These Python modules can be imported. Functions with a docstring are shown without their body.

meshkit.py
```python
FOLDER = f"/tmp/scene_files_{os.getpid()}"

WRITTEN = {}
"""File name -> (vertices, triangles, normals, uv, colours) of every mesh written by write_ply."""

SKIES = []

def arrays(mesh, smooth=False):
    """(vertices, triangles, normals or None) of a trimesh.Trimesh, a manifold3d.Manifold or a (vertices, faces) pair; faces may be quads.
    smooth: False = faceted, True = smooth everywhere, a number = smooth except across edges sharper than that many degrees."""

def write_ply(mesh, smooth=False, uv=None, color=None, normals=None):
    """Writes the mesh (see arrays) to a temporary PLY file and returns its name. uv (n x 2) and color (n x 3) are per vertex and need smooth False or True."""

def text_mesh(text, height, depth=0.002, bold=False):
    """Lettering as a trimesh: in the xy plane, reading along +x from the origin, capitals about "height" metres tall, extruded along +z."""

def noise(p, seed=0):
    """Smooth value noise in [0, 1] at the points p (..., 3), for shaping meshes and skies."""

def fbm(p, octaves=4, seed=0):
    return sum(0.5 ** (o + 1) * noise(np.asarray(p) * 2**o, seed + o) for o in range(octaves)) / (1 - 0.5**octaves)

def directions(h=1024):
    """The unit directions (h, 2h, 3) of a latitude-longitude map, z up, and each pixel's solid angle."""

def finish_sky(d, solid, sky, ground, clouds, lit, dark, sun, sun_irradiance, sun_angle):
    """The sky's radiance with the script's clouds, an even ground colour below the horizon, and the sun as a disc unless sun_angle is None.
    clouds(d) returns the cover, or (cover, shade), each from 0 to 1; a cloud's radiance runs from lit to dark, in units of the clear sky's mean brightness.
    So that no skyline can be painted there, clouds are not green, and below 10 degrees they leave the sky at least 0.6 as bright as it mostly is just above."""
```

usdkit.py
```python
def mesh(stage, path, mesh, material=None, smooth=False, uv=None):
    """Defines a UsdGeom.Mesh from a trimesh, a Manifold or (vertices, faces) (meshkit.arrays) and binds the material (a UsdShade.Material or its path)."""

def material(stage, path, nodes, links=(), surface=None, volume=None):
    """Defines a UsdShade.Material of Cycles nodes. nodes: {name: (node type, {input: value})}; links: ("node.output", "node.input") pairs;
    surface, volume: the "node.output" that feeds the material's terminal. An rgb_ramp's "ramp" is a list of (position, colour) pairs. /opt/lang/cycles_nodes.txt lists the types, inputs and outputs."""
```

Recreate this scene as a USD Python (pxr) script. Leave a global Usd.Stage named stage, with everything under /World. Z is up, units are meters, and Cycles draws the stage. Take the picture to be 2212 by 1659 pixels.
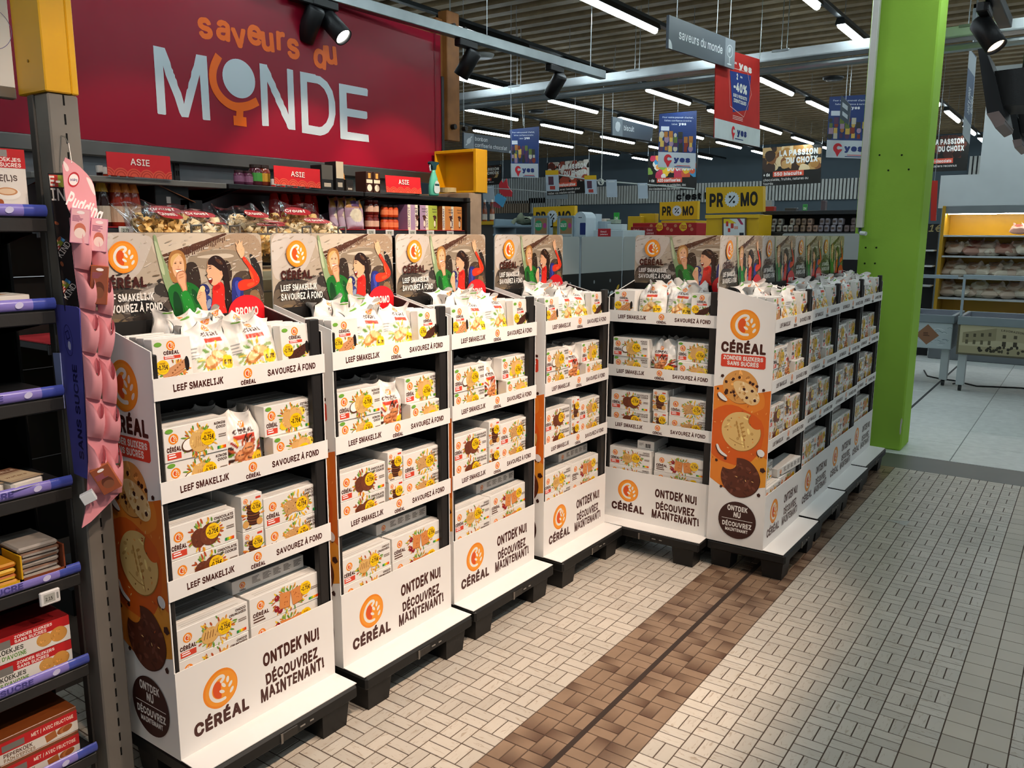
import math, random
import numpy as np, trimesh, shapely, usdkit, meshkit
from shapely.geometry import Polygon, LineString, Point, box as sbox
from shapely import affinity
from shapely.ops import unary_union
from pxr import Usd, UsdGeom, UsdLux, UsdShade, Sdf, Gf, Vt

stage = Usd.Stage.CreateInMemory()
UsdGeom.SetStageUpAxis(stage, UsdGeom.Tokens.z)
UsdGeom.SetStageMetersPerUnit(stage, 1.0)
W = UsdGeom.Xform.Define(stage, '/World')
stage.SetDefaultPrim(W.GetPrim())
UsdGeom.Scope.Define(stage, '/World/Looks')
rng = np.random.default_rng(7)
random.seed(7)

# ---------------------------------------------------------------- camera, lights, exposure
F_PX, PITCH, YAW, ROLL = 1785.13, 0.17833, -0.6116, 0.003861
CAM = np.array([2.0354, -1.2280, 1.6544])
_fw = np.array([math.sin(YAW)*math.cos(PITCH), math.cos(YAW)*math.cos(PITCH), -math.sin(PITCH)])
_r0 = np.array([math.cos(YAW), -math.sin(YAW), 0.0]); _u0 = np.cross(_r0, _fw)
_rt = _r0*math.cos(ROLL)+_u0*math.sin(ROLL); _up = -_r0*math.sin(ROLL)+_u0*math.cos(ROLL)
cam = UsdGeom.Camera.Define(stage, '/World/camera')
m = Gf.Matrix4d(*[float(x) for x in (*_rt, 0, *_up, 0, *(-_fw), 0, *CAM, 1)])
cam.AddTransformOp().Set(m)
cam.CreateHorizontalApertureAttr(36.0); cam.CreateVerticalApertureAttr(36.0*1659/2212)
cam.CreateFocalLengthAttr(36.0*F_PX/2212); cam.CreateClippingRangeAttr(Gf.Vec2f(0.05, 200))
cam.CreateExposureAttr(0.0)

TUBE_COL, TUBE_POWER = (0.80, 0.95, 1.0), 27.0          # emission of the ceiling tubes
SPOT_COL, SPOT_POWER = (1.0, 0.77, 0.60), 0.31
dome = UsdLux.DomeLight.Define(stage, '/World/ambient_store_light')
dome.CreateIntensityAttr(0.10); dome.CreateColorAttr(Gf.Vec3f(0.85, 0.95, 1.0))

def spot(name, pos, target, power, angle, col=SPOT_COL, radius=0.035, soft=0.35):
    l = UsdLux.SphereLight.Define(stage, '/World/'+name)
    d = np.array(target, float)-np.array(pos, float); d /= np.linalg.norm(d)
    z = -d; x = np.cross([0, 0, 1.0], z); x /= np.linalg.norm(x); y = np.cross(z, x)
    l.AddTransformOp().Set(Gf.Matrix4d(*[float(k) for k in (*x, 0, *y, 0, *z, 0, *pos, 1)]))
    l.CreateRadiusAttr(radius); l.CreateColorAttr(Gf.Vec3f(*col)); l.CreateIntensityAttr(power*SPOT_POWER)
    l.CreateNormalizeAttr(True)
    s = UsdLux.ShapingAPI.Apply(l.GetPrim()); s.CreateShapingConeAngleAttr(angle); s.CreateShapingConeSoftnessAttr(soft)
# the track spotlights of the shop: over the aisle, aimed at the display row, and at the world-food gondola
for k, (py, ty) in enumerate(((-0.25, 0.25), (0.65, 0.85), (1.5, 1.45), (2.2, 2.1))):
    spot('spot_lamp_%d' % k, (1.95, py, 3.25), (0.0, ty, 0.75), 165, 30)
for k, (py, ty, pw) in enumerate(((1.0, 1.2, 45), (2.0, 2.25, 120), (2.9, 3.0, 120))):
    spot('shelf_lamp_%d' % k, (-0.35, py, 3.2), (-1.75, ty, 1.62), pw, 23)

# ---------------------------------------------------------------- helpers
def at(px, py, axis, val):
    """the world point seen at a photograph pixel on the plane axis = val (used to measure the place)"""
    d = _fw+((px-1106)/F_PX)*_rt-((py-829.5)/F_PX)*_up
    return CAM+d*(val-CAM[axis])/d[axis]
def H(h):
    c = np.array([int(h[i:i+2], 16) for i in (1, 3, 5)])/255.0
    return tuple(np.where(c <= .04045, c/12.92, ((c+.055)/1.055)**2.4))
WHITE, CREAM, BLACK = H('#E9E5DF'), H('#EFE9DF'), H('#151515')
BROWN, ORANGE, REDOR, RED, YEL = H('#43190F'), H('#F08A1C'), H('#DE531B'), H('#D8232A'), H('#F6C80F')
def chaikin(p, n=2, closed=False):
    p = np.array(p, float)
    for _ in range(n):
        a, b = (p, np.roll(p, -1, 0)) if closed else (p[:-1], p[1:])
        q = np.empty((2*len(a), 2)); q[0::2] = .75*a+.25*b; q[1::2] = .25*a+.75*b
        p = q if closed else np.vstack([p[:1], q, p[-1:]])
    return p
def blob(pts, n=2): return Polygon(chaikin(pts, n, True)).buffer(0)
def stroke(pts, w, n=2, cap=1): return LineString(chaikin(pts, n)).buffer(w/2, 4, cap_style=cap)
def ell(x, y, a, b, rot=0, n=5): return affinity.translate(affinity.rotate(affinity.scale(Point(0, 0).buffer(1, n), a, b), rot, origin=(0, 0)), x, y)
def rough(x, y, r, amp=.03, n=40, seed=0, asp=1.0):
    t = np.linspace(0, 2*np.pi, n, endpoint=False); g = np.random.default_rng(seed)
    k = 1+amp*np.interp(np.arange(n), np.linspace(0, n, 12), np.append(q := g.uniform(-1, 1, 11), q[0]))
    return Polygon(np.c_[x+r*k*np.cos(t)*asp, y+r*k*np.sin(t)])

# lettering
_glyphs, _base = {}, {}
def glyph(ch, bold, tol):
    """one character as a flat shape with capitals 1 tall, and its advance"""
    if ch == ' ': return None, .36
    if ch not in _base:
        t = meshkit.text_mesh(ch, 1.0, .1); k = t.face_normals[:, 2] > .9
        _base[ch] = shapely.union_all([Polygon(q[:, :2]) for q in t.triangles[k]]).buffer(.002)
    key = (ch, bold, tol)
    if key not in _glyphs:
        s = _base[ch].buffer(bold/70, 3).simplify(tol/70); x0, _, x1, _ = s.bounds
        _glyphs[key] = (affinity.translate(s, -x0+.05, 0), x1-x0+.125)
    return _glyphs[key]
_texts = {}
def T(s, x, y, h, w=None, bold=3, jit=0.0, align='l', tol=.8, slant=0, rot=0):
    """lettering as a flat shape: baseline left at (x, y), capitals h tall, squeezed to width w if given"""
    key = (s, bold, jit, tol)
    if key not in _texts:
        g = random.Random(s); cx, out = 0, []
        for ch in s:
            p, adv = glyph(ch, bold, tol)
            if p is not None:
                q = affinity.translate(p, cx, 0)
                if jit:
                    q = affinity.rotate(q, g.uniform(-7, 7)*jit, origin='center')
                    q = affinity.scale(q, 1, 1+g.uniform(-.12, .12)*jit, origin='center')
                    q = affinity.translate(q, 0, g.uniform(-.05, .05)*jit)
                out.append(q)
            cx += adv
        _texts[key] = (unary_union(out), cx)
    q, wd = _texts[key]
    k = w/wd/h if w else 1.0
    q = affinity.affine_transform(q, [h*k, h*slant, 0, h, 0, 0])
    wd = wd*h*k
    q = affinity.translate(q, x-(wd/2 if align == 'c' else wd if align == 'r' else 0), y)
    return affinity.rotate(q, rot, origin=(x, y)) if rot else q

FXY = (np.zeros(3), np.array([1., 0, 0]), np.array([0, 1., 0]))
def frame(o, u, v): return (np.array(o, float), np.array(u, float), np.array(v, float))
class MB:
    """collects shapes with their own colours; build() makes them one mesh"""
    def __init__(s): s.v, s.f, s.c, s.n = [], [], [], 0
    def add(s, v, f, col=WHITE, M=None):
        v = np.asarray(v, float).reshape(-1, 3); f = np.asarray(f, int)
        if M is not None: v = v@M[:3, :3].T+M[:3, 3]
        s.v.append(v); s.f.append(f+s.n)
        c = np.asarray(col, float); s.c.append(np.broadcast_to(c, (len(v), 3)) if c.ndim == 1 else c); s.n += len(v); return s
    def box(s, x0, x1, y0, y1, z0, z1, col=WHITE, b=0.0, M=None):
        if b <= 0:
            v = [(x, y, z) for x in (x0, x1) for y in (y0, y1) for z in (z0, z1)]
            f = [(0, 1, 3), (0, 3, 2), (4, 6, 7), (4, 7, 5), (0, 4, 5), (0, 5, 1), (2, 3, 7), (2, 7, 6), (0, 2, 6), (0, 6, 4), (1, 5, 7), (1, 7, 3)]
            vv, ff = [], []
            for a in range(0, 12, 2):
                q = list(dict.fromkeys(f[a]+f[a+1])); k = len(vv); mp = {o: k+i for i, o in enumerate(q)}
                vv += [v[o] for o in q]; ff += [tuple(mp[o] for o in f[a]), tuple(mp[o] for o in f[a+1])]
            return s.add(vv, ff, col, M)
        b = min(b, .45*min(x1-x0, y1-y0, z1-z0)); lo, hi = np.array([x0, y0, z0]), np.array([x1, y1, z1])
        pts = [np.where(sg > 0, hi, lo)-sg*b*(1-np.eye(3)[k]) for sg in np.array([(i, j, k) for i in (-1, 1) for j in (-1, 1) for k in (-1, 1)]) for k in range(3)]
        h = trimesh.convex.convex_hull(np.array(pts)); return s.add(h.vertices, h.faces, col, M)
    def poly(s, g, col, fr=FXY, z=0.0):
        N = np.cross(fr[1], fr[2]); N = N/np.linalg.norm(N)
        for p in getattr(g, 'geoms', [g]):
            if p.is_empty or p.geom_type != 'Polygon' or p.area < 1e-14: continue
            v, f = trimesh.creation.triangulate_polygon(p, engine='earcut')
            if len(f) == 0: continue
            a = v[f[0][1]]-v[f[0][0]]; b = v[f[0][2]]-v[f[0][0]]
            if a[0]*b[1]-a[1]*b[0] < 0: f = f[:, ::-1]
            s.add(fr[0]+v[:, :1]*fr[1]+v[:, 1:]*fr[2]+N*z, f, col)
        return s
    def prints(s, items, fr, z=0.0003, dz=0.00001, sc=1.0):
        """flat print: (shape, colour) in painting order"""
        f2 = (fr[0], fr[1]*sc, fr[2]*sc)
        for i, (g, c) in enumerate(items): s.poly(g, c, f2, z+dz*i)
        return s
    def prism(s, g, d0, d1, col, fr=FXY):
        N = np.cross(fr[1], fr[2]); N = N/np.linalg.norm(N)
        for p in getattr(g, 'geoms', [g]):
            t = trimesh.creation.extrude_polygon(p, d1-d0, engine='earcut'); v = t.vertices
            s.add(fr[0]+v[:, :1]*fr[1]+v[:, 1:2]*fr[2]+N*(v[:, 2:]+d0), t.faces, col)
        return s
    def slab(s, c, t, col):
        """a board with 4 given corners (counter-clockwise seen from its front), t thick behind"""
        c = np.array(c, float); n = np.cross(c[1]-c[0], c[3]-c[0]); n /= np.linalg.norm(n)
        q = np.vstack([c, c-n*t]); f = [(0, 1, 2), (0, 2, 3), (7, 6, 5), (7, 5, 4)]+[x for i in range(4) for x in ((i, i+4, (i+1) % 4+4), (i, (i+1) % 4+4, (i+1) % 4))]
        vv, ff = [], []
        for a in range(0, 12, 2):
            k = list(dict.fromkeys(f[a]+f[a+1])); o = {x: len(vv)+i for i, x in enumerate(k)}
            vv += [q[x] for x in k]; ff += [tuple(o[x] for x in f[a]), tuple(o[x] for x in f[a+1])]
        return s.add(vv, ff, col)
    def tube(s, pts, r, col, n=8, closed=False):
        P = np.array(pts, float); rr = np.broadcast_to(np.asarray(r, float), (len(P),))
        tg = np.gradient(P, axis=0); tg /= np.maximum(np.linalg.norm(tg, axis=1, keepdims=True), 1e-9)
        a = np.array([0, 0, 1.0]) if abs(tg[0][2]) < .9 else np.array([1.0, 0, 0]); rings = []
        for p, t, q in zip(P, tg, rr):
            x = np.cross(a, t); x /= max(np.linalg.norm(x), 1e-9); y = np.cross(t, x); a = np.cross(x, t)*-1 if False else y
            th = np.arange(n)*2*np.pi/n; rings.append(p+q*(np.cos(th)[:, None]*x+np.sin(th)[:, None]*y)); a = y
        v = np.vstack(rings+[P[:1], P[-1:]]); f = []
        for i in range(len(P)-1):
            for j in range(n):
                a0, a1, b0, b1 = i*n+j, i*n+(j+1) % n, (i+1)*n+j, (i+1)*n+(j+1) % n; f += [(a0, a1, b1), (a0, b1, b0)]
        L = len(P)*n
        for j in range(n): f += [(L, (j+1) % n, j), (L+1, (len(P)-1)*n+j, (len(P)-1)*n+(j+1) % n)]
        return s.add(v, f, col)
    def lathe(s, prof, col, n=16, c=(0, 0, 0), M=None):
        p = np.array(prof, float); th = np.arange(n)*2*np.pi/n
        v = np.stack([np.outer(p[:, 0], np.cos(th)), np.outer(p[:, 0], np.sin(th)), np.repeat(p[:, 1:2], n, 1)], -1).reshape(-1, 3)+np.array(c); f = []
        for i in range(len(p)-1):
            for j in range(n): f += [(i*n+j, i*n+(j+1) % n, (i+1)*n+(j+1) % n), (i*n+j, (i+1)*n+(j+1) % n, (i+1)*n+j)]
        cc = col if np.ndim(col) == 1 else np.repeat(np.asarray(col), n, 0)
        return s.add(v, f, cc, M)
    def build(s, name, mat, parent=None, smooth=False, label=None, kind=None, at=None):
        path = numbered((parent.GetPath().pathString if parent else '/World')+'/'+name)
        v, f, c = np.vstack(s.v), np.vstack(s.f), np.vstack(s.c); nr = None
        us, iv = np.unique(f, return_inverse=True); v, c, f = v[us], c[us], iv.reshape(f.shape)
        o = np.zeros(3)
        if smooth:
            t = trimesh.Trimesh(v, f, process=False)
            nr = np.array(trimesh.geometry.weighted_vertex_normals(len(v), t.faces, t.face_normals, t.face_angles))
        if at is not None: o = np.asarray(at, float)
        pm = UsdGeom.Mesh.Define(stage, path)
        pm.CreatePointsAttr(Vt.Vec3fArray.FromNumpy((v-o).astype(np.float32)))
        pm.CreateFaceVertexCountsAttr(Vt.IntArray.FromNumpy(np.full(len(f), 3, np.int32)))
        pm.CreateFaceVertexIndicesAttr(Vt.IntArray.FromNumpy(f.astype(np.int32).ravel()))
        pm.CreateSubdivisionSchemeAttr('none')
        if at is not None: pm.AddTranslateOp().Set(Gf.Vec3d(*map(float, o)))
        if nr is not None:
            pm.CreateNormalsAttr(Vt.Vec3fArray.FromNumpy(nr.astype(np.float32))); pm.SetNormalsInterpolation('vertex')
        UsdGeom.PrimvarsAPI(pm).CreatePrimvar('Cd', Sdf.ValueTypeNames.Color3fArray, 'vertex').Set(Vt.Vec3fArray.FromNumpy(c.astype(np.float32)))
        UsdShade.MaterialBindingAPI.Apply(pm.GetPrim()).Bind(M[mat])
        p = pm.GetPrim()
        if label: p.SetCustomDataByKey('label', label)
        if kind: p.SetCustomDataByKey('kind', kind)
        return p
_used = {}
def numbered(path):
    k = _used.get(path, -1)+1; _used[path] = k
    return path if k == 0 else '%s_%03d' % (path, k)
def tag(p, label=None, cat=None, group=None, kind=None):
    for k, v in (('label', label), ('category', cat), ('group', group), ('kind', kind)):
        if v: p.SetCustomDataByKey(k, v)
    return p
def gm(A): return Gf.Matrix4d(*[float(x) for x in np.asarray(A).T.ravel()])
def mat4(loc=(0, 0, 0), rz=0, rx=0, ry=0, s=1):
    c, d = math.cos, math.sin
    Rz = np.array([[c(rz), -d(rz), 0], [d(rz), c(rz), 0], [0, 0, 1]]); Rx = np.array([[1, 0, 0], [0, c(rx), -d(rx)], [0, d(rx), c(rx)]]); Ry = np.array([[c(ry), 0, d(ry)], [0, 1, 0], [-d(ry), 0, c(ry)]])
    A = np.eye(4); A[:3, :3] = Rz@Rx@Ry*s; A[:3, 3] = loc; return A
def thing(name, label, cat, A=None, group=None, kind=None):
    x = UsdGeom.Xform.Define(stage, numbered('/World/'+name))
    x.AddTransformOp().Set(gm(A if A is not None else np.eye(4)))
    return tag(x.GetPrim(), label, cat, group, kind)
_proto = {}
def place(key, name, label, cat, A, group, builder):
    """the first of a kind is built with its parts, each later one references it"""
    p = thing(name, label, cat, A, group)
    if key not in _proto: _proto[key] = p; builder(p)
    else:
        p.GetReferences().AddInternalReference(_proto[key].GetPath()); p.SetInstanceable(True)
    return p

# ---------------------------------------------------------------- materials
M = {}
def look(name, rough=.5, spec=.5, metal=0., bump=0., bscale=200, mottle=0.0, mscale=6, coat=0., trans=None):
    """colours come from the mesh's own Cd; a little procedural relief and tone"""
    nd = {'a': ('attribute', {'attribute': 'Cd'}), 'p': ('principled_bsdf', {'roughness': rough, 'specular_ior_level': spec, 'metallic': metal, 'coat_weight': coat}), 'tc': ('texture_coordinate', {})}
    ln = []
    src = 'a.color'
    if mottle:
        nd['n'] = ('noise_texture', {'scale': mscale, 'detail': 5}); nd['r'] = ('map_range', {'from_min': .3, 'from_max': .7, 'to_min': 1-mottle, 'to_max': 1+mottle*.4})
        nd['x'] = ('vector_math', {'math_type': 'scale'}); ln += [('tc.object', 'n.vector'), ('n.fac', 'r.value'), ('a.color', 'x.vector1'), ('r.result', 'x.scale')]; src = 'x.vector'
    ln.append((src, 'p.base_color'))
    if bump:
        nd['bn'] = ('noise_texture', {'scale': bscale, 'detail': 3}); nd['b'] = ('bump', {'strength': bump, 'distance': .002}); ln += [('tc.object', 'bn.vector'), ('bn.fac', 'b.height'), ('b.normal', 'p.normal')]
    M[name] = usdkit.material(stage, '/World/Looks/'+name, nd, ln, surface='p.BSDF')
look('print', .42, .4); look('card', .5, .4, bump=.03); look('gloss_print', .22, .5); look('paint', .38, .5, mottle=.05)
look('plastic', .45, .4, bump=.15, bscale=120, mottle=.12); look('matte', .8, .2, mottle=.1); look('metal', .35, .5, metal=.9, mottle=.12)
look('film', .33, .55); look('wood', .55, .3, mottle=.22, mscale=9); look('plaster', .8, .2, bump=.25, bscale=70, mottle=.05, mscale=3)
look('gloss_red', .3, .22); look('pallet', .5, .35, bump=.2, bscale=60, mottle=.2)
look('glaze', .3, .45, mottle=.12, mscale=14); look('dull_tile', .38, .4, mottle=.06, mscale=5); look('glass_jar', .12, .5)
# marbled floor tile: streaks drawn out along the tile
def streak(name, sc, dark, amt):
    M[name] = usdkit.material(stage, '/World/Looks/'+name, {
        'a': ('attribute', {'attribute': 'Cd'}), 'g': ('geometry', {}), 'mp': ('mapping', {'scale': sc}), 'n': ('noise_texture', {'scale': 1.0, 'detail': 4, 'roughness': .6, 'distortion': .8}),
        'rp': ('rgb_ramp', {'ramp': [(0, (1, 1, 1)), (.56, (1, 1, 1)), (.68, dark), (1, dark)]}), 'n2': ('noise_texture', {'scale': 1.1, 'detail': 5}), 'r2': ('map_range', {'from_min': .35, 'from_max': .7, 'to_min': 1.0, 'to_max': 1-amt}),
        'x': ('mix_color', {'blend_type': 'multiply', 'fac': .8}), 'y': ('vector_math', {'math_type': 'scale'}), 'p': ('principled_bsdf', {'roughness': .36, 'specular_ior_level': .4})},
        [('g.position', 'mp.vector'), ('mp.vector', 'n.vector'), ('n.fac', 'rp.fac'), ('a.color', 'x.a'), ('rp.color', 'x.b'), ('g.position', 'n2.vector'), ('n2.fac', 'r2.value'), ('x.result', 'y.vector1'), ('r2.result', 'y.scale'), ('y.vector', 'p.base_color')], surface='p.BSDF')
streak('marble_long', (24, 85, 1), (.66, .58, .5), .14); streak('marble_cross', (85, 24, 1), (.66, .58, .5), .14)
# clear film for the snack bags, clear acrylic and chiller glass
M['clear'] = usdkit.material(stage, '/World/Looks/clear', {'t': ('transparent_bsdf', {'color': (.97, .97, .97)}), 'g': ('glossy_bsdf', {'roughness': .16}), 'f': ('fresnel', {'IOR': 1.32}), 'm': ('mix_closure', {}), 'k': ('math', {'math_type': 'multiply', 'value2': .45})}, [('f.fac', 'k.value1'), ('k.value', 'm.fac'), ('t.BSDF', 'm.closure1'), ('g.BSDF', 'm.closure2')], surface='m.closure')
def glow(name, col, st): M[name] = usdkit.material(stage, '/World/Looks/'+name, {'e': ('emission', {'color': col, 'strength': st})}, [], surface='e.emission')
glow('tube_glow', TUBE_COL, TUBE_POWER); glow('lamp_glow', (1, .95, .85), 30.0); glow('lamp_dim', (1, .75, .5), 3.0); glow('case_glow', (1, .96, .9), 26.0)

# ---------------------------------------------------------------- floor
def struct(name, kind='structure', label=None): return tag(UsdGeom.Xform.Define(stage, '/World/'+name).GetPrim(), label or None, None, None, kind)
floor = struct('floor', label='shop floor of marbled basket-weave tiles with a brown tile band')
TL = .0985
def inview(x, y, mg=260):
    d = np.array([x, y, 0])-CAM; z = d@_fw
    if z < .3: return None
    u, v = 1106+F_PX*(d@_rt)/z, 829.5-F_PX*(d@_up)/z
    return 1/z**3 if -mg < u < 2212+mg and -mg < v < 1659+mg else None
g0 = MB(); g0.box(-14, 7, -3, 5.14, -.06, -.0016, H('#54443A')); g0.build('grout_bed', 'matte', floor)
g0 = MB(); g0.box(-14, 7, 5.56, 21, -.06, -.003, H('#8F9492')); g0.build('screed', 'matte', floor)
g0 = MB(); g0.box(-14, 4, 5.142, 5.558, -.05, -.0005, H('#5B5955'), .001); g0.build('threshold_strip', 'dull_tile', floor)
tiles = []
def square(cx, cy, w, h, kind, par):
    q = inview(cx, cy)
    if q is None: return
    r = random.random
    if kind == 'plain': tiles.append((q, cx-w/2, cx+w/2, cy-h/2, cy+h/2, 'plain', 0)); return
    if par % 2:
        for k in (0, 1): tiles.append((q, cx-w/2, cx+w/2, cy-h/2+k*h/2, cy-h/2+(k+1)*h/2, kind, 0))
    else:
        for k in (0, 1): tiles.append((q, cx-w/2+k*w/2, cx-w/2+(k+1)*w/2, cy-h/2, cy+h/2, kind, 1))
NY = 56
for j in range(NY):
    y = 5.14-(j+.5)*TL
    for i in range(-9, 6): square(.58-.1*(5-i)-.05+.0, y, .1, TL, 'white', i+j) if i < 5 or True else None
    for i in range(4): square(.58+.1*i+.05, y, .1, TL, 'brown', i+j)
    for i in range(26):
        x = .98+TL*(i+.5); pl = (8 <= i <= 9 and y > 1.55) or (7 <= i <= 8 and y <= 1.55)
        square(x, y, TL, TL, 'plain' if pl else 'white', i+j+1)
tiles.sort(key=lambda t: -t[0])
def tile_shape(mb, t):
    _, x0, x1, y0, y1, kind, d = t; r = random.random; g = .0012; b = .0012
    zt = random.uniform(-.0003, .0003)
    if kind == 'brown':
        lo, hi = np.array(H('#5C4436')), np.array(H('#937A64')); k = random.choice(((0, 1), (1, 0), (.7, 1), (1, .8), (.9, .9), (0.2, .9)))
        ca, cb = lo+(hi-lo)*k[0], lo+(hi-lo)*k[1]
    else:
        ca = cb = np.array(H('#CDC3B5' if kind == 'white' else '#C2B6A5'))*random.uniform(.86, 1.02)
    x0, x1, y0, y1 = x0+g, x1-g, y0+g, y1-g
    top = [(x0+b, y0+b), (x1-b, y0+b), (x1-b, y1-b), (x0+b, y1-b)]; bot = [(x0, y0), (x1, y0), (x1, y1), (x0, y1)]
    v = [(*p, zt) for p in top]+[(*p, -.004) for p in bot]
    f = [(0, 1, 2), (0, 2, 3)]+[q for i in range(4) for q in ((i, i+4, (i+1) % 4+4), (i, (i+1) % 4+4, (i+1) % 4))]
    cc = [ca if (p[1] if d else p[0]) < ((y0+y1)/2 if d else (x0+x1)/2) else cb for p in top+bot]
    mb.add(v, f, np.array(cc))
def tmat(t): return 'glaze' if t[5] == 'brown' else 'dull_tile' if t[5] == 'plain' else ('marble_cross' if t[6] else 'marble_long')
for t in tiles[:290]:
    b_ = MB(); tile_shape(b_, t); b_.build({'brown': 'brown_tile', 'plain': 'plain_tile', 'white': 'marbled_tile'}[t[5]], tmat(t), floor)
rest = {}
for t in tiles[290:]: tile_shape(rest.setdefault(tmat(t), MB()), t)
for k, b_ in rest.items(): b_.build({'glaze': 'brown_tile_field', 'dull_tile': 'plain_tile_field', 'marble_long': 'marbled_tile_field', 'marble_cross': 'marbled_tile_field'}[k], k, floor, kind='stuff')
b_ = MB(); b_.box(.768, .788, .2, 5.14, -.002, .0006, H('#3B302A')); b_.build('expansion_joint', 'matte', floor)
for i in range(-1, 6):
    for j in range(11):
        x0, y0 = .68+.6*i, 5.562+.6*j; b_ = MB()
        b_.box(x0+.003, x0+.597, y0+.003, y0+.597, -.01, 0, tuple(np.array(H('#E0E3E0'))*random.uniform(.95, 1.02)), .0015); b_.build('large_tile', 'glaze', floor)
b_ = MB(); b_.box(.668, .692, 5.56, 12.2, -.002, .001, H('#4A4B4C')); b_.build('joint_line', 'matte', floor)

# ---------------------------------------------------------------- ceiling and walls
ceiling = struct('ceiling', label='black ceiling hung with beige timber slats')
b_ = MB(); b_.box(-17, 7, -4, 20.2, 4.22, 4.3, H('#060606')); b_.build('ceiling_deck', 'matte', ceiling)
for k in range(87):
    y = -4+.28*k; b_ = MB(); b_.box(-17, 7, y, y+.12, 3.9, 3.97, tuple(np.array(H('#8A7658'))*random.uniform(.85, 1.1))); b_.build('slat', 'wood', ceiling)
wb = struct('wall_back', label='dark grey back wall with bands of white vertical battens')
b_ = MB(); b_.box(-17, 7, 20, 20.2, 0, 4.2, H('#56626A')); b_.build('wall_panel', 'plaster', wb)
def battens(x0, x1, z0, z1, col, name, pitch=.085):
    b_ = MB(); x = x0
    while x < x1: b_.box(x, x+pitch*.62, 19.93, 20.0, z0, z1, col); x += pitch
    b_.box(x0, x1, 19.985, 20.0, z0, z1, H('#3A3E40')); b_.build(name, 'paint', wb, kind='stuff')
def PX(x, y, Y): return at(x, y, 1, Y)
battens(PX(1205, 440, 20)[0], PX(1856, 430, 20)[0], 2.53, 3.02, H('#C9CBC6'), 'batten_band')
battens(PX(1058, 380, 20)[0], PX(1180, 380, 20)[0], 2.6, 3.35, H('#BCC3C3'), 'batten_band'); battens(PX(1062, 425, 20)[0], PX(1146, 425, 20)[0], 2.32, 2.68, H('#9A8872'), 'timber_band')
battens(PX(1146, 425, 20)[0], PX(1213, 425, 20)[0], 2.3, 2.75, H('#BCC3C3'), 'batten_band'); battens(PX(2094, 360, 20)[0], PX(2140, 360, 20)[0], 2.6, 3.4, H('#C9CBC6'), 'batten_band')
b_ = MB(); b_.slab([PX(1178, 430, 19.9), PX(1225, 430, 19.9), PX(1225, 375, 19.9), PX(1178, 375, 19.9)], .05, H('#A9B7BE')); b_.build('pale_panel', 'paint', wb)
b_ = MB(); b_.prints([(T("c'est bon dans", 0, 0, .16, 2.1, 5, .3), BLACK)], frame(PX(1460, 431, 19.9), (1, 0, 0), (0, 0, 1))); b_.build('wall_lettering', 'matte', wb)
# white bulkhead over the chiller on the right, stepped where it meets the ceiling
wr = struct('wall_right', label='white stepped bulkhead wall above the chiller cabinet')
Yf = 12.0
b_ = MB(); b_.prism(Polygon([(.10, 2.05), (4, 2.05), (4, 4.1), (.57, 4.1), (.57, 2.5), (.10, 2.5)]), 0, .35, H('#CDD3D4'), frame((0, Yf+.35, 0), (1, 0, 0), (0, 0, 1))); b_.build('bulkhead', 'plaster', wr)
b_ = MB(); b_.box(.1, 4, Yf+.36, Yf+.5, 0, 2.3, H('#A9B3B6')); b_.build('wall_panel', 'plaster', wr)
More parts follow.
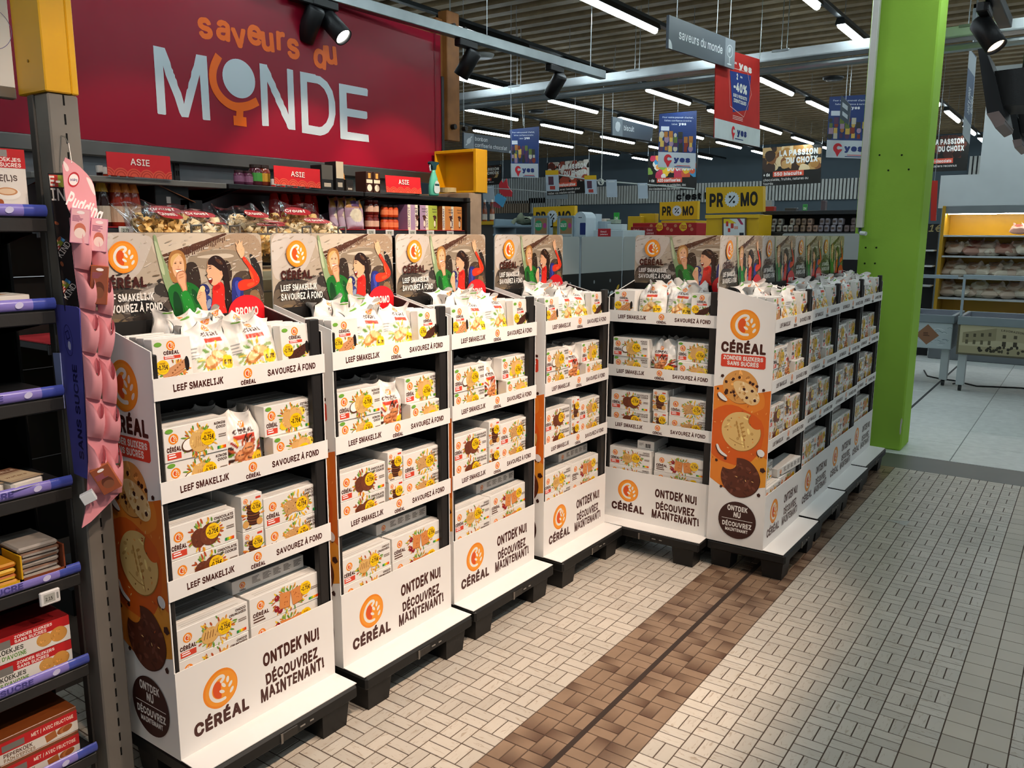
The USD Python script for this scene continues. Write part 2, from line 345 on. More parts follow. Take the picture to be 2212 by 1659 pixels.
# green pillar and its white cable trunking
pl = thing('pillar', 'lime green painted square pillar at the end of the stand row', 'pillar')
b_ = MB(); b_.box(.46, .924, 5.66, 5.985, 0, 4.1, H('#9CC848'), .012); b_.build('shaft', 'plaster', pl)
b_ = MB()
for q in ((1919, 368), (1963, 366), (1900, 335), (1948, 335), (1870, 535), (1893, 535), (1868, 569), (1890, 569)):
    p = at(*q, 1, 5.66); b_.lathe([(0, 0), (.007, 0), (.007, .003), (0, .003)], H('#1F2A10'), 8, M=mat4((p[0], p[1]+.001, p[2]), rx=math.pi/2))
b_.build('drill_hole', 'matte', pl, kind='stuff')
b_ = MB(); b_.poly(blob([(.012, 0), (.022, .03), (.018, .08), (.026, .13), (.012, .15), (.008, .07)]), H('#D9D7C8'), frame((.895, 5.6595, .12), (1, 0, 0), (0, 0, 1)), .0005); b_.build('chipped_paint', 'plaster', pl)
tr = thing('cable_trunking', 'white cable trunking strip up the left edge of the green pillar', 'trunking')
b_ = MB(); b_.box(.478, .525, 5.60, 5.658, 1.72, 4.0, H('#CFCBC2'), .004); b_.build('trunking_cover', 'paint', tr)
b_ = MB(); b_.tube([(.50, 5.64, 1.73), (.505, 5.62, 1.69), (.52, 5.60, 1.68)], .012, H('#2B3A4A')); b_.tube([(.515, 5.6, 1.68), (.56, 5.58, 1.675)], .016, H('#D9DEDD')); b_.build('plug', 'plastic', tr)

# ---------------------------------------------------------------- ceiling lights
def ordinal(n): return 'first second third fourth fifth sixth seventh eighth ninth tenth eleventh twelfth thirteenth fourteenth fifteenth sixteenth seventeenth eighteenth nineteenth twentieth twenty-first twenty-second twenty-third twenty-fourth twenty-fifth twenty-sixth twenty-seventh twenty-eighth'.split()[n]
def build_fixture(p):
    b_ = MB(); b_.prism(Polygon([(-.045, 0), (.045, 0), (.032, .05), (-.032, .05)]), 0, 1.38, H('#2A2D2E'), frame((0, 0, .015), (-1, 0, 0), (0, 0, 1))); b_.build('housing', 'metal', p)
    for a, e in ((.01, .66), (.70, 1.35)):
        b_ = MB(); b_.tube([(0, a, .008), (0, e, .006)], .029, WHITE, 8); b_.build('tube', 'tube_glow', p)
    b_ = MB()
    for a in (.15, 1.2): b_.tube([(0, a, .05), (0, a, .4)], .003, H('#8A8E90'), 4)
    b_.build('hanger', 'metal', p)
rows = (2.86, 1.40, -.07, -1.52, -2.97, -4.47, -5.95, -7.4)
for i, x in enumerate(rows):
    rail = MB(); rail.box(x-.03, x+.03, 1 if i > 3 else -3, 19.5, 3.565, 3.60, H('#3A3E40'), .004)
    tag(rail.build('light_rail', 'metal'), 'slim grey ceiling light rail, %s row from the right' % ordinal(i), 'rail', 'ceiling light rails')
    for k in range(-3, 7):
        if k < 0 and i > 3: continue
        if i in (6, 7) and k < 2: continue
        place('fixture', 'fluorescent_light', 'white fluorescent tube light, %s row from the right, %s from the front' % (ordinal(i), ordinal(k+3)), 'light', mat4((x, 4.76+2.08*k, 3.5)), 'ceiling tube lights', build_fixture)
# galvanised cable tray crossing the shop under the lights
ct = thing('cable_tray', 'galvanised cable tray crossing below the ceiling lights', 'cable tray')
ang = math.atan2(-.28, 5.65)
Ac = mat4((-1.4, 6.57, 3.2), rz=ang)
b_ = MB(); b_.box(-4.2, 6.5, -.03, .16, .0, .012, H('#B9BFC2'), M=Ac); b_.box(-4.2, 6.5, -.03, -.02, 0, .085, H('#C3C9CC'), M=Ac); b_.box(-4.2, 6.5, .15, .16, 0, .085, H('#C3C9CC'), M=Ac); b_.build('tray', 'metal', ct)
b_ = MB(); b_.tube([(Ac@(-4.2, .03, -.07, 1))[:3], (Ac@(6.5, .03, -.07, 1))[:3]], .032, H('#9AA0A2'), 10); b_.build('conduit', 'metal', ct)
b_ = MB()
for x in np.arange(-3.6, 6, 1.5):
    for dx in (0, .05): b_.tube([(Ac@(x+dx, .06, .05, 1))[:3], (Ac@(x+dx, .06, .9, 1))[:3]], .004, H('#9AA0A2'), 4)
    b_.box(x-.05, x+.1, -.04, .17, .07, .09, H('#8B9092'), M=Ac)
b_.build('hanger', 'metal', ct)
# light track in front of the red sign, with its black spotlights
tk = thing('light_track', 'grey spotlight track running over the world-food gondola', 'rail')
pa, pb = at(640, -17, 2, 3.0), at(1300, 171, 2, 3.0)
dv = (pb-pa)/np.linalg.norm(pb-pa); At = mat4(tuple(pa), rz=math.atan2(dv[1], dv[0])-math.pi/2); LT = np.linalg.norm(pb-pa)+.02
b_ = MB(); b_.box(-.03, .03, -.6, LT, 0, .07, H('#8E9496'), .004, M=At); b_.build('rail', 'metal', tk)
b_ = MB()
for y in (.3, 1.7, 3.1): b_.tube([(At@(0, y, .07, 1))[:3], (At@(0, y, .9, 1))[:3]], .004, H('#9AA0A2'), 4)
b_.build('hanger', 'metal', tk)
def spot_builder(lit, aim):
    def f(p):
        b_ = MB(); b_.box(-.03, .03, -.1, .1, -.05, 0, H('#141414'), .006); b_.build('adaptor', 'plastic', p)
        b_ = MB(); b_.lathe([(0, 0), (.014, 0), (.014, .05), (0, .05)], H('#141414'), 10, (0, .05, -.095)); b_.build('stem', 'plastic', p)
        d = np.array(aim, float); d /= np.linalg.norm(d); zz = -d; xx = np.cross([0, 1., 0], zz); xx /= np.linalg.norm(xx); yy = np.cross(zz, xx)
        A = np.eye(4); A[:3, :3] = np.c_[xx, yy, zz]; A[:3, 3] = (0, .05, -.11)
        b_ = MB(); b_.lathe([(0, .06), (.045, .06), (.056, .045), (.056, -.14), (.049, -.14), (.047, -.12)], H('#17181A'), 20, M=A); b_.build('barrel', 'plastic', p, True)
        b_ = MB(); b_.lathe([(.0, -.122), (.048, -.122)], WHITE, 20, M=A); b_.build('lens', lit, p)
    return f
def track_spot(px, py, lab, key, lit, aim, z=3.0):
    q = at(px, py, 2, z)
    if q[0] < 0: q = pa+dv*((q-pa)@dv); q[2] = 3.0
    place(key, 'track_spotlight', lab, 'spotlight', mat4(tuple(q)), 'black track spotlights', spot_builder(lit, aim))
track_spot(655, -6, 'unlit black track spotlight, left of the lit one over the red sign', 'sp0', 'matte', (-.5, -.05, -.8), 2.99)
track_spot(702, 2, 'lit black track spotlight with a glowing lens over the red sign', 'sp1', 'lamp_glow', (.75, .1, -.75), 2.99)
track_spot(994, 90, 'black track spotlight beside the timber posts', 'sp2', 'matte', (-.55, -.1, -.8))
track_spot(1172, 146, 'black track spotlight where the track meets the cable tray', 'sp3', 'matte', (-.7, .2, -.75))
track_spot(2128, 12, 'black spotlight with a warm lens at the upper right beyond the pillar', 'sp4', 'lamp_dim', (.5, -.25, -.75), 2.9)
b_ = MB(); q = at(2153, 22, 2, 2.9); b_.box(q[0]-.035, q[0]+.035, q[1]-1.5, q[1]+.5, 2.9, 2.96, H('#3F4345'), .004); tag(b_.build('light_track', 'metal'), 'short dark light track at the upper right of the pillar', 'rail')

# ---------------------------------------------------------------- promotional stands (local: x along the front, y back, z up; metres)
def emblem(cx, cy, r, fine=True):
    n = 2 if fine else 1
    tr = lambda g: affinity.translate(affinity.scale(g, r, r, origin=(0, 0)), cx, cy)
    it = [(tr(rough(0, 0, 1, .025 if fine else 0, 44 if fine else 18, 3)), ORANGE)]
    if fine: it.append((tr(rough(.03, -.02, .9, .02, 30, 5)), H('#F39A2B')))
    it.append((tr(blob([(-.42, .34), (-.1, .46), (.06, .22), (-.02, -.1), (.06, -.5), (-.2, -.5), (-.46, -.2)])), REDOR))
    C = stroke([(.06, .34), (.16, .42), (.22, .52), (.1, .63), (-.14, .62), (-.42, .42), (-.6, .08), (-.56, -.26), (-.36, -.52), (-.08, -.64), (.2, -.62)], .17, n)
    it.append((tr(C), WHITE))
    for x, y, ro in ((.42, .30, 82), (.17, .10, 128), (.56, -.0, 52), (.06, -.2, 148), (.62, -.34, 55)): it.append((tr(ell(x, y, .17, .085, ro, 4 if fine else 2)), WHITE))
    return it
def brand(x, y, h, w, tol=.8, align='l', col=BROWN): return [(T('CÉRÉAL', x, y, h, w, 6, 0, align, tol), col)]
def front_print():
    it = emblem(145, 305, 61)+brand(46, 193, 36, 198)
    for s, x, y, h, w in (('ONTDEK NU!', 301, 305, 38, 235), ('DÉCOUVREZ', 308, 238, 36, 218), ('MAINTENANT!', 286, 190, 37, 266)): it.append((T(s, x, y, h, w, 5, 1.0), BROWN))
    return it
def lip_print(z): return [(T('LEEF SMAKELIJK', 57, z+20, 18, 161, 4, .8, 'l', 1.2), BROWN), (T('SAVOUREZ À FOND', 374, z+20, 18, 191, 4, .8, 'l', 1.2), BROWN)]+[q for q in emblem(303, z+38, 15.5, False)]+brand(276, z+6, 11, 55, 1.2)
def choc(x, y, s, seed): return (affinity.rotate(Polygon([(x-s, y-.6*s), (x+.3*s, y-s), (x+s, y), (x+.4*s, y+.9*s), (x-.7*s, y+.6*s)]), seed*47, origin='center'), H('#3A150D'))
def leafs(cx, cy, R, n, seed, sz, cols=('#5E8F2E', '#8DB04A', '#F2C12E', '#D98A2B', '#B5522A', '#E8B04A'), asp=.62):
    g = np.random.default_rng(seed); it = []
    for k in range(n):
        a = g.uniform(0, 2*np.pi); rr = R*g.uniform(.75, 1.15); x, y = cx+rr*np.cos(a), cy+rr*np.sin(a)*asp
        it.append((ell(x, y, sz*g.uniform(.8, 1.6), sz*g.uniform(.3, .5), math.degrees(a)+g.uniform(-30, 30), 2), H(cols[g.integers(len(cols))])))
    return it
def big_cookie(cx, cy, R, base, dark, seed, bite, asp=1.0, spots=0, relief=18):
    g = np.random.default_rng(seed)
    body = rough(cx, cy, R, .02, 50, seed, asp)
    for bx, by, br in bite: body = body.difference(rough(cx+bx*R, cy+by*R, br*R, .06, 24, seed+3))
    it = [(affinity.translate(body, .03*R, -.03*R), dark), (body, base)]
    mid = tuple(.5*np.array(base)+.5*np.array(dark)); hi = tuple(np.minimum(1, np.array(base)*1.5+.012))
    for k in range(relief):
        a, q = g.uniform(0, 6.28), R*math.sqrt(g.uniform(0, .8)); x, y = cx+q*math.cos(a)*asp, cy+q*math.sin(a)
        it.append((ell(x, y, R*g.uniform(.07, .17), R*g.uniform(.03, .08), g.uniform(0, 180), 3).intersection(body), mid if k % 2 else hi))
    for k in range(spots):
        a, q = g.uniform(0, 6.28), R*math.sqrt(g.uniform(0, .7)); s, c = choc(cx+q*math.cos(a)*asp, cy+q*math.sin(a), R*g.uniform(.06, .12), k); it.append((s.intersection(body), c))
    return it
def side_print():
    """the stand's side: emblem, red tag, three biscuits on orange, round badge (x from the back edge, mm)"""
    org = Polygon(list(chaikin([(0, 928), (30, 938), (75, 946), (140, 925), (210, 915), (280, 935)], 2))+list(chaikin([(280, 462), (200, 440), (120, 415), (75, 422), (0, 465)], 2)))
    it = [(org, H('#E0701B'))]
    for k, (x, y, r) in enumerate(((60, 880, 120), (230, 500, 120), (40, 520, 90), (200, 880, 60))): it.append((rough(x, y, r, .15, 30, k).intersection(org), H('#E8862A' if k != 1 else '#E99A2E')))
    it.append((rough(110, 690, 150, .1, 30, 8).intersection(org), H('#DB5F17')))
    it += emblem(138, 1238, 73)+brand(24, 1106, 43, 223)
    it.append((Polygon([(28, 1036), (34, 1031), (240, 1033), (247, 1040), (246, 1090), (240, 1096), (34, 1093), (28, 1088)]), H('#D6402A')))
    it += [(T('ZONDER SUIKERS', 137, 1068, 18, 196, 5, .7, 'c'), WHITE), (T('SANS SUCRES', 137, 1042, 18, 156, 5, .7, 'c'), WHITE)]
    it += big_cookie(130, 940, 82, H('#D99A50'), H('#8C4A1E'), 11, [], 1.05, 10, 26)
    cr = blob([(90, 960), (130, 972), (190, 950), (232, 900), (222, 862), (180, 852), (130, 885), (105, 920)]); it += [(cr, H('#E7C48B'))]
    g = np.random.default_rng(4)
    for k in range(22):
        x, y = g.uniform(100, 225), g.uniform(860, 960)
        if cr.contains(Point(x, y)): it.append((ell(x, y, g.uniform(4, 10), g.uniform(3, 6), g.uniform(0, 180), 2), H(('#F3DDB3', '#B97F42', '#D7A865')[k % 3])))
    for k, (x, y) in enumerate(((95, 975), (125, 985), (150, 930), (190, 925), (165, 890), (205, 880), (60, 958), (212, 950), (178, 965))): it.append(choc(x, y, 8, k))
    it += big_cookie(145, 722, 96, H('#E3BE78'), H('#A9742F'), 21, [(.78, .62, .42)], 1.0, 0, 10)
    st = H('#B98A45')
    it.append((stroke([(170, 640), (160, 690), (140, 760)], 3, 2), st)); it.append((stroke([(90, 680), (130, 660), (165, 655)], 3, 2), st))
    for k in range(4):
        for sx in (-1, 1): it.append((ell(150-5*k+sx*12, 700+20*k, 11, 4.5, 65+(-sx)*38, 3), st))
    for x, y in ((95, 780), (190, 760), (205, 690), (80, 720), (120, 650), (185, 650)): it.append((ell(x, y, 3, 3, 0, 2), H('#8E5A22')))
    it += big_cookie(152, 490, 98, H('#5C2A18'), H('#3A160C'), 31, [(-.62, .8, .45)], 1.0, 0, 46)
    co, cw = H('#5A2E1C'), H('#EDEBEA')
    for pts in ([(18, 900), (35, 905), (75, 868), (62, 860), (30, 875)], [(22, 640), (34, 645), (48, 612), (88, 590), (78, 582), (40, 600)], [(228, 640), (250, 648), (270, 632), (262, 608), (236, 612)]):
        it.append((affinity.translate(blob(pts), -4, -5), co)); it.append((blob(pts), cw))
    for k, (x, y, s) in enumerate(((40, 985, 9), (62, 905, 11), (105, 895, 7), (262, 545, 14), (60, 430, 8), (250, 418, 10), (30, 560, 8), (75, 575, 8), (245, 935, 8), (20, 920, 6))): it.append(choc(x, y, s, k))
    for k in range(26): it.append((ell(g.uniform(8, 272), g.uniform(440, 900), 6, 2, g.uniform(0, 180), 2), H(('#F3C77E', '#F0A24E', '#B8531A')[k % 3])))
    it.append((ell(150, 270, 95, 95, 0, 10), H('#3B1A14')))
    it += [(T('ONTDEK', 150, 318, 24, 104, 5, .6, 'c'), WHITE), (T('NU', 150, 286, 24, 38, 5, .6, 'c'), WHITE), (sbox(72, 272, 228, 274.5), WHITE), (T('DÉCOUVREZ', 150, 236, 22, 150, 5, .6, 'c'), WHITE), (T('MAINTENANT', 150, 212, 15, 116, 5, .6, 'c'), WHITE)]
    return it
def header_print():
    """rainy open-top car with two laughing women, flat print; mm, y down from the top edge"""
    cl = Polygon([(0, 308), (0, 16), (5, 5), (16, 0), (584, 0), (595, 5), (600, 16), (600, 308)])
    it = [(cl, H('#B6A794'))]
    def a(pts, c, n=2, smooth=True): it.append(((blob(pts, n) if smooth else Polygon(pts)).intersection(cl), H(c)))
    a([(0, 0), (215, 0), (190, 60), (150, 130), (70, 150), (0, 165)], '#C8BDB2'); a([(0, 0), (100, 0), (60, 60), (0, 110)], '#CFC6BD')
    a([(190, 0), (460, 0), (300, 65), (215, 90)], '#CDBFAC'); a([(450, 0), (600, 0), (600, 120), (540, 70), (430, 40), (330, 80)], '#A78F76')
    a([(0, 175), (70, 150), (140, 165), (230, 175), (300, 190), (420, 230), (600, 160), (600, 308), (0, 308)], '#4A4038')
    a([(70, 225), (160, 165), (225, 140), (260, 190), (200, 230), (120, 240)], '#8A8178'); a([(110, 200), (180, 165), (215, 160), (170, 200)], '#B5ABA0')
    a([(0, 185), (60, 200), (110, 250), (90, 308), (0, 308)], '#6B5D4D'); a([(30, 240), (120, 255), (180, 308), (20, 308)], '#7E6A4F'); a([(60, 262), (110, 262), (150, 300), (110, 305)], '#95805F')
    a([(110, 190), (190, 200), (250, 230), (240, 308), (150, 308), (120, 250)], '#2A2522'); a([(215, 140), (260, 175), (255, 200), (190, 180)], '#3A332E')
    # windscreen frame, rear wheel arch, seats
    a([(230, 66), (450, 2), (462, 0), (466, 4), (300, 74), (236, 92)], '#5C3A2A', 0, False)
    g = np.random.default_rng(2)
    for k in range(34): x = 236+k*6.6; it.append((sbox(x, 78-(x-236)*.33+g.uniform(-6, 4), x+3, 92-(x-236)*.33+g.uniform(0, 10)).intersection(cl), H('#4A2A1E')))
    a([(310, 70), (440, 48), (520, 60), (560, 100), (520, 130), (330, 110)], '#93836F'); a([(320, 75), (460, 62), (500, 75), (440, 82)], '#C7BAA8')
    a([(300, 95), (345, 85), (360, 130), (360, 190), (310, 180)], '#35281F'); a([(425, 88), (470, 85), (480, 130), (470, 160), (430, 150)], '#3B2A20')
    a([(545, 60), (575, 80), (600, 130), (600, 230), (570, 190), (560, 120)], '#2B2522'); a([(480, 125), (560, 120), (600, 190), (600, 260), (520, 250), (470, 200)], '#4F4034'); a([(540, 190), (580, 185), (590, 235), (548, 240)], '#8A6A48')
    for k in range(230):
        x, y = g.uniform(0, 600), g.uniform(0, 308); up_ = y < 150-.1*x+40*(x > 420)
        cc = ('#C3B6A6', '#B0A290', '#A39480', '#CBBFB2') if y < 120 else ('#5A4E42', '#3A322B', '#7E7262', '#6B5A46', '#2E2823')
        it.append((ell(x, y, g.uniform(3, 16), g.uniform(1, 3.2), -18+g.uniform(-12, 12), 2).intersection(cl), H(cc[g.integers(len(cc))])))
    # woman with fair hair, green jacket, arm raised to the left
    a([(204, 4), (216, 6), (222, 40), (236, 80), (248, 105), (262, 160), (285, 200), (262, 206), (240, 180), (226, 130), (212, 60)], '#8FA277'); a([(208, 20), (218, 30), (232, 90), (238, 130), (224, 120), (214, 70)], '#B7C29C')
    a([(240, 165), (275, 150), (320, 150), (350, 170), (372, 205), (350, 260), (345, 308), (255, 308), (262, 250), (245, 205)], '#1F6A26'); a([(255, 175), (278, 180), (292, 240), (280, 300), (262, 290)], '#123F1A'); a([(318, 165), (345, 185), (350, 220), (335, 225)], '#16491F')
    a([(250, 76), (262, 54), (290, 50), (308, 64), (312, 100), (306, 118), (296, 140), (282, 150), (262, 152), (252, 136), (248, 108)], '#A8743F'); a([(262, 74), (282, 64), (300, 74), (304, 105), (298, 132), (284, 142), (268, 132), (260, 104)], '#E8B48C')
    a([(256, 80), (266, 66), (284, 60), (300, 68), (284, 68), (268, 82), (262, 105), (257, 100)], '#D6AC6C')
    for x in (273, 291): a([(x-5, 93), (x, 90), (x+5, 93), (x, 94)], '#5A3A2A', 1)
    a([(270, 89), (276, 87), (278, 88.5), (271, 90.5)], '#8A5A34', 1); a([(286, 88), (294, 87), (296, 89), (287, 90)], '#8A5A34', 1); a([(282, 96), (285, 106), (280, 107)], '#D3986F', 1)
    a([(270, 112), (284, 110), (297, 112), (292, 120), (276, 120)], '#FFF3E6'); a([(268, 111), (284, 109), (298, 111), (284, 112.5)], '#B5533F', 1)
    a([(273, 119), (300, 112), (310, 126), (306, 152), (310, 178), (294, 186), (284, 160), (272, 146)], '#B5785A'); a([(276, 122), (298, 116), (306, 128), (302, 150), (306, 175), (296, 182), (288, 160), (276, 146)], '#E3A981'); a([(280, 128), (300, 122), (300, 126), (282, 132)], '#C98A63', 1); a([(280, 136), (300, 131), (300, 134), (282, 140)], '#C98A63', 1)
    a([(284, 184), (306, 172), (322, 200), (334, 245), (320, 262), (300, 250), (290, 215)], '#238A2E'); a([(300, 255), (322, 250), (330, 308), (302, 308)], '#2C7A30')
    # dark-haired woman in red turtleneck and blue jacket
    a([(470, 150), (495, 140), (520, 150), (516, 200), (512, 240), (520, 308), (470, 308)], '#2A2F7A'); a([(480, 160), (500, 150), (506, 190), (498, 220)], '#3D49A8'); a([(352, 160), (380, 158), (392, 185), (372, 200), (352, 185)], '#262A66'); a([(372, 190), (398, 205), (385, 250), (380, 308), (366, 308), (364, 230)], '#34407F'); a([(376, 210), (394, 206), (388, 236), (372, 240)], '#8593B0')
    a([(398, 165), (430, 150), (446, 170), (440, 220), (450, 260), (455, 308), (378, 308), (384, 250), (398, 210)], '#E02A1E'); a([(400, 170), (426, 160), (430, 176), (402, 184)], '#B81C17')
    a([(384, 92), (396, 80), (416, 76), (436, 84), (446, 110), (440, 140), (424, 158), (404, 168), (394, 160), (390, 146), (380, 138), (385, 126), (379, 118), (386, 108)], '#E4AB86')
    a([(384, 98), (392, 80), (412, 69), (438, 74), (458, 98), (462, 130), (466, 175), (472, 230), (462, 262), (448, 240), (444, 200), (444, 158), (440, 126), (420, 112), (404, 100), (392, 100)], '#2A1813'); a([(410, 80), (432, 82), (446, 100), (430, 100)], '#50301F')
    a([(428, 122), (437, 118), (440, 130), (432, 138)], '#DFA07A', 1); a([(388, 112), (398, 108), (400, 111), (389, 114)], '#3A2018', 1); a([(386, 106), (399, 102), (400, 104), (387, 108)], '#3A2018', 1)
    a([(384, 142), (398, 139), (402, 148), (395, 160), (389, 157)], '#7A2018'); a([(385, 143), (397, 141), (398, 146), (388, 148)], '#FFF3E6', 1)
    a([(345, 185), (352, 172), (362, 168), (370, 178), (374, 196), (372, 230), (380, 250), (372, 268), (358, 240), (346, 216), (338, 204)], '#E6AE88'); a([(352, 168), (366, 162), (374, 174), (364, 186), (354, 182)], '#E7C88E')
    for k in range(3): a([(340+4*k, 204-8*k), (352+5*k, 198-8*k), (353+5*k, 200-8*k), (341+4*k, 206-8*k)], '#C4855E', 1)
    a([(360, 268), (374, 256), (384, 280), (376, 308), (362, 300)], '#D3281F')
    a([(494, 160), (520, 150), (552, 152), (556, 140), (540, 110), (516, 84), (524, 72), (540, 90), (566, 120), (586, 150), (580, 168), (552, 180), (520, 188), (498, 186)], '#E2381D'); a([(540, 112), (560, 140), (558, 152), (550, 150)], '#F25A2C'); a([(530, 165), (565, 160), (560, 172), (534, 178)], '#F0542A')
    a([(500, 60), (496, 44), (504, 34), (512, 28), (520, 32), (524, 44), (530, 52), (526, 74), (514, 84), (508, 72)], '#E8B48C'); a([(498, 42), (494, 30), (498, 29), (504, 42)], '#E8B48C', 1); a([(508, 34), (508, 22), (512, 22), (514, 34)], '#E8B48C', 1); a([(516, 33), (520, 24), (523, 25), (521, 36)], '#E8B48C', 1)
    # rain
    for k in range(170):
        x, y = g.uniform(120, 590), g.uniform(20, 300); l = g.uniform(2, 6)
        it.append((Polygon([(x, y), (x+1.2, y), (x+l*.5+.8, y+l), (x+l*.5, y+l)]).intersection(cl), H(('#E9E4DC', '#C9C6BC', '#9DB08F')[k % 3])))
    for k in range(90):
        x = g.uniform(430, 595); it.append((ell(x, g.uniform(5, 60), 1.6, .8, g.uniform(0, 90), 1).intersection(cl), H(('#6E4E38', '#8C6E54')[k % 2])))
    it.append((ell(525, 262, 74, 60, 0, 10).intersection(cl), H('#DF1F27')))
    up = lambda L: [(affinity.scale(s, 1, -1, origin=(0, 0)), c) for s, c in L]
    it = up(it)
    it += emblem(106, -70, 46)+brand(31, -157, 27, 143)
    it += [(T('LEEF SMAKELIJK', 29, -197, 20, 165, 4, .8), WHITE), (T('SAVOUREZ À FOND', 28, -229, 21, 192, 4, .8), WHITE), (T('PROMO', 525, -268, 24, 92, 5, .4, 'c'), WHITE)]
    return [(s, c) for s, c in it if not s.is_empty]
P_FRONT, P_SIDE, P_HEAD = front_print(), side_print(), header_print()
WL = H('#EDEAE6')
def build_stand(p):
    bk = H('#1A1817')
    for nm, x0, fl in (('side_panel', 0, True), ('side_panel', .596, False)):
        prof = Polygon([(0, .142), (.285, .142), (.285, 1.415), (0, 1.345)])
        b_ = MB(); b_.prism(prof, -.004, 0, WL, frame((x0 if fl else x0, 0, 0), (0, 1, 0), (0, 0, 1))) if False else b_.slab([(x0, .285, .142), (x0, 0, .142), (x0, 0, 1.345), (x0, .285, 1.415)], .004, WL) if fl else b_.slab([(.6, 0, .142), (.6, .285, .142), (.6, .285, 1.415), (.6, 0, 1.345)], .004, WL)
        sp = b_.build(nm, 'card', p)
        if fl: b_ = MB(); b_.prints(P_SIDE, frame((0, .282, 0), (0, -1, 0), (0, 0, 1)), sc=.001); b_.build('side_print', 'print', sp)
        xi = .0045 if fl else .5955; b_ = MB(); q = [(xi, .001, .142), (xi, .28, .142), (xi, .28, 1.41), (xi, .001, 1.343)]
        b_.slab(q if fl else [q[1], q[0], q[3], q[2]], .0004, bk); b_.build('side_lining', 'card', p)
    b_ = MB(); b_.box(0, .6, -.003, .0, .142, .417, WL); fp = b_.build('front_panel', 'card', p)
    b_ = MB(); b_.prints(P_FRONT, frame((0, -.003, 0), (1, 0, 0), (0, 0, 1)), sc=.001); b_.build('front_print', 'print', fp)
    for z, lz in ((1.212, 1.21), (.926, .922), (.638, .634)):
        b_ = MB(); b_.box(.004, .596, .0, .28, z, z+.004, bk); b_.build('shelf', 'card', p)
        b_ = MB(); b_.box(-.001, .604, -.0035, -.0005, lz, lz+.061, WL); lp = b_.build('shelf_lip', 'card', p)
        b_ = MB(); b_.prints(lip_print(lz*1000), frame((0, -.0035, 0), (1, 0, 0), (0, 0, 1)), sc=.001); b_.build('lip_print', 'print', lp)
    b_ = MB(); b_.box(.004, .596, .0, .28, .338, .342, bk); b_.build('shelf', 'card', p)
    b_ = MB(); b_.box(.004, .596, .278, .283, .142, 1.40, bk); b_.build('back_panel', 'card', p)
    b_ = MB(); b_.slab([(0, -.104, .143), (.6, -.108, .143), (.6, -.003, .146), (0, -.003, .146)], .0025, WL); b_.build('apron', 'print', p)
    for x in (.006, .555):
        b_ = MB(); b_.box(x, x+.039 if x > .1 else x+.016, .004, .03, .345, 1.385 if x > .1 else 1.335, H('#211E1D'), .003); b_.build('inner_post', 'plastic', p)
    out = [(0, 0), (.6, 0), (.6, .292)]+[(.6-.02+.02*math.cos(t), .292+.02*math.sin(t)-.004) for t in np.linspace(0, 1.57, 6)]+[(.02-.02*math.sin(t), .288+.02*math.cos(t)) for t in np.linspace(0, 1.57, 6)]
    b_ = MB(); b_.prism(Polygon(out), -.004, 0, H('#D8D0C4'), frame((0, .283, 1.349), (1, 0, 0), (0, 0, 1))); hp = b_.build('header_card', 'card', p)
    b_ = MB(); b_.prints(P_HEAD, frame((0, .283, 1.657), (1, 0, 0), (0, 0, 1)), sc=.001, dz=.00001); b_.build('header_print', 'gloss_print', hp)
def build_pallet(p):
    c = H('#161514')
    b_ = MB(); b_.box(.0, .6, -.115, .285, .092, .14, c, .008)
    b_.build('deck', 'pallet', p)
    for x in (.02, .45):
        for y in (-.10, .16):
            A = np.array([(x, y), (x+.12, y), (x+.12, y+.11), (x, y+.11)]); cc = A.mean(0); B = cc+(A-cc)*.86
            b_ = MB(); v = [(*q, .0005) for q in B]+[(*q, .094) for q in A]; f = [(0, 2, 1), (0, 3, 2), (4, 5, 6), (4, 6, 7)]+[q for i in range(4) for q in ((i, (i+1) % 4, (i+1) % 4+4), (i, (i+1) % 4+4, i+4))]
            vv = [v[i] for t in f for i in t]; b_.add(vv, np.arange(len(vv)).reshape(-1, 3), c); b_.build('foot', 'pallet', p)
    b_ = MB(); b_.box(.27, .335, -.1175, -.112, .098, .128, H('#26231F'), .002); b_.box(.345, .365, -.1172, -.113, .112, .116, H('#8A857D')); b_.box(.385, .40, -.1172, -.113, .112, .116, H('#8A857D')); b_.box(.268, .276, -.118, -.113, .095, .128, H('#6E675F')); b_.build('clip', 'plastic', p)

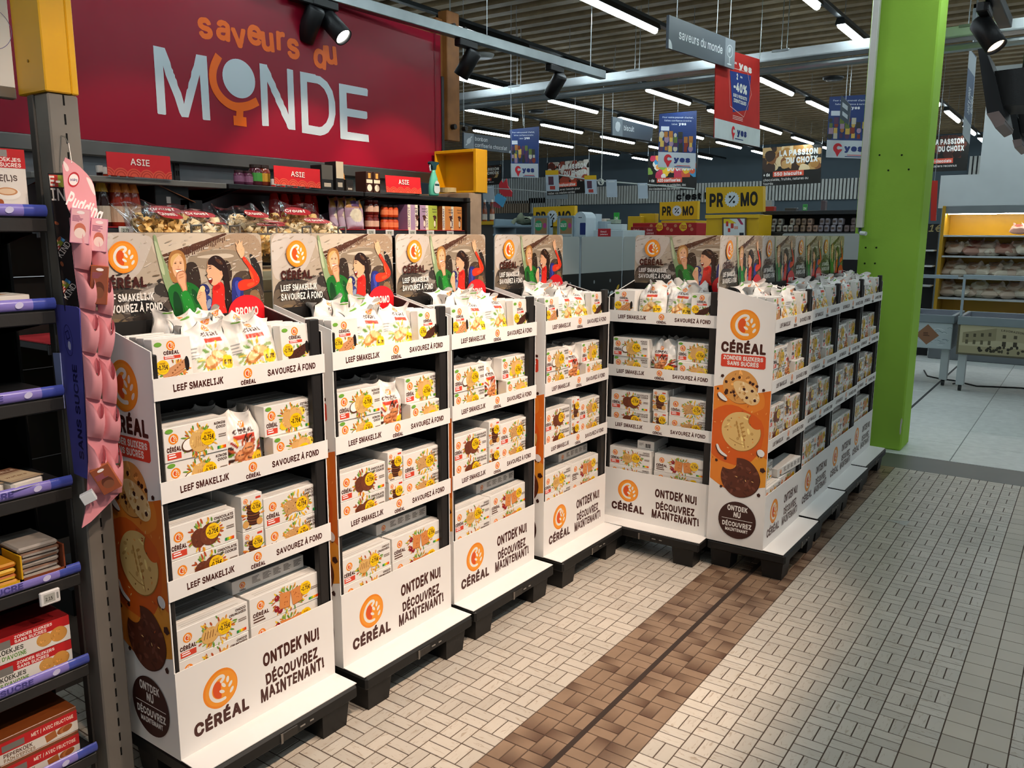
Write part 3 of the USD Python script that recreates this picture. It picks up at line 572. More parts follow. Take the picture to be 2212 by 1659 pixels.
# ---------------------------------------------------------------- goods on the stands
def sticker(x, y, r):
    return [(rough(x, y, r, .02, 22, 2), H('#F7C90E')), (T('PROMO', x, y+r*.36, r*.26, r*.9, 3, 0, 'c', 2), H('#8A4A10')), (T('-0.75€', x, y-r*.32, r*.56, r*1.62, 4, 0, 'c', 1.6), H('#3A1A0A'))]+[(sbox(x-r*.5, y-r*.58-k*r*.12, x+r*.5, y-r*.55-k*r*.12), H('#B57A10')) for k in range(2)]
def fine_text(x, y, w, n, h, col='#5A4A40', seed=1, align='r'):
    g = np.random.default_rng(seed); it = []
    for k in range(n): l = w*g.uniform(.55, 1); it.append((sbox(x-l if align == 'r' else x, y-k*h*2, x if align == 'r' else x+l, y-k*h*2+h), H(col)))
    return it
def biscuits(cx, cy, R, kind, seed):
    it = []
    if kind == 'coconut':
        it += [(ell(cx-R*1.05, cy-R*.2, R*.75, R*.62, 20, 5), H('#5A3A26')), (ell(cx-R*1.05, cy-R*.15, R*.62, R*.5, 20, 5), H('#F6F3EE'))]+big_cookie(cx, cy, R, H('#D9AE68'), H('#A8742F'), seed, [], 1.02, 0, 14)
        for k in range(5): it.append((stroke([(cx-R*.4+k*R*.2, cy-R*.5), (cx-R*.3+k*R*.2, cy+R*.4)], R*.06, 1), H('#B98A45')))
    elif kind == 'lemon':
        it += [(ell(cx-R*1.0, cy-R*.6, R*.5, R*.45, 0, 4), H('#F4CB2A')), (ell(cx+R*1.2, cy+R*.5, R*.5, R*.45, 0, 4), H('#F7D94A'))]
        it += big_cookie(cx-R*.45, cy, R*.95, H('#DDAA66'), H('#A8702F'), seed, [(-.9, .3, .3)], .8, 0, 12)+big_cookie(cx+R*.5, cy+R*.05, R*.98, H('#E2B473'), H('#A8702F'), seed+1, [], .78, 0, 12)
    elif kind == 'choc': it += big_cookie(cx-R*.7, cy-R*.05, R*.85, H('#6A3420'), H('#3A160C'), seed, [], .95, 0, 16)+big_cookie(cx+R*.35, cy, R, H('#743B24'), H('#3A160C'), seed+1, [], .95, 0, 18)
    elif kind == 'hazel':
        for k in range(4): it += big_cookie(cx+R*(-.9+.6*k), cy+R*(.1*(k % 2)), R*.72, H('#C99A63'), H('#7A4A22'), seed+k, [], .95, 2, 12)
    elif kind == 'crunch':
        for k in range(2):
            it += big_cookie(cx+R*(-.75+1.4*k), cy+R*(.25*k-.1), R*.8, H('#DDAE66'), H('#9A6426'), seed+k, [], 1.15, 0, 2)
            for q in range(5): it.append((stroke([(cx+R*(-1.4+1.4*k+.3*q), cy+R*(-.35+.25*k)), (cx+R*(-1.2+1.4*k+.28*q), cy+R*(.3+.25*k))], R*.07, 1), H('#7A4A1E')))
    elif kind == 'cherry':
        for x, y in ((-1.6, .55), (-1.7, -.6), (-1.25, -.9)): it += [(ell(cx+R*x, cy+R*y, R*.32, R*.34, 0, 4), H('#8E1420')), (ell(cx+R*x-R*.08, cy+R*y+R*.1, R*.08, R*.07, 0, 2), H('#E8A0A0'))]
        for k in range(2):
            x = cx+R*(-.65+1.55*k); q = affinity.rotate(sbox(x-R*.55, cy-R*.75, x+R*.6, cy+R*.8).buffer(R*.07, 3), -6+14*k); it += [(affinity.translate(q, R*.06, -R*.06), H('#9A4E1C')), (q, H('#D98A4A'))]
            for j in range(8): g = random.Random(seed+j+9*k); it.append((ell(x+g.uniform(-.4, .4)*R, cy+g.uniform(-.6, .6)*R, R*.1, R*.05, g.uniform(0, 180), 2), H('#B5622A')))
    return it
def carton_items(w, h, kind, title):
    e = h*.155; it = emblem(w*.145, h*.66, e, False)+brand(w*.145, h*.30, h*.12, w*.22, 1.6, 'c')
    if kind != 'cherry': it += [(sbox(w*.04, h*.07, w*.25, h*.25), H('#D6452E'))]+fine_text(w*.06, h*.19, w*.17, 2, h*.035, '#FFFFFF', 3, 'l')
    else: it += fine_text(w*.04, h*.2, w*.24, 2, h*.05, '#5A3A2E', 3, 'l')
    R = h*.33; cx, cy = w*.54, h*.46
    it += leafs(cx, cy, w*.235, 64, len(title)*7+int(w), h*.068, asp=.85*h/w*2)+biscuits(cx, cy, R, kind, int(w))
    for k, t in enumerate(title): it.append((T(t, w*.97, h*.83-k*h*.115, h*.075, None, 3, .5, 'r', 1.6), H('#4A2A1C')))
    it += fine_text(w*.97, h*.50, w*.13, 2, h*.03, '#8A7A70', 5)
    it += [(sbox(w*.82+k*w*.028, h*.08, w*.848+k*w*.028, h*.17), H(c)) for k, c in enumerate(('#1E8A4A', '#85BB2F', '#FECB02', '#EE8100', '#E63E11'))]
    if kind in ('coconut', 'lemon'): it.append((ell(w*.085, h*.9, w*.06, h*.065, 0, 3), H('#6FA83A')))
    return it
def carton(w, h, d, items, stk):
    def f(p):
        b_ = MB(); b_.box(0, w, 0, d, 0, h, WHITE, .0012)
        b_.prints([(sbox(w*.1, d*.25, w*.9, d*.35), H('#C9C4BC')), (sbox(w*.1, d*.5, w*.6, d*.58), H('#C9C4BC'))], frame((0, 0, h), (1, 0, 0), (0, 1, 0))); b_.build('carton', 'card', p)
        b_ = MB(); b_.prints(items, frame((0, 0, 0), (1, 0, 0), (0, 0, 1)), sc=.001); b_.build('front_print', 'print', p)
        b_ = MB(); b_.prints(sticker(*stk), frame((0, 0, 0), (1, 0, 0), (0, 0, 1)), z=.0016, sc=.001); b_.build('price_sticker', 'gloss_print', p)
    return f
def bar_items(w, h, dark):
    it = emblem(w*.47, h*.865, h*.085, False)+brand(w*.47, h*.715, h*.055, w*.42, 1.6, 'c')+[(sbox(w*.26, h*.635, w*.70, h*.69), H('#D6452E'))]+fine_text(w*.29, h*.675, w*.38, 2, h*.012, '#FFFFFF', 3, 'l')
    it += leafs(w*.5, h*.44, w*.36, 40, 5 if dark else 6, h*.035, asp=.5)
    c0, c1 = (H('#4A2416'), H('#2E120A')) if dark else (H('#C98F62'), H('#8A5228'))
    for k in range(2): q = affinity.rotate(sbox(w*.20+k*w*.1, h*.32+k*h*.07, w*.76+k*w*.06, h*.46+k*h*.07), 22, origin='center'); it += [(affinity.translate(q, .8, -1), c1), (q, c0)]+[(ell(w*(.35+.07*j+.1*k), h*(.33+.04*j+.06*k), w*.025, h*.015, 30, 2), c1) for j in range(6)]
    it += [(ell(w*.85, h*.52, w*.06, h*.13, 0, 6), H('#1E1512')), (ell(w*.14, h*.90, w*.1, h*.04, 0, 3), H('#6FA83A'))]
    return it
def bar_box(dark):
    def f(p):
        w, h, d = .117, .158, .036; b_ = MB(); b_.box(0, w, 0, d, 0, h, WHITE, .0012)
        b_.prints([(T('CÉRÉAL', 0, 0, 8, 40, 4, 0, 'l', 2), BROWN)]+[(sbox(-40, -6, 60, -2), H('#B5A99C'))], frame((0, d*.62, h*.55), (0, 0, 1), (0, -1, 0)), sc=.001); b_.build('carton', 'card', p)
        b_ = MB(); b_.prints(bar_items(w*1e3, h*1e3, dark), frame((0, 0, 0), (1, 0, 0), (0, 0, 1)), sc=.001); b_.build('front_print', 'print', p)
        b_ = MB(); b_.prints(sticker(24, 80, 20), frame((0, 0, 0), (1, 0, 0), (0, 0, 1)), z=.0016, sc=.001); b_.build('price_sticker', 'gloss_print', p)
    return f
def waffle_items(w, h):
    it = emblem(w*.2, h*.85, h*.075, False)+brand(w*.2, h*.68, h*.055, w*.28, 1.8, 'c')+[(sbox(w*.68, h*.85, w*.92, h*.91), H('#D6452E'))]+leafs(w*.5, h*.45, w*.42, 34, 9, h*.05, asp=1.1)
    for k in range(7):
        cy = h*(.20+.075*k); it += [(ell(w*.52+(k % 2)*w*.03, cy, w*.31, h*.07, -6, 5), H('#3A1A10')), (ell(w*.52+(k % 2)*w*.03, cy+h*.018, w*.3, h*.055, -6, 5), H('#7A4A2A' if k % 2 else '#5E2E1A'))]
    for k in range(2): it.append((ell(w*(.16+.66*k), h*.2, w*.15, h*.1, 30, 4), H('#D9A25A')))
    return it+fine_text(w*.12, h*.06, w*.5, 1, h*.025, '#5A3A2E', 3, 'l')
def bag_shape(w, h, d, seed, items, crump=1.0, tint=WHITE, n=46, m=60):
    """a crimped paper-foil bag: pillow with folds; its print is evaluated on a fine grid"""
    g = np.random.default_rng(seed)
    U, V = np.meshgrid(np.linspace(-1, 1, n), np.linspace(0, 1, m), indexing='ij')
    body = np.clip(1-np.abs(U)**3.2, 0, 1)**.6*np.clip(np.minimum(V/.10, 1), 0, 1)**.6*np.clip((1.0-V)/.42, 0, 1)**.75
    flare = 1-.10*np.sin(np.pi*np.clip(V, 0, 1))*-1-.10*np.exp(-((V-.82)/.12)**2)
    out = []
    for sd in (-1, 1):
        P = np.stack([U*3.1, V*4.1, np.full_like(U, sd*7.0+seed)], -1)
        fold = (np.abs(meshkit.fbm(P*1.0, 3, seed)-.5)*2)
        crease = np.abs(np.sin(U*5+V*7+6*meshkit.noise(P*.8, seed+5)))
        y = sd*(d/2*body*(1-.35*fold*crump)+.010*crump*(meshkit.noise(P*1.6, seed+9)-.5)*np.clip(V*3-.6, 0, 1)+.004*crump*crease*np.clip(V*2-.8, 0, 1))
        top = np.clip((V-.72)/.28, 0, 1)
        off = top**1.3*(.035*np.sin(U*3.3+seed)+.02*np.sin(U*7+seed*2))*crump
        x = U*w/2*flare*(1-.08*body); z = V*h-top**2*.02*crump*np.abs(np.sin(U*4+seed))-body*0
        out.append(np.stack([x, y+off+top*.012*sd*0, z], -1))
    mb = MB()
    for sd, q in zip((-1, 1), out):
        idx = np.arange(n*m).reshape(n, m); a, b, c, e = idx[:-1, :-1].ravel(), idx[1:, :-1].ravel(), idx[1:, 1:].ravel(), idx[:-1, 1:].ravel()
        f = np.vstack([np.c_[a, b, c], np.c_[a, c, e]]); f = f if sd < 0 else f[:, ::-1]
        col = np.tile(np.array(tint), (n*m, 1))
        if sd < 0 and items:
            X, Z = ((U+1)/2*w*1e3).ravel(), (V*h*1e3).ravel()
            for s, cc in items: col[shapely.contains_xy(s, X, Z)] = cc
        mb.add(q.reshape(-1, 3), f, col)
    return mb
def madeleine_items(w, h):
    it = emblem(w*.55, h*.78, h*.06, False)+[(T('CÉRÉAL', w*.55, h*.65, h*.05, w*.4, 6, 0, 'c', 1.5), BROWN), (sbox(w*.36, h*.56, w*.76, h*.62), H('#D6452E'))]
    it += leafs(w*.5, h*.33, w*.34, 26, 4, h*.045, ('#6E9A4A', '#F2C12E', '#9AB070'), .8)
    for x, y, r in ((.42, .30, 30), (.62, .36, -20)): it += [(ell(w*x, h*y, w*.2, h*.08, r, 5), H('#C57F3C')), (ell(w*x, h*(y+.02), w*.17, h*.055, r, 5), H('#EFC98A'))]
    it += [(T('MADELEINES', w*.55, h*.12, h*.04, w*.5, 4, .5, 'c', 1.5), H('#4A2A1C')), (rough(w*.78, h*.27, w*.15, .02, 20), H('#F7C90E')), (T('0.75', w*.78, h*.245, h*.05, w*.22, 4, 0, 'c', 1.5), H('#3A1A0A')), (ell(w*.2, h*.85, w*.09, h*.025, 0, 3), H('#6FA83A'))]
    return it+fine_text(w*.06, h*.5, w*.16, 6, h*.012, '#8A8A8A', 6, 'l')
def muffin_items(w, h):
    it = emblem(w*.5, h*.72, h*.055, False)+[(T('CÉRÉAL', w*.5, h*.60, h*.055, w*.5, 6, 0, 'c', 1.5), BROWN), (sbox(w*.25, h*.51, w*.75, h*.58), H('#D6452E'))]
    it += leafs(w*.5, h*.3, w*.4, 46, 14, h*.05, ('#3A1E14', '#5E8F2E', '#B5522A', '#F2C12E', '#3A1E14', '#A8342A'), .75)
    for x, y in ((.38, .28), (.6, .22), (.55, .36)): it += [(ell(w*x, h*y, w*.17, h*.08, 20, 5), H('#A85A2E')), (ell(w*x, h*(y+.02), w*.14, h*.055, 20, 5), H('#D98F5A'))]+[(ell(w*(x-.06+.05*k), h*(y+.01), w*.022, h*.014, 0, 2), H('#3A1E14')) for k in range(4)]
    return it+[(rough(w*.77, h*.2, w*.16, .02, 20), H('#F7C90E')), (T('0.75', w*.77, h*.175, h*.05, w*.24, 4, 0, 'c', 1.5), H('#3A1A0A'))]
def bag_builder(w, h, d, seed, items, cr):
    def f(p):
        b_ = bag_shape(w, h, d, seed, items, cr); b_.build('pouch', 'film', p, True)
    return f
MAD, MUF = madeleine_items(150, 220), muffin_items(150, 215)
KINDS = {
    'coconut': (.204, .098, .046, carton_items(204, 98, 'coconut', ('KOKOS', 'COCO')), (138, 50, 24), 'white coconut biscuit carton'),
    'lemon': (.197, .098, .046, carton_items(197, 98, 'lemon', ('CITROEN', 'CITRON', '& YUZU')), (122, 35, 24), 'white lemon biscuit carton'),
    'choc': (.224, .100, .046, carton_items(224, 100, 'choc', ('CHOCOLATE', 'CHIP COOKIE')), (143, 52, 24), 'white chocolate cookie carton'),
    'hazel': (.238, .098, .046, carton_items(238, 98, 'hazel', ('CHOCOLATE', 'CHIP COOKIE', 'HAZELNUT')), (150, 45, 24), 'white hazelnut cookie carton'),
    'crunch': (.246, .096, .046, carton_items(246, 96, 'crunch', ('CHOCO', 'CRUNCHIES')), (160, 48, 24), 'white choco crunch carton'),
    'cherry': (.286, .094, .046, carton_items(286, 94, 'cherry', ()), (222, 56, 23), 'white cherry biscuit carton'),
    'waffle': (.077, .113, .075, waffle_items(77, 113), (52, 72, 20), 'white chocolate waffle carton'),
}
STANDS = [('nearest stand', 0, 0, 90), ('second stand', 0, .64, 90), ('third stand', -.006, 1.267, 90), ('fourth stand', .017, 1.911, 90), ('corner stand', -.047, 2.628, 0), ('sixth stand', .839, 2.609, 90), ('seventh stand', .828, 3.24, 90), ('eighth stand', .819, 3.867, 90), ('farthest stand', .803, 4.496, 90)]
SL = ['white promotional display stand nearest the camera, beside the pink hanging strip', 'white promotional display stand, second from the left', 'white promotional display stand, third from the left', 'white promotional display stand, fourth from the left, just before the corner', 'white promotional display stand in the corner, facing the camera', 'white promotional display stand showing its full biscuit-printed side panel', 'white promotional display stand just behind the one with the full side panel', 'white promotional display stand, second from the green pillar', 'white promotional display stand nearest the green pillar']
def jit(s): return random.uniform(-s, s)
for si, (nm, ox, oy, rz) in enumerate(STANDS):
    S = mat4((ox, oy, 0), rz=math.radians(rz))
    place('stand', 'display_stand', SL[si], 'display stand', S, 'promotional display stands', build_stand)
    place('pallet', 'pallet', 'black plastic pallet under the %s' % nm, 'pallet', S, 'black plastic pallets', build_pallet)
    rowname = ('front', 'second row', 'third row', 'fourth row', 'fifth row')
    def put(kind, x, z, yrow, where, high, tray, y0=.012, rzl=0, rx=0, key=None):
        w, h, d, items, stk, lab = KINDS[kind]
        A = S@mat4((x+jit(.003), y0+yrow*(d+.001)+jit(.0004), z), rz=rzl+jit(.008), rx=rx)
        nme = 'waffle_carton' if kind == 'waffle' else 'biscuit_carton'
        place(kind, nme, '%s, %s, %s, %s tray of %s' % (lab, high, rowname[yrow], tray, nm), 'box', A, lab+'s', carton(w, h, d, items, stk))
    far = si > 5
    nr = 2 if far else 4
    # tray 1: bar boxes left and right, bags between
    for side, x, dk, lab in (('left', .022, 0, 'white cereal bar carton'), ('right', .450, 1, 'white dark-chocolate bar carton')):
        for r in range(nr):
            A = S@mat4((x+jit(.003), .012+.041*r, 1.2165), rz=jit(.02), rx=-.06+.0*r)
            place('bar%d' % dk, 'bar_carton', '%s at the %s, %s, top tray of %s' % (lab, side, rowname[r], nm), 'box', A, lab+'s', bar_box(dk))
    k = 0
    for r in range(3 if not far else 2):
        for c in range(2):
            A = S@mat4((.225+.145*c+jit(.012), .05+.075*r, 1.2165+.012*r), rz=jit(.18), rx=-.26+jit(.10), ry=jit(.10))
            vr = (k+si*2) % 3; k += 1
            place('mad%d' % vr, 'madeleine_bag', 'white madeleine bag, %s, %s heap, top tray of %s' % (rowname[r], 'left' if c == 0 else 'right', nm), 'bag', A, 'white madeleine bags', bag_builder(.150, .198, .078, 3+vr*4, MAD, 1.0))
    # tray 2
    ts = 'second'
    for r in range(nr):
        for hi in (0, 1):
            H_ = ('lower level', 'upper level')[hi]
            put('coconut', .026 if hi else .03, .9305+hi*.099, r, 'left', H_, ts, .010+(.004 if hi == 0 else 0)); put('lemon', .382+(0 if hi else .012), .9305+hi*.099, r, 'right', H_, ts, .03 if r or hi else .012)
    for r in range(2 if far else 3):
        A = S@mat4((.308+jit(.008), .055+.075*r, .9305), rz=jit(.15), rx=-.1+jit(.06), ry=jit(.05)); vr = (si+r) % 2
        place('muf%d' % vr, 'muffin_bag', 'white chocolate-cake bag with dark print, %s, second tray of %s' % (rowname[r], nm), 'bag', A, 'white chocolate-cake bags', bag_builder(.145, .205, .085, 23+vr*6, MUF, .8))
    # tray 3
    ts = 'third'
    for r in range(nr):
        for hi in (0, 1):
            H_ = ('lower level', 'upper level')[hi]
            put('choc', .022, .6425+hi*.101, r, 'left', H_, ts); put('hazel', .354, .6425+hi*.099, r, 'right', H_, ts, .02)
    for r in range(2 if far else 3):
        for hi in (0, 1): put('waffle', .266, .6425+hi*.114, r, 'middle', ('lower level', 'upper level')[hi], ts)
    # tray 4
    ts = 'bottom'
    for r in range(nr):
        for hi in (0, 1):
            H_ = ('lower level', 'upper level')[hi]
            if si == 5 and hi and r == 0: continue
            put('crunch', .02, .3425+hi*.097, r, 'left', H_, ts, .01)
            if si == 5 and hi: continue
            put('cherry', .282, .3425+hi*.0945, r, 'right', H_, ts, .02, rzl=.0)
    w, h, d, items, stk, lab = KINDS['cherry']
    if si == 5: pass
    elif si != 4:
        A = S@mat4((.27, .062+h, .5325), rx=math.pi/2)@mat4((0, 0, 0)) if False else S@mat4((.268+jit(.004), .085, .5335), rz=jit(.01))
        def lying(p):
            b_ = MB(); b_.box(0, .286, 0, .094, 0, .044, WHITE, .0012); b_.build('carton', 'card', p)
            b_ = MB(); it = emblem(38, 22, 11, False)+brand(38, 4, 5, 24, 1.8, 'c')
            for k in range(5): it += fine_text(75+k*42, 34, 34, 6, 2, '#7A7570', k, 'l')
            b_.prints(it, frame((0, 0, 0), (1, 0, 0), (0, 0, 1)), sc=.001); b_.build('back_print', 'print', p)
        place('lying', 'biscuit_carton', 'biscuit carton lying flat with small print on its side, bottom tray of %s' % nm, 'box', A, 'cartons lying flat', lying)
    else:
        def barcode(p):
            b_ = MB(); b_.box(0, .095, 0, .2, 0, .045, WHITE, .0012); b_.build('carton', 'card', p)
            b_ = MB(); b_.prints([(sbox(45+k*3.1, 8, 46.5+k*3.1+(k % 3)*.6, 30), BLACK) for k in range(10)]+fine_text(10, 30, 28, 4, 2, '#8A8580', 4, 'l'), frame((0, 0, 0), (1, 0, 0), (0, 0, 1)), sc=.001); b_.build('barcode_print', 'print', p)
        place('barcode', 'biscuit_carton', 'white carton lying end-on with a barcode, bottom tray of corner stand', 'box', S@mat4((.17, .04, .5365), rz=.05), None, barcode)
    if si == 5:
        place('lying', 'biscuit_carton', 'tipped carton leaning over the front panel, bottom tray of sixth stand', 'box', S@mat4((.275, .03, .4385), rz=-.12, ry=-.06), 'cartons lying flat', None)

# ---------------------------------------------------------------- world-food gondola with its red sign
GX, GF = -1.92, -1.5                                  # back and shelf-front planes
def board(name, label, cat, c, t, col, prints, fr=None, sc=1., mat='print', group=None, pname='print', base='panel', extra=None):
    """a flat sign: its panel and its print; c = 4 corners ccw from its front, lower left first"""
    p = thing(name, label, cat, group=group)
    b_ = MB(); b_.slab(c, t, col); b_.build(base, mat, p)
    c = np.array(c, float); u = c[1]-c[0]; v = c[3]-c[0]
    if prints:
        b_ = MB(); b_.prints(prints, fr or frame(c[0], u, v), z=.0006, dz=.00008, sc=sc); b_.build(pname, mat, p)
    if extra: extra(p)
    return p
def unit(u, v):
    """frame in metres along the edges of a board"""
    return None
def boardm(name, label, cat, c, t, col, prints, **k):
    c = np.array(c, float); u = (c[1]-c[0])/np.linalg.norm(c[1]-c[0]); v = (c[3]-c[0])/np.linalg.norm(c[3]-c[0])
    return board(name, label, cat, c, t, col, prints, frame(c[0], u, v), **k)
CR = H('#8F0D27')
y0, y1, z0, z1 = .30, 3.47, 2.085, 3.02
def py(px, py_): return at(px, py_, 0, -1.88)
def sg(px, py_): q = py(px, py_); return (q[1]-y0, q[2]-z0)
sp = []
OR = H('#F0680C')
for ch, cx, cy, hh, ro in zip('saveursdu', (447, 482, 519, 549, 580, 607, 635, 690, 717), (85, 88, 104, 98, 112, 110, 128, 148, 140), (46, 44, 42, 44, 42, 42, 44, 54, 40), (8, -4, 5, -6, 4, 0, 3, -6, 5)):
    a, b = sg(cx, cy), sg(cx, cy-hh); h_ = (b[1]-a[1])
    g_ = T(ch, 0, 0, 1.0, None, 4); bx = g_.bounds; g_ = affinity.translate(g_, -(bx[0]+bx[2])/2, -bx[1]); s_ = h_/(bx[3]-bx[1])
    sp.append((affinity.rotate(affinity.translate(affinity.scale(g_, s_*1.02, s_, origin=(0, 0)), a[0], a[1]), ro, origin=a), OR))
LG = H('#C3CDD2')
def letter(ch, xl, yl, xr, yr, ht):
    a, b = sg(xl, yl), sg(xr, yr); c_ = sg(xl, ht); w_ = b[0]-a[0]; h_ = c_[1]-a[1]
    g_ = T(ch, 0, 0, 1.0, None, 1); bx = g_.bounds; g_ = affinity.translate(g_, -bx[0], -bx[1])
    return (affinity.translate(affinity.scale(g_, w_/(bx[2]-bx[0]), h_/(bx[3]-bx[1]), origin=(0, 0)), a[0], a[1]), LG)
sp += [letter('M', 340, 246, 454, 257, 100), letter('N', 566, 272, 638, 285, 137), letter('D', 652, 288, 726, 298, 155), letter('E', 735, 300, 797, 304, 180)]
o = sg(516, 170); ro_ = (sg(516, 128)[1]-o[1])
sp.append((ell(o[0], o[1], (sg(550, 170)[0]-sg(480, 170)[0])/2, ro_, 0, 10), LG))
arc = [sg(*q) for q in ((472, 120), (458, 150), (460, 185), (478, 214), (505, 232), (535, 230), (556, 219))]
sp.append((stroke(arc, .045, 2, 2), OR))
st_ = [sg(518, 232), sg(517, 258)]; sp.append((stroke(st_, .045, 0, 2), OR)); sp.append((stroke([sg(504, 260), sg(532, 264)], .05, 0, 2), OR))
sp.append((sbox(3.10, 0, 3.115, .95), H('#7E0B20')))
p = thing('wall_sign', 'large crimson sign with white capitals and orange lettering above the shelves', 'sign')
b_ = MB(); b_.box(-1.90, -1.88, y0, y1, z0, z1, CR); b_.build('panel', 'gloss_red', p)
b_ = MB(); b_.prints(sp, frame((-1.88, y0, z0), (0, 1, 0), (0, 0, 1)), z=.0008, dz=.0001); b_.build('lettering', 'gloss_red', p)
b_ = MB(); b_.box(-1.90, -1.84, y0, y1, z0-.075, z0-.005, H('#6E6A66'), .006); b_.build('bottom_rail', 'metal', p)
b_ = MB(); b_.box(-1.91, -1.87, y1, y1+.025, z0-.05, 2.75, H('#2A2422'), .004); b_.build('end_post', 'plastic', p)
gd = thing('gondola_shelving', 'black gondola shelving with grey back panels under the crimson sign', 'shelving')
for k in range(4):
    ya, yb = .444+.934*(k-0)-.0, .444+.934*(k+1)
    if k == 3: break
    for z in (1.20, 1.68):
        b_ = MB(); b_.box(GX, GF, ya+.006, yb-.006, z-.03, z, H('#1E1D1D'), .003)
        b_.box(GF, GF+.012, ya+.006, yb-.006, z-.045, z-.004, H('#26262B'), .002); sh = b_.build('shelf', 'plastic', gd)
        b_ = MB(); b_.box(GX+.04, GF+.01, ya+.01, yb-.01, z, z+.004, H('#B23038')); b_.build('red_mat', 'matte', sh)
    z = 1.90; c_ = H('#77736C') if k == 0 else H('#201F1F')
    b_ = MB(); b_.box(GX, GF-.0, ya+.006, yb-.006, z-.028, z-.002, c_, .003); sh = b_.build('shelf', 'plastic', gd)
    b_ = MB()
    for y in (ya+.02, yb-.02): b_.slab([(GX, y, z-.13), (GX, y, z-.028), (GF+.08, y, z-.028), (GX+.05, y, z-.12)], .004, H('#2A2928'))
    b_.build('bracket', 'metal', sh)
    for j in range(9):
        z = .2+.21*j; b_ = MB(); b_.box(GX-.02, GX-.004, ya+.012, yb-.012, z+.002, z+.208, H('#7F8386' if z > 1.6 else '#3B3A39'), .003); b_.build('back_panel', 'metal', gd)
for k in range(4):
    y = .444+.934*k; b_ = MB(); b_.box(GX-.03, GX+.01, y-.015, y+.015, 0, 2.08, H('#4A4846'), .003); up = b_.build('upright', 'metal', gd)
    b_ = MB()
    for z in np.arange(1.0, 2.06, .05): b_.box(GX+.009, GX+.0108, y-.009, y-.003, z, z+.025, BLACK); b_.box(GX+.009, GX+.0108, y+.003, y+.009, z, z+.025, BLACK)
    b_.build('slots', 'matte', up, kind='stuff')
b_ = MB(); b_.box(GX, GF+.02, .444, 3.25, 0, .12, H('#1B1A1A')); b_.build('plinth', 'plastic', gd)
ep = thing('end_panel', 'pale wood end panel closing the gondola under the yellow box', 'panel')
b_ = MB(); b_.box(GX-.02, GF+.01, 3.29, 3.425, 0, 1.935, H('#B0977F'), .003); b_.build('board', 'wood', ep)
b_ = MB(); b_.box(GX-.02, GF+.02, 3.252, 3.288, 0, 1.90, H('#211C1A'), .003); b_.build('edge_post', 'plastic', ep)
yb_ = thing('yellow_box', 'open yellow box frame standing on the wooden end panel', 'box')
a, b = at(948, 330, 1, 3.4), at(1038, 322, 1, 3.4); xa, xb, zt = a[0], b[0], b[2]; Y_ = H('#DDA20A')
b_ = MB(); b_.box(xa, xb, 3.46, 3.475, 1.94, zt, Y_); b_.build('back_board', 'paint', yb_)
for nm, q in (('side_board', (xb-.025, xb, 3.35, 3.46, 1.94, zt)), ('side_board', (xa, xa+.012, 3.35, 3.46, 1.94, zt)), ('top_board', (xa+.012, xb-.025, 3.35, 3.46, zt-.02, zt)), ('bottom_board', (xa+.012, xb-.025, 3.35, 3.46, 1.94, 1.952))):
    b_ = MB(); b_.box(*q, Y_, .002); b_.build(nm, 'paint', yb_)
def asie(k, pts, lab):
    c = [np.array(at(*q, 0, GF+.012)) for q in pts]; w = np.linalg.norm(c[1]-c[0]); h = np.linalg.norm(c[3]-c[0]); it = [(sbox(0, 0, w, h*.22), H('#E0563E'))]
    n = 5
    for i in range(n+1):
        for r_, cc in ((.60, '#E0563E'), (.52, '#C23528'), (.44, '#E0563E'), (.34, '#C23528'), (.26, '#E0563E')):
            it.append((ell(w*i/n, 0, w/n*r_, h*.36*r_/.6, 0, 6).intersection(sbox(0, 0, w, h)), H(cc)))
    it.append((T('ASIE', w*.5, h*.52, h*.27, w*.31, 2, 0, 'c'), H('#F7E6DC')))
    boardm('category_card', lab, 'sign', c, .003, H('#D01F28'), it, group=None)
asie(0, ((233, 378), (371, 388), (367, 338), (229, 327)), 'red shelf card with white capitals at the left end of the top shelf')
asie(1, ((593, 397), (692, 407), (691, 366), (591, 357)), 'red shelf card with white capitals beside the pickle jars')
asie(2, ((835, 415), (910, 419), (908, 384), (832, 378)), 'red shelf card with white capitals left of the spray bottle')
def shelf_tag(px, py_, lab, red=False):
    q = at(px, py_, 0, GF+.016); p = thing('price_tag', lab, 'price tag', mat4(tuple(q)), 'electronic price tags')
    b_ = MB(); b_.box(-.002, .006, -.034, .034, -.018, .018, H('#D8D5D2'), .002); b_.build('case', 'plastic', p)
    b_ = MB(); b_.prints([(sbox(-26, -12, 20, 12), H('#8E2A2A' if red else '#A9ABA0')), (T('2,79', -18, -6, 12, 30, 3, 0, 'l', 2), H('#3A3A38'))], frame((.006, 0, 0), (0, 1, 0), (0, 0, 1)), sc=.001); b_.build('display', 'print', p)
for k, (x, y) in enumerate(((272, 498), (333, 499), (399, 499), (801, 502), (841, 503), (890, 503), (929, 504), (972, 505))):
    shelf_tag(x, y, 'small white price tag, %s from the left on the gondola shelf rail' % ordinal(k), k == 1)
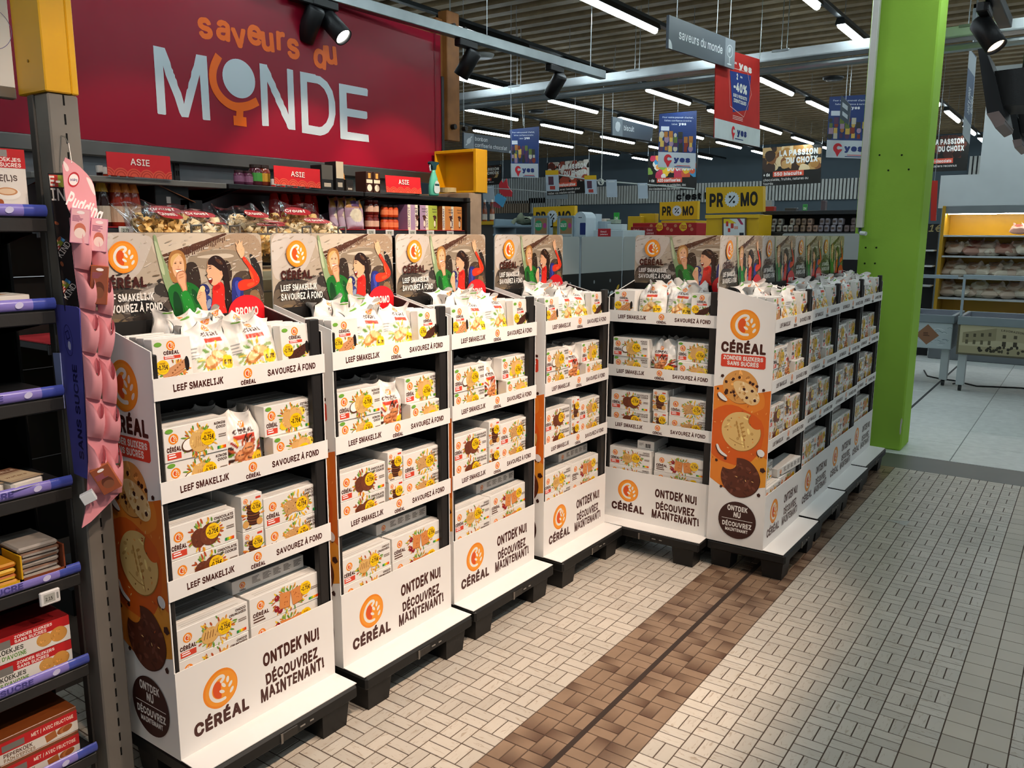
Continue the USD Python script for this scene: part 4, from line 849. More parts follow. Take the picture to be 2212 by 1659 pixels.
# goods on the gondola
def jar(r, h, liq, lid, lab=None):
    def f(p):
        b_ = MB(); b_.lathe([(0, 0), (r*.9, 0), (r, r*.15), (r, h*.72), (r*.8, h*.82), (r*.78, h*.86), (0, h*.86)], H(liq), 14); b_.build('body', 'glass_jar', p, True)
        b_ = MB(); b_.lathe([(r*.82, h*.84), (r*.86, h*.86), (r*.86, h), (0, h)], H(lid), 14); b_.build('lid', 'paint', p)
        if lab: b_ = MB(); b_.lathe([(r*1.01, h*.2), (r*1.01, h*.6)], H(lab), 14); b_.build('label_band', 'print', p)
    return f
def bottle(liq, lab, neck):
    def f(p):
        b_ = MB(); b_.lathe([(0, 0), (.028, 0), (.031, .01), (.031, .11), (.026, .15), (.014, .19), (.013, .235), (0, .235)], H(liq), 14); b_.build('body', 'glass_jar', p, True)
        b_ = MB(); b_.lathe([(.0145, .232), (.015, .262), (0, .264)], H('#D8D2CB'), 12); b_.build('cap', 'paint', p)
        b_ = MB(); b_.lathe([(.0315, .02), (.0315, .09)], H(lab), 14); b_.build('label_band', 'print', p)
        b_ = MB(); b_.lathe([(.0275, .15), (.0155, .195), (.0145, .215)], H(neck), 14); b_.build('neck_band', 'print', p)
    return f
SZ = 1.684
def on_shelf(px, X=-1.62, z=SZ): q = at(px, 480, 0, X); return (X, q[1], z)
for k, (px, c, n, l) in enumerate(((224, '#2A1512', '#B58A2A', '#C9BBA5'), (236, '#8A2A16', '#C4702A', '#D8B79A'), (254, '#8A2412', '#C4702A', '#D9CDBD'), (273, '#7E2010', '#C4702A', '#D2B69A'), (291, '#8A2412', '#C4702A', '#D9CDBD'))):
    x, y, z = on_shelf(px, -1.58 - (.07 if k == 1 else 0)); place('bot%d' % (k if k < 1 else 1), 'sauce_bottle', ('dark soy sauce bottle at the left of the gondola shelf' if k == 0 else 'orange-necked red sauce bottle, %s from the left on the gondola shelf' % ordinal(k)), 'bottle', mat4((x, y, z)), 'sauce bottles', bottle(c, l, n))
for k, px in enumerate((594, 606, 615, 629, 641, 655, 667, 678)):
    x, y, z = on_shelf(px, -1.66-.05*(k % 2)); place('redbot', 'chili_sauce_bottle', 'red chili sauce bottle with red cap, %s from the left behind the cracker bags' % ordinal(k), 'bottle', mat4((x, y, z)), 'red chili sauce bottles', bottle('#A01410', '#B01A14', '#A01410'))
tall = 1.9
for k, (px, r, h, c, lid, lb) in enumerate(((521, .026, .07, '#5A2A44', '#3A1A20', '#8A5A78'), (540, .026, .07, '#5A2A44', '#3A1A20', '#8A5A78'), (557, .034, .105, '#4A1E2A', '#2A1A14', '#3E8A3A'), (574, .034, .105, '#6A2A1A', '#2A1A14', '#B58A2A'))):
    x, y, z = on_shelf(px, -1.56, tall); place('jr%d' % k, 'pickle_jar', ('small purple jar, left one, on the top shelf', 'small purple jar, right one, on the top shelf', 'larger jar with a green band on the top shelf', 'larger jar of mixed pickles on the top shelf')[k], 'jar', mat4((x, y, z)), None, jar(r, h, c, lid, lb))
for r_ in range(2):
    for k in range(2):
        for col, px in enumerate((797, 809)):
            if k: continue
            x, y, z = on_shelf(px, -1.57); place('dj', 'sauce_jar', 'dark red sauce jar, %s column, %s level, beside the noodle bags' % (('left', 'right')[col], ('lower', 'upper')[r_]), 'jar', mat4((x, y, z+.087*r_)), 'dark red sauce jars', jar(.028, .086, '#5A140C', '#6A1A10', '#C9A890'))
for r_ in range(2):
    for col, px in enumerate((830, 841, 852)):
        x, y, z = on_shelf(px, -1.57); place('oj', 'curry_jar', 'orange curry paste jar, %s of three, %s level' % (ordinal(col), ('lower', 'upper')[r_]), 'jar', mat4((x, y, z+.075*r_)), 'orange curry paste jars', jar(.025, .074, '#B8441A', '#3A1A12', '#D8784A'))
def ibox(col, side):
    def f(p):
        b_ = MB(); b_.box(-.05, .05, 0, .115, 0, .155, H(col), .0015); b_.prints([(sbox(0, 0, 100, 155), H(side))], frame((-.05, -.0003, 0), (1, 0, 0), (0, 0, 1)), sc=.001); b_.build('carton', 'card', p)
        b_ = MB(); b_.prints([(sbox(0, 0, 26, 155), H('#E9DFC4')), (T('INSTANT', 19, 14, 15, 128, 3, 0, 'l', 1.5, 0, 90), H('#7A6A8A')), (T('Boisson', 108, 128, 9, 44, 2, 0, 'r', 2), H('#4A3A3A')), (T('vegetale', 108, 112, 8, 44, 2, 0, 'r', 2), H('#4A3A3A')), (stroke([(88, 20), (96, 50), (80, 80), (98, 78)], 14, 1), H('#5A3026')), (ell(86, 86, 17, 7, 0, 3), H('#4A241C')), (ell(88, 40, 9, 20, 0, 3), H('#F0DFC8'))], frame((.05, 0, 0), (0, 1, 0), (0, 0, 1)), sc=.001); b_.build('front_print', 'print', p)
    return f
for k, (px, c, s_, lb) in enumerate(((868, '#A88BA8', '#8A6A8E', 'mauve instant drink carton, left of the pair'), (884, '#A88BA8', '#8A6A8E', 'mauve instant drink carton, right of the pair'), (907, '#A8B844', '#7E8E2A', 'green instant drink carton between the mauve and orange ones'), (943, '#E0924A', '#B5662A', 'orange instant drink carton, left of the pair'), (962, '#E0924A', '#B5662A', 'orange instant drink carton, right of the pair at the shelf end'))):
    x, y, z = on_shelf(px, -1.56); place('in'+c, 'drink_carton', lb, 'box', mat4((x, y, z)), None, ibox(c, s_))
# snack packs, cartons and the open box
def noodle_pack(col1, col2):
    def f(p):
        b_ = bag_shape(.13, .19, .05, 41, [(sbox(0, 120, 130, 190), H(col1)), (sbox(0, 0, 130, 70), H('#C7B6C9')), (ell(65, 78, 48, 40, 0, 4), H('#E8DCC0')), (sbox(35, 128, 95, 165), H('#5A3A66'))], .5, H(col2), 30, 36); b_.build('pouch', 'film', p, True)
    return f
for k, (px, z) in enumerate(((734, SZ), (752, SZ), (768, SZ))):
    x, y, z = on_shelf(px, -1.60+.03*k); place('nood', 'noodle_pack', 'purple and cream noodle bag, %s of three, beside the dark red jars' % ordinal(k), 'bag', mat4((x, y, z), rz=math.pi/2, rx=-.12), 'noodle bags', noodle_pack('#B5803A', '#A88A9E'))
x, y, z = on_shelf(350, -1.62)
p = thing('open_carton', 'large black open carton with a brown flap on the gondola shelf', 'box', mat4((x, y, z)))
b_ = MB(); b_.box(-.10, .08, -.075, .10, 0, .20, H('#121113'), .003); b_.prints([(sbox(-20+30*0, 110, 2, 140), H('#8E8A88')), (sbox(-20, 70, 2, 102), H('#8E8A88'))], frame((.08, -.0, 0), (0, 1, 0), (0, 0, 1)), sc=.001); b_.build('carton', 'card', p)
b_ = MB(); b_.slab([(.08, -.075, .20), (.10, .12, .12), (-.04, .16, .135), (-.09, -.07, .225)], .004, H('#7A4A2A')); b_.build('flap', 'card', p)
x, y, z = on_shelf(379, -1.62); p = thing('black_carton', 'low black carton next to the open one on the gondola shelf', 'box', mat4((x, y, z)))
b_ = MB(); b_.box(-.08, .08, -.02, .10, 0, .13, H('#151416'), .002); b_.prints([(sbox(45, 40, 90, 60), H('#C9C5BF'))], frame((.08, 0, 0), (0, 1, 0), (0, 0, 1)), sc=.001); b_.build('carton', 'card', p)
for k, (px, w, h, c, c2, lb) in enumerate(((700, .085, .135, '#5A564F', '#1E1C1B', 'grey and black carton at the left of the top-shelf group'), (727, .06, .16, '#D8C7A8', '#26221F', 'cream and black tall carton on the top shelf'), (748, .055, .065, '#2A2522', '#3A322C', 'low black tray on the top shelf'), (790, .055, .12, '#C99A4A', '#3A1E14', 'black and gold beer carton, left one, on the top shelf'), (806, .055, .12, '#C99A4A', '#3A1E14', 'black and gold beer carton, right one, on the top shelf'))):
    x, y, z = on_shelf(px, -1.58, 1.9); p = thing('grocery_carton', lb, 'box', mat4((x, y, z)))
    b_ = MB(); b_.box(-.05, .04, -w/2, w/2, 0, h, H(c2), .0015); b_.build('carton', 'card', p)
    it = [(sbox(-w/2+.002, h*.42, w/2-.002, h), H(c)), (sbox(-w*.3, h*.12, w*.3, h*.28), H('#BFB29E'))] if k < 3 else [(ell(0, h*.22, w*.36, h*.17, 0, 4), H('#E9DFC6')), (sbox(-w*.46, h*.45, w*.46, h*.62), H('#E3D7BB')), (sbox(-w*.2, h*.68, w*.2, h*.93), H(c))]
    b_ = MB(); b_.prints(it, frame((.04, 0, 0), (0, 1, 0), (0, 0, 1))); b_.build('front_print', 'print', p)
x, y, z = on_shelf(741, -1.60, 1.9); place('amb', 'amber_bottle', 'small amber bottle behind the low tray on the top shelf', 'bottle', mat4((x, y+.005, z), s=.55), None, bottle('#B5661A', '#C98A3A', '#D98A2A'))
# spray bottle and tape
q = at(937, 421, 0, -1.53); p = thing('spray_bottle', 'mint green cleaning spray bottle with dark trigger on the top shelf', 'spray bottle', mat4((-1.53, q[1], 1.902)))
b_ = MB(); pr = [(0, .0), (.037, 0), (.042, .01), (.042, .06), (.032, .11), (.016, .15), (.014, .165), (0, .165)]; b_.lathe([(r, z) for r, z in pr], H('#5FC7A6'), 18, M=np.diag([.62, 1, 1, 1])); b_.build('bottle', 'film', p, True)
b_ = MB(); b_.prints([(blob([(-.03, .015), (.03, .015), (.028, .07), (0, .105), (-.028, .07)]), H('#DCE6E4')), (sbox(-.02, .062, .022, .075), H('#1E4A4A'))], frame((.0275, 0, 0), (0, 1, 0), (0, 0, 1)), z=.001); b_.build('label_print', 'print', p)
b_ = MB(); b_.prism(Polygon([(-.016, .165), (.014, .165), (.018, .19), (.045, .205), (.04, .212), (-.03, .215), (-.045, .205), (-.02, .185)]), -.012, .012, H('#16424A'), frame((0, 0, 0), (0, 1, 0), (0, 0, 1))); b_.build('spray_head', 'plastic', p)
b_ = MB(); b_.tube([(0, -.028, .20), (0, -.036, .18), (0, -.030, .155)], .005, H('#E6EDEC')); b_.build('trigger', 'plastic', p)
q = at(968, 415, 0, -1.62); p = thing('tape_roll', 'roll of cream tape lying beside the spray bottle', 'tape', mat4((-1.62, q[1]-.0, 1.937)))
b_ = MB(); b_.lathe([(.03, 0), (.055, 0), (.055, .03), (.03, .03), (.03, 0)], H('#C9AE78'), 20); b_.build('roll', 'print', p)

# ---------------------------------------------------------------- wire basket of prawn crackers behind the stands
bk = thing('wire_basket', 'chrome wire basket full of cracker bags behind the first two stands', 'basket')
bx0, bx1, by0, by1, bzt = -.98, -.42, .36, 1.22, 1.655
WC = H('#9A948C'); b_ = MB()
for z in (.3, .6, .9, 1.2, 1.45, bzt):
    for a, b in (((bx0, by0), (bx1, by0)), ((bx1, by0), (bx1, by1)), ((bx1, by1), (bx0, by1)), ((bx0, by1), (bx0, by0))): b_.tube([(*a, z), (*b, z)], .004, WC, 5)
b_.build('ring_wires', 'metal', bk)
b_ = MB()
for y in np.arange(by0, by1+.01, .079):
    for x in (bx0, bx1): b_.tube([(x, y, .1), (x, y, bzt)], .0025, WC, 4)
for x in np.arange(bx0, bx1+.01, .083):
    for y in (by0, by1): b_.tube([(x, y, .1), (x, y, bzt)], .0025, WC, 4)
b_.build('upright_wires', 'metal', bk)
b_ = MB()
for y in (.45, .60, .76, .92, 1.1): b_.tube([(bx1, y-.02, bzt), (bx1, y-.02, bzt+.025), (bx1, y+.02, bzt+.028), (bx1, y+.02, bzt)], .004, WC, 5)
b_.build('loops', 'metal', bk)
b_ = MB(); b_.box(bx0, bx1, by0, by1, .09, .10, WC)
for x in (bx0+.03, bx1-.03):
    for y in (by0+.03, by1-.03): b_.tube([(x, y, 0), (x, y, .1)], .012, WC)
b_.build('base', 'metal', bk)
def cracker_bag(seed, tone):
    def f(p):
        g = np.random.default_rng(seed); b_ = MB()
        for k in range(170):
            u, v = g.uniform(-1, 1), g.uniform(.10, .72); hgt = .04*np.sqrt(max(0, 1-u*u*.8))*min(1, (1-v)*2.2)
            c = np.array([u*.098, g.uniform(-1, 1)*hgt, v*.27]); r = g.uniform(.012, .02)
            th = np.linspace(0, 1.6*np.pi, 7); ax = g.normal(size=3); ax /= np.linalg.norm(ax); e1 = np.cross(ax, [0, 0, 1.]); e1 /= np.linalg.norm(e1)+1e-9; e2 = np.cross(ax, e1)
            P = c+r*(np.cos(th)[:, None]*e1+np.sin(th)[:, None]*e2)*(1-.05*np.arange(7))[:, None]; wv = ax*g.uniform(.006, .011)
            vv = np.vstack([P-wv, P+wv]); ff = [q for i in range(6) for q in ((i, i+1, i+8), (i, i+8, i+7))]
            b_.add(vv, ff, np.array(H(tone))*g.uniform(.8, 1.1))
        b_.build('crackers', 'card', p, True, kind='stuff')
        m_ = bag_shape(.23, .29, .115, seed, [], .45, WHITE, 24, 30); m_.build('film', 'clear', p, True)
        m2 = MB(); it = [(T('SAUCE', 0, 0, .018, .07, 4, .4, 'c', 2), H('#F3E9DD'))]; m2.poly(blob([(-.06, -.02), (.06, -.03), (.065, .02), (-.03, .045)]), H('#A5141C'), frame((0, -.056, .15), (1, 0, 0), (0, .10, 1)), 0); m2.prints([(T('Croust', -.002, -.005, .022, .085, 4, .5, 'c', 2), H('#F3E9DD'))], frame((0, -.057, .15), (1, 0, 0), (0, .10, 1)), z=.0006)
        m2.build('front_print', 'film', p)
    return f
# heaped bags: (x, y, z, turn, tilt)
heap = [(-.52, .50, 1.585, 1.9, -.95), (-.55, .60, 1.60, 1.4, -1.05), (-.55, .74, 1.59, 2.0, -1.2), (-.50, .86, 1.59, 1.2, -1.25), (-.52, .98, 1.595, 1.9, -1.2), (-.50, 1.10, 1.59, 1.3, -1.1), (-.68, .52, 1.61, 1.2, -1.0), (-.70, .72, 1.61, 1.8, -1.1), (-.70, .98, 1.60, 1.6, -.95), (-.68, 1.12, 1.61, 1.1, -.9)]
for k, (x, y, z, tz, tx) in enumerate(heap):
    v = k % 3; place('ck%d' % v, 'cracker_bag', 'clear bag of pale crackers, %s from the left, %s of the basket heap' % (ordinal(k if k < 6 else k-6), 'rear' if k > 5 else 'front'), 'bag', mat4((x, y, z-.0), rz=tz, rx=tx), 'cracker bags', cracker_bag(51+v, ('#E8C27A', '#F4E4BC', '#F0DDB4')[v]))
fill = MB(); fill.box(bx0+.02, bx1-.02, by0+.02, by1-.02, .12, 1.52, H('#C9B48C'), .03)
tag(fill.build('packing_insert', 'card'), 'beige packed crackers seen through the wire basket below the heap', 'packing')
# timber posts behind the right end of the crimson sign
tp = thing('timber_frame', 'brown timber post frame hanging behind the right end of the crimson sign', 'frame')
Xt = -2.6; a = at(905, 110, 0, Xt); yA = a[1]
for nm, u0, u1, zz0, zz1, dx in (('post', 945, 968, 300, 45, 0), ('post', 968, 992, 303, 30, .05), ('rail', 820, 950, 100, 60, -.06)):
    c0, c1 = at(u0, zz0, 0, Xt+dx), at(u1, zz1, 0, Xt+dx); b_ = MB(); b_.box(Xt+dx-.1, Xt+dx, c0[1], c1[1], c0[2], c1[2], H('#95602F'), .006); b_.build(nm, 'wood', tp)
b_ = MB(); c0 = at(968, 60, 0, Xt+.06)
for z in (2.55, 3.35): b_.tube([(Xt+.05, c0[1]+.05, z), (Xt+.09, c0[1]+.05, z)], .022, H('#15110E'), 8); b_.tube([(Xt+.05, c0[1]+.2, z), (Xt+.09, c0[1]+.2, z)], .022, H('#15110E'), 8)
b_.build('bolt', 'plastic', tp)
b_ = MB(); b_.tube([(Xt, c0[1]+.1, 3.3), (Xt, c0[1]+.1, 3.95)], .006, H('#9AA0A2'), 5); b_.build('hanger', 'metal', tp)

# ---------------------------------------------------------------- foreground gondola on the left edge
lg = thing('shelf_unit', 'dark shelving with lilac price strips at the left edge', 'shelving')
LX, LB, LY0, LY1 = -.205, -.70, -1.0, -.115
b_ = MB(); b_.box(LB-.01, LB, LY0, LY1, 0, 2.0, H('#141414')); b_.build('back_panel', 'matte', lg)
b_ = MB(); b_.box(LB, LX-.02, LY0, LY0+.01, 0, 2.0, H('#1A1918')); b_.box(LB, LX-.26, LY1-.008, LY1, 0, 2.0, H('#1A1918')); b_.build('side_panel', 'matte', lg)
LZ = (1.712, 1.472, 1.238, .985, .732, .455, .175)
LIL, LBL = H('#8478C4'), H('#4350A8')
for k, z in enumerate(LZ):
    b_ = MB(); b_.box(LB, LX-.022, LY0, LY1-.01, z-.03, z-.005, H('#1C1B1B'), .002); b_.box(LX-.03, LX-.018, LY0, LY1-.01, z-.055, z-.02, H('#2B2A29'), .003); sh = b_.build('shelf', 'plastic', lg)
    th = np.linspace(-1.2, 1.2, 9); prof = [(LX-.02+.012*math.cos(t), z+.0+.016*math.sin(t)) for t in th]
    def strip(ya, yb, col, nm, off=0):
        b_ = MB(); v = [(x+off, y, zz) for y in (ya, yb) for x, zz in prof]; n_ = len(prof); b_.add(v, [q for i in range(n_-1) for q in ((i, n_+i, n_+i+1), (i, n_+i+1, i+1))], col); return b_.build(nm, 'gloss_print', sh, True)
    strip(LY0, LY1-.07, LIL, 'price_strip'); strip(LY1-.07, LY1-.012, LBL, 'strip_end')
    b_ = MB(); f_ = frame((LX-.0075, LY1-.33, z-.006), (0, 1, 0), (0, 0, 1)); b_.prints([(T('SANS SUCRE', 0, 0, .014, .165, 3), H('#4A4488')), (T('SANS SUCRE', -.32, 0, .014, .165, 3), H('#4A4488')), (ell(.225, .006, .011, .008, 20, 3), H('#C9C6E8'))], f_, z=.0002); b_.build('strip_lettering', 'print', sh)
    b_ = MB(); b_.slab([(LB, LY1-.035, z-.14), (LX-.06, LY1-.035, z-.06), (LX-.06, LY1-.035, z-.03), (LB, LY1-.035, z-.03)], .004, H('#2A2928')); b_.build('bracket', 'metal', sh)
post = thing('shelf_post', 'grey slotted steel upright between the dark shelves and the display stands', 'upright')
PG = H('#79736B')
b_ = MB(); b_.box(-.27, -.2, -.107, -.028, 0, 2.008, PG, .004); b_.build('upright', 'plastic', post)
b_ = MB()
for z in np.arange(.12, 2.0, .0477): b_.box(-.2002, -.1994, -.069, -.0645, z, z+.026, H('#0B0B0B'))
b_.build('slots', 'matte', post, kind='stuff')
b_ = MB(); b_.box(-.30, -.268, -.111, -.10, 0, 2.008, H('#4D4843'), .003); b_.build('rear_flange', 'plastic', post)
# header over the dark shelves
mh = thing('header_panel', 'white marble-look header panel with a thin drawn circle at the upper left', 'sign')
b_ = MB(); b_.box(-.36, -.34, -1.1, -.118, 2.03, 3.0, H('#D9D8D4')); b_.build('panel', 'gloss_print', mh)
q = at(-22, 60, 0, -.34); g = np.random.default_rng(5); it = [(ell(q[1], q[2], .052, .052, 0, 12).difference(ell(q[1], q[2], .0505, .0505, 0, 12)), H('#6A6790'))]
for k in range(60): it.append((ell(g.uniform(-.7, -.13), g.uniform(2.05, 2.4), g.uniform(.002, .006), .0006, g.uniform(-30, 30), 1), H('#8E8D8A')))
b_ = MB(); b_.prints(it, frame((-.34, 0, 0), (0, 1, 0), (0, 0, 1))); b_.build('circle_print', 'print', mh)
b_ = MB(); b_.box(-.36, -.335, -1.1, -.118, 2.0, 2.03, H('#8B8680'), .003); b_.build('bottom_rail', 'metal', mh)
yc = thing('yellow_column', 'yellow corner column standing on the grey slotted upright', 'column')
b_ = MB(); b_.box(-.34, -.195, -.112, -.046, 2.01, 3.1, H('#E0A512'), .003); b_.build('column', 'paint', yc)
b_ = MB(); b_.box(-.25, -.198, -.044, -.025, 2.01, 3.1, H('#E6AC18'), .003); b_.build('edge_strip', 'paint', yc)
b_ = MB(); b_.lathe([(0, 0), (.004, 0), (.004, .002), (0, .002)], H('#8A6A14'), 8, M=mat4((-.27, -.112, 2.09), rx=math.pi/2)); b_.build('screw', 'metal', yc)

# goods on the dark shelves
RD = H('#C01F22')
def pack(name, lab, cat, x, y, z, sx, sy, sz, col, front, top=None, rz=0, mat='card', pn='front_print'):
    """a carton whose front faces +x: centre of its base front edge at (x, y, z)"""
    p = thing(name, lab, cat, mat4((x, y, z), rz=rz)); b_ = MB(); b_.box(-sx, 0, -sy/2, sy/2, 0, sz, col, .0015); b_.build('carton', mat, p)
    if front: b_ = MB(); b_.prints(front, frame((0, -sy/2, 0), (0, 1, 0), (0, 0, 1)), sc=.001); b_.build(pn, 'print', p)
    if top: b_ = MB(); b_.prints(top, frame((0, -sy/2, sz), (0, 1, 0), (-1, 0, 0)), sc=.001); b_.build('top_print', 'print', p)
    return p
SH = lambda k: LZ[k]-.004
w, h = 150, 155
it = [(sbox(0, 108, w, h), RD), (sbox(62, 135, 108, 152), H('#8E8A86')), (T('KOEKJES', 140, 124, 9, 62, 3, .8, 'r'), H('#F2E9E0')), (T('SUCRES', 140, 111, 9, 52, 3, .8, 'r'), H('#F2E9E0')), (T('AMANDE(L)S', 128, 76, 14, 110, 3, .8, 'r'), H('#5A4A44'))]
it += [(ell(100, 45, 32, 16, 0, 5), H('#EFEAE2')), (ell(100, 50, 25, 10, 0, 5), H('#C98F62')), (ell(100, 50, 20, 7, 0, 5), H('#E3C4A2'))]+[(ell(50+14*k, 18+9*(k % 2), 14, 10, 25*k, 4), H(('#8A3E1E', '#6A2A14', '#A8552A')[k % 3])) for k in range(3)]
pack('biscuit_box', 'red-topped white biscuit box with a coffee cup picture on the top dark shelf', 'box', -.235, -.236, SH(0), .05, .15, .155, H('#E3DCD4'), it)
it = [(sbox(0, 0, 130, 130), H('#E6E0D8')), (T('ZONDER SUIKER', 120, 92, 7, 80, 2, .6, 'r', 1.5), H('#4A3A34')), (T('GALETTES', 120, 78, 8, 60, 2, .6, 'r', 1.5), H('#4A3A34'))]+[(affinity.rotate(sbox(20+16*k, 25+6*k, 62+16*k, 60+6*k), 20+8*k, origin='center'), H(('#C9823A', '#D99A50', '#B8702E')[k % 3])) for k in range(3)]
pack('wafer_pack', 'flat pack with a wafer picture lying on the second dark shelf', 'pack', -.225, -.252, SH(1), .13, .13, .03, H('#D9D3CB'), [], it)
for k, (y, lab) in enumerate(((-.236, 'white and brown vanilla wafer pack lying on the fourth dark shelf, right one'), (-.335, 'white and brown vanilla wafer pack lying on the fourth dark shelf, left one'))):
    it = [(sbox(0, 0, 90, 140), H('#B8A084')), (sbox(0, 95, 90, 140), H('#7E5A44')), (T('VANILLE', 45, 108, 14, 80, 3, .6, 'c'), H('#E3D4BE')), (sbox(4, 20, 86, 80), H('#CDB896')), (T('wafers', 45, 45, 12, 60, 2, .6, 'c'), H('#7A4A2A'))]
    p = thing('wafer_pack', lab, 'pack', mat4((-.225, y, SH(3)), rz=.18)); m_ = MB(); m_.box(-.14, 0, -.045, .045, 0, .034, H('#D6D0C8'), .008); m_.slab([(0, -.05, .012), (.012, -.05, .016), (.012, .05, .016), (0, .05, .012)], .001, H('#D6D0C8')); m_.build('wrapper', 'film', p)
    b_ = MB(); b_.prints(it, frame((0, -.045, .034), (0, 1, 0), (-1, 0, 0)), sc=.001); b_.build('top_print', 'print', p)
def bars(lab, y, n, cols, tray, wd):
    for j in range(n):
        p = thing('snack_bar', lab % ordinal(j), 'bar', mat4((-.23+jit(.004), y+jit(.003), SH(4)+.008+j*.0155), rz=jit(.08)), None)
        m_ = MB(); m_.box(-.15, 0, -wd/2, wd/2, 0, .0145, H(cols[j % len(cols)]), .005); m_.build('wrapper', 'film', p)
        m_ = MB(); m_.poly(sbox(-wd*.42, .003, wd*.42, .009), H(cols[(j+1) % len(cols)]), frame((0, 0, 0), (0, 1, 0), (0, 0, 1)), .0004); m_.build('end_print', 'print', p)
    p = thing('bar_tray', ('yellow' if tray == '#D9A51A' else 'brown')+' card tray holding snack bars on the fifth dark shelf', 'tray', mat4((-.22, y, SH(4))))
    m_ = MB(); m_.box(-.17, .004, -wd/2-.008, wd/2+.008, 0, .006, H(tray)); m_.box(.0, .004, -wd/2-.008, wd/2+.008, 0, .02, H(tray)); m_.box(-.1, .004, wd/2+.003, wd/2+.008, 0, .085, H(tray), .001); m_.build('tray', 'card', p)
bars('yellow snack bar in the left stack on the fifth dark shelf, %s from bottom', -.322, 4, ('#C98A1E', '#B5601A', '#D9B03A'), '#D9A51A', .075)
bars('brown and silver snack bar in the right stack on the fifth shelf, %s from bottom', -.226, 6, ('#8E857C', '#7A5A48', '#A8A098'), '#7A3A1E', .105)
def oat(n):
    return [(sbox(0, 0, 230, 72), H('#E3DED6')), (sbox(0, 44, 230, 72), RD), (sbox(30, 40, 74, 62), H('#7E7A74')), (T('ZONDER SUIKERS', 84, 59, 8, 100, 3, .8), H('#F2E9E0')), (T('SANS SUCRES', 84, 47, 8, 84, 3, .8), H('#F2E9E0')), (T('HAVERKOEKJES', 106, 25, 12, 118, 3, .8, 'r'), H('#3A3A30')), (T("BISCUITS D'AVOINE", 112, 8, 11, 130, 3, .8, 'r'), H('#5E8F3A'))]+big_cookie(160, 26, 19, H('#D39A4E'), H('#9A6426'), 5+n, [], 1.1, 0, 8)+big_cookie(198, 28, 21, H('#CF9244'), H('#9A6426'), 6+n, [], 1.1, 0, 8)
for k in range(2): pack('biscuit_box', '%s of two stacked red and white oat biscuit boxes on the sixth dark shelf' % ('lower', 'upper')[k], 'box', -.235, -.278, SH(5)+.074*k, .15, .23, .0725, H('#B5201F'), oat(k), [(sbox(0, 0, 230, 150), H('#7A1518')), (T('BISCUITS SANS SUCRES', 20, 60, 10, 190, 2, .6), H('#5A1012'))])
def cake(n): return [(sbox(0, 30, 210, 62), RD), (sbox(0, 0, 210, 30), H('#DDD4C8')), (sbox(8, 34, 66, 52), H('#77736C')), (T('MET / AVEC FRUCTOSE', 200, 42, 10, 116, 3, .8, 'r'), H('#F0D9C8')), (T('PEPERKOEK', 10, 16, 10, 76, 3, .8), H('#5A3A2A')), (T("PAIN D'EPICES", 10, 3, 9, 82, 3, .8), H('#8A6A4A')), (affinity.rotate(sbox(120, 6, 150, 28), 10, origin='center'), H('#A8622E'))]+[(ell(165+8*k, 20, 14, 9, 20, 4), H(('#9A5424', '#B8703A')[k % 2])) for k in range(3)]
for k in range(2):
    p = pack('cake_pack', '%s of two spice cake packs with red bands on the bottom dark shelf' % ('lower', 'upper')[k], 'cake', -.235, -.272, SH(6)+.074*k, .15, .21, .072, H('#7A3E1A'), cake(k), None, 0, 'film')
p = thing('price_tag', 'white electronic price tag hanging under the fifth dark shelf edge', 'price tag', mat4((-.205, -.222, LZ[4]-.05)))
b_ = MB(); b_.box(-.004, .006, -.027, .027, -.022, .018, H('#DEDCDA'), .003); b_.build('case', 'plastic', p); b_ = MB(); b_.prints([(sbox(-18, -14, 12, 10), H('#A9A9A2')), (T('2,15', -14, -8, 9, 20, 3, 0, 'l', 2), H('#44443F')), (sbox(16, -10, 21, 8), H('#8A8A88'))], frame((.006, 0, 0), (0, 1, 0), (0, 0, 1)), sc=.001); b_.build('display', 'print', p)

# black bar rack card, lilac blade sign and the pink hanging strip in front of the slotted upright
def q2(px, py_, X): a = at(px, py_, 0, X); return (a[1], a[2])
bc = thing('hanging_card', 'black hanging card with coloured wordmarks behind the pink strip', 'card')
b_ = MB(); XB = -.19; b_.prism(Polygon([q2(103, 374, XB), q2(172, 372, XB), q2(235, 660, XB), q2(140, 672, XB)]), 0, .004, H('#0F0D0D'), frame((XB, 0, 0), (0, 1, 0), (0, 0, 1))); b_.build('card', 'print', bc)
it = []
def wm(px, py_, s, rot):
    a = q2(px, py_, XB); M2 = lambda g_: affinity.translate(affinity.rotate(g_, rot, origin=(0, 0)), *a)
    return [(M2(sbox(-.002*s, .018*s, .024*s, .034*s)), H('#B5342A')), (M2(sbox(.024*s, .018*s, .038*s, .034*s)), H('#7E8A2A')), (M2(sbox(.038*s, .018*s, .046*s, .034*s)), H('#3A78A8')), (M2(T('BE-', 0, .020*s, .012*s, .028*s, 4, 0, 'l', 1.5)), H('#E6DFD6')), (M2(T('KIND', 0, 0, .016*s, .046*s, 1, 0, 'l', 1.5)), H('#D6D0C8'))]
it += wm(88, 432, 1.9, 0)
for x, y in ((131, 558), (144, 648)): it += wm(x, y, 1.0, 52)
g = np.random.default_rng(9)
for x, y in ((120, 482), (126, 516), (132, 570), (136, 610), (196, 455), (118, 520)): a = q2(x, y, XB); it.append((ell(*a, .007, .004, g.uniform(0, 180), 3), H(('#8A4A2A', '#C9986A', '#7A3A3A')[int(x) % 3])))
it = [(s.intersection(Polygon([q2(103, 374, XB), q2(172, 372, XB), q2(235, 660, XB), q2(140, 672, XB)])), c) for s, c in it]
b_ = MB(); b_.prints(it, frame((XB+.004, 0, 0), (0, 1, 0), (0, 0, 1))); b_.build('card_print', 'print', bc)
Yb = -.118
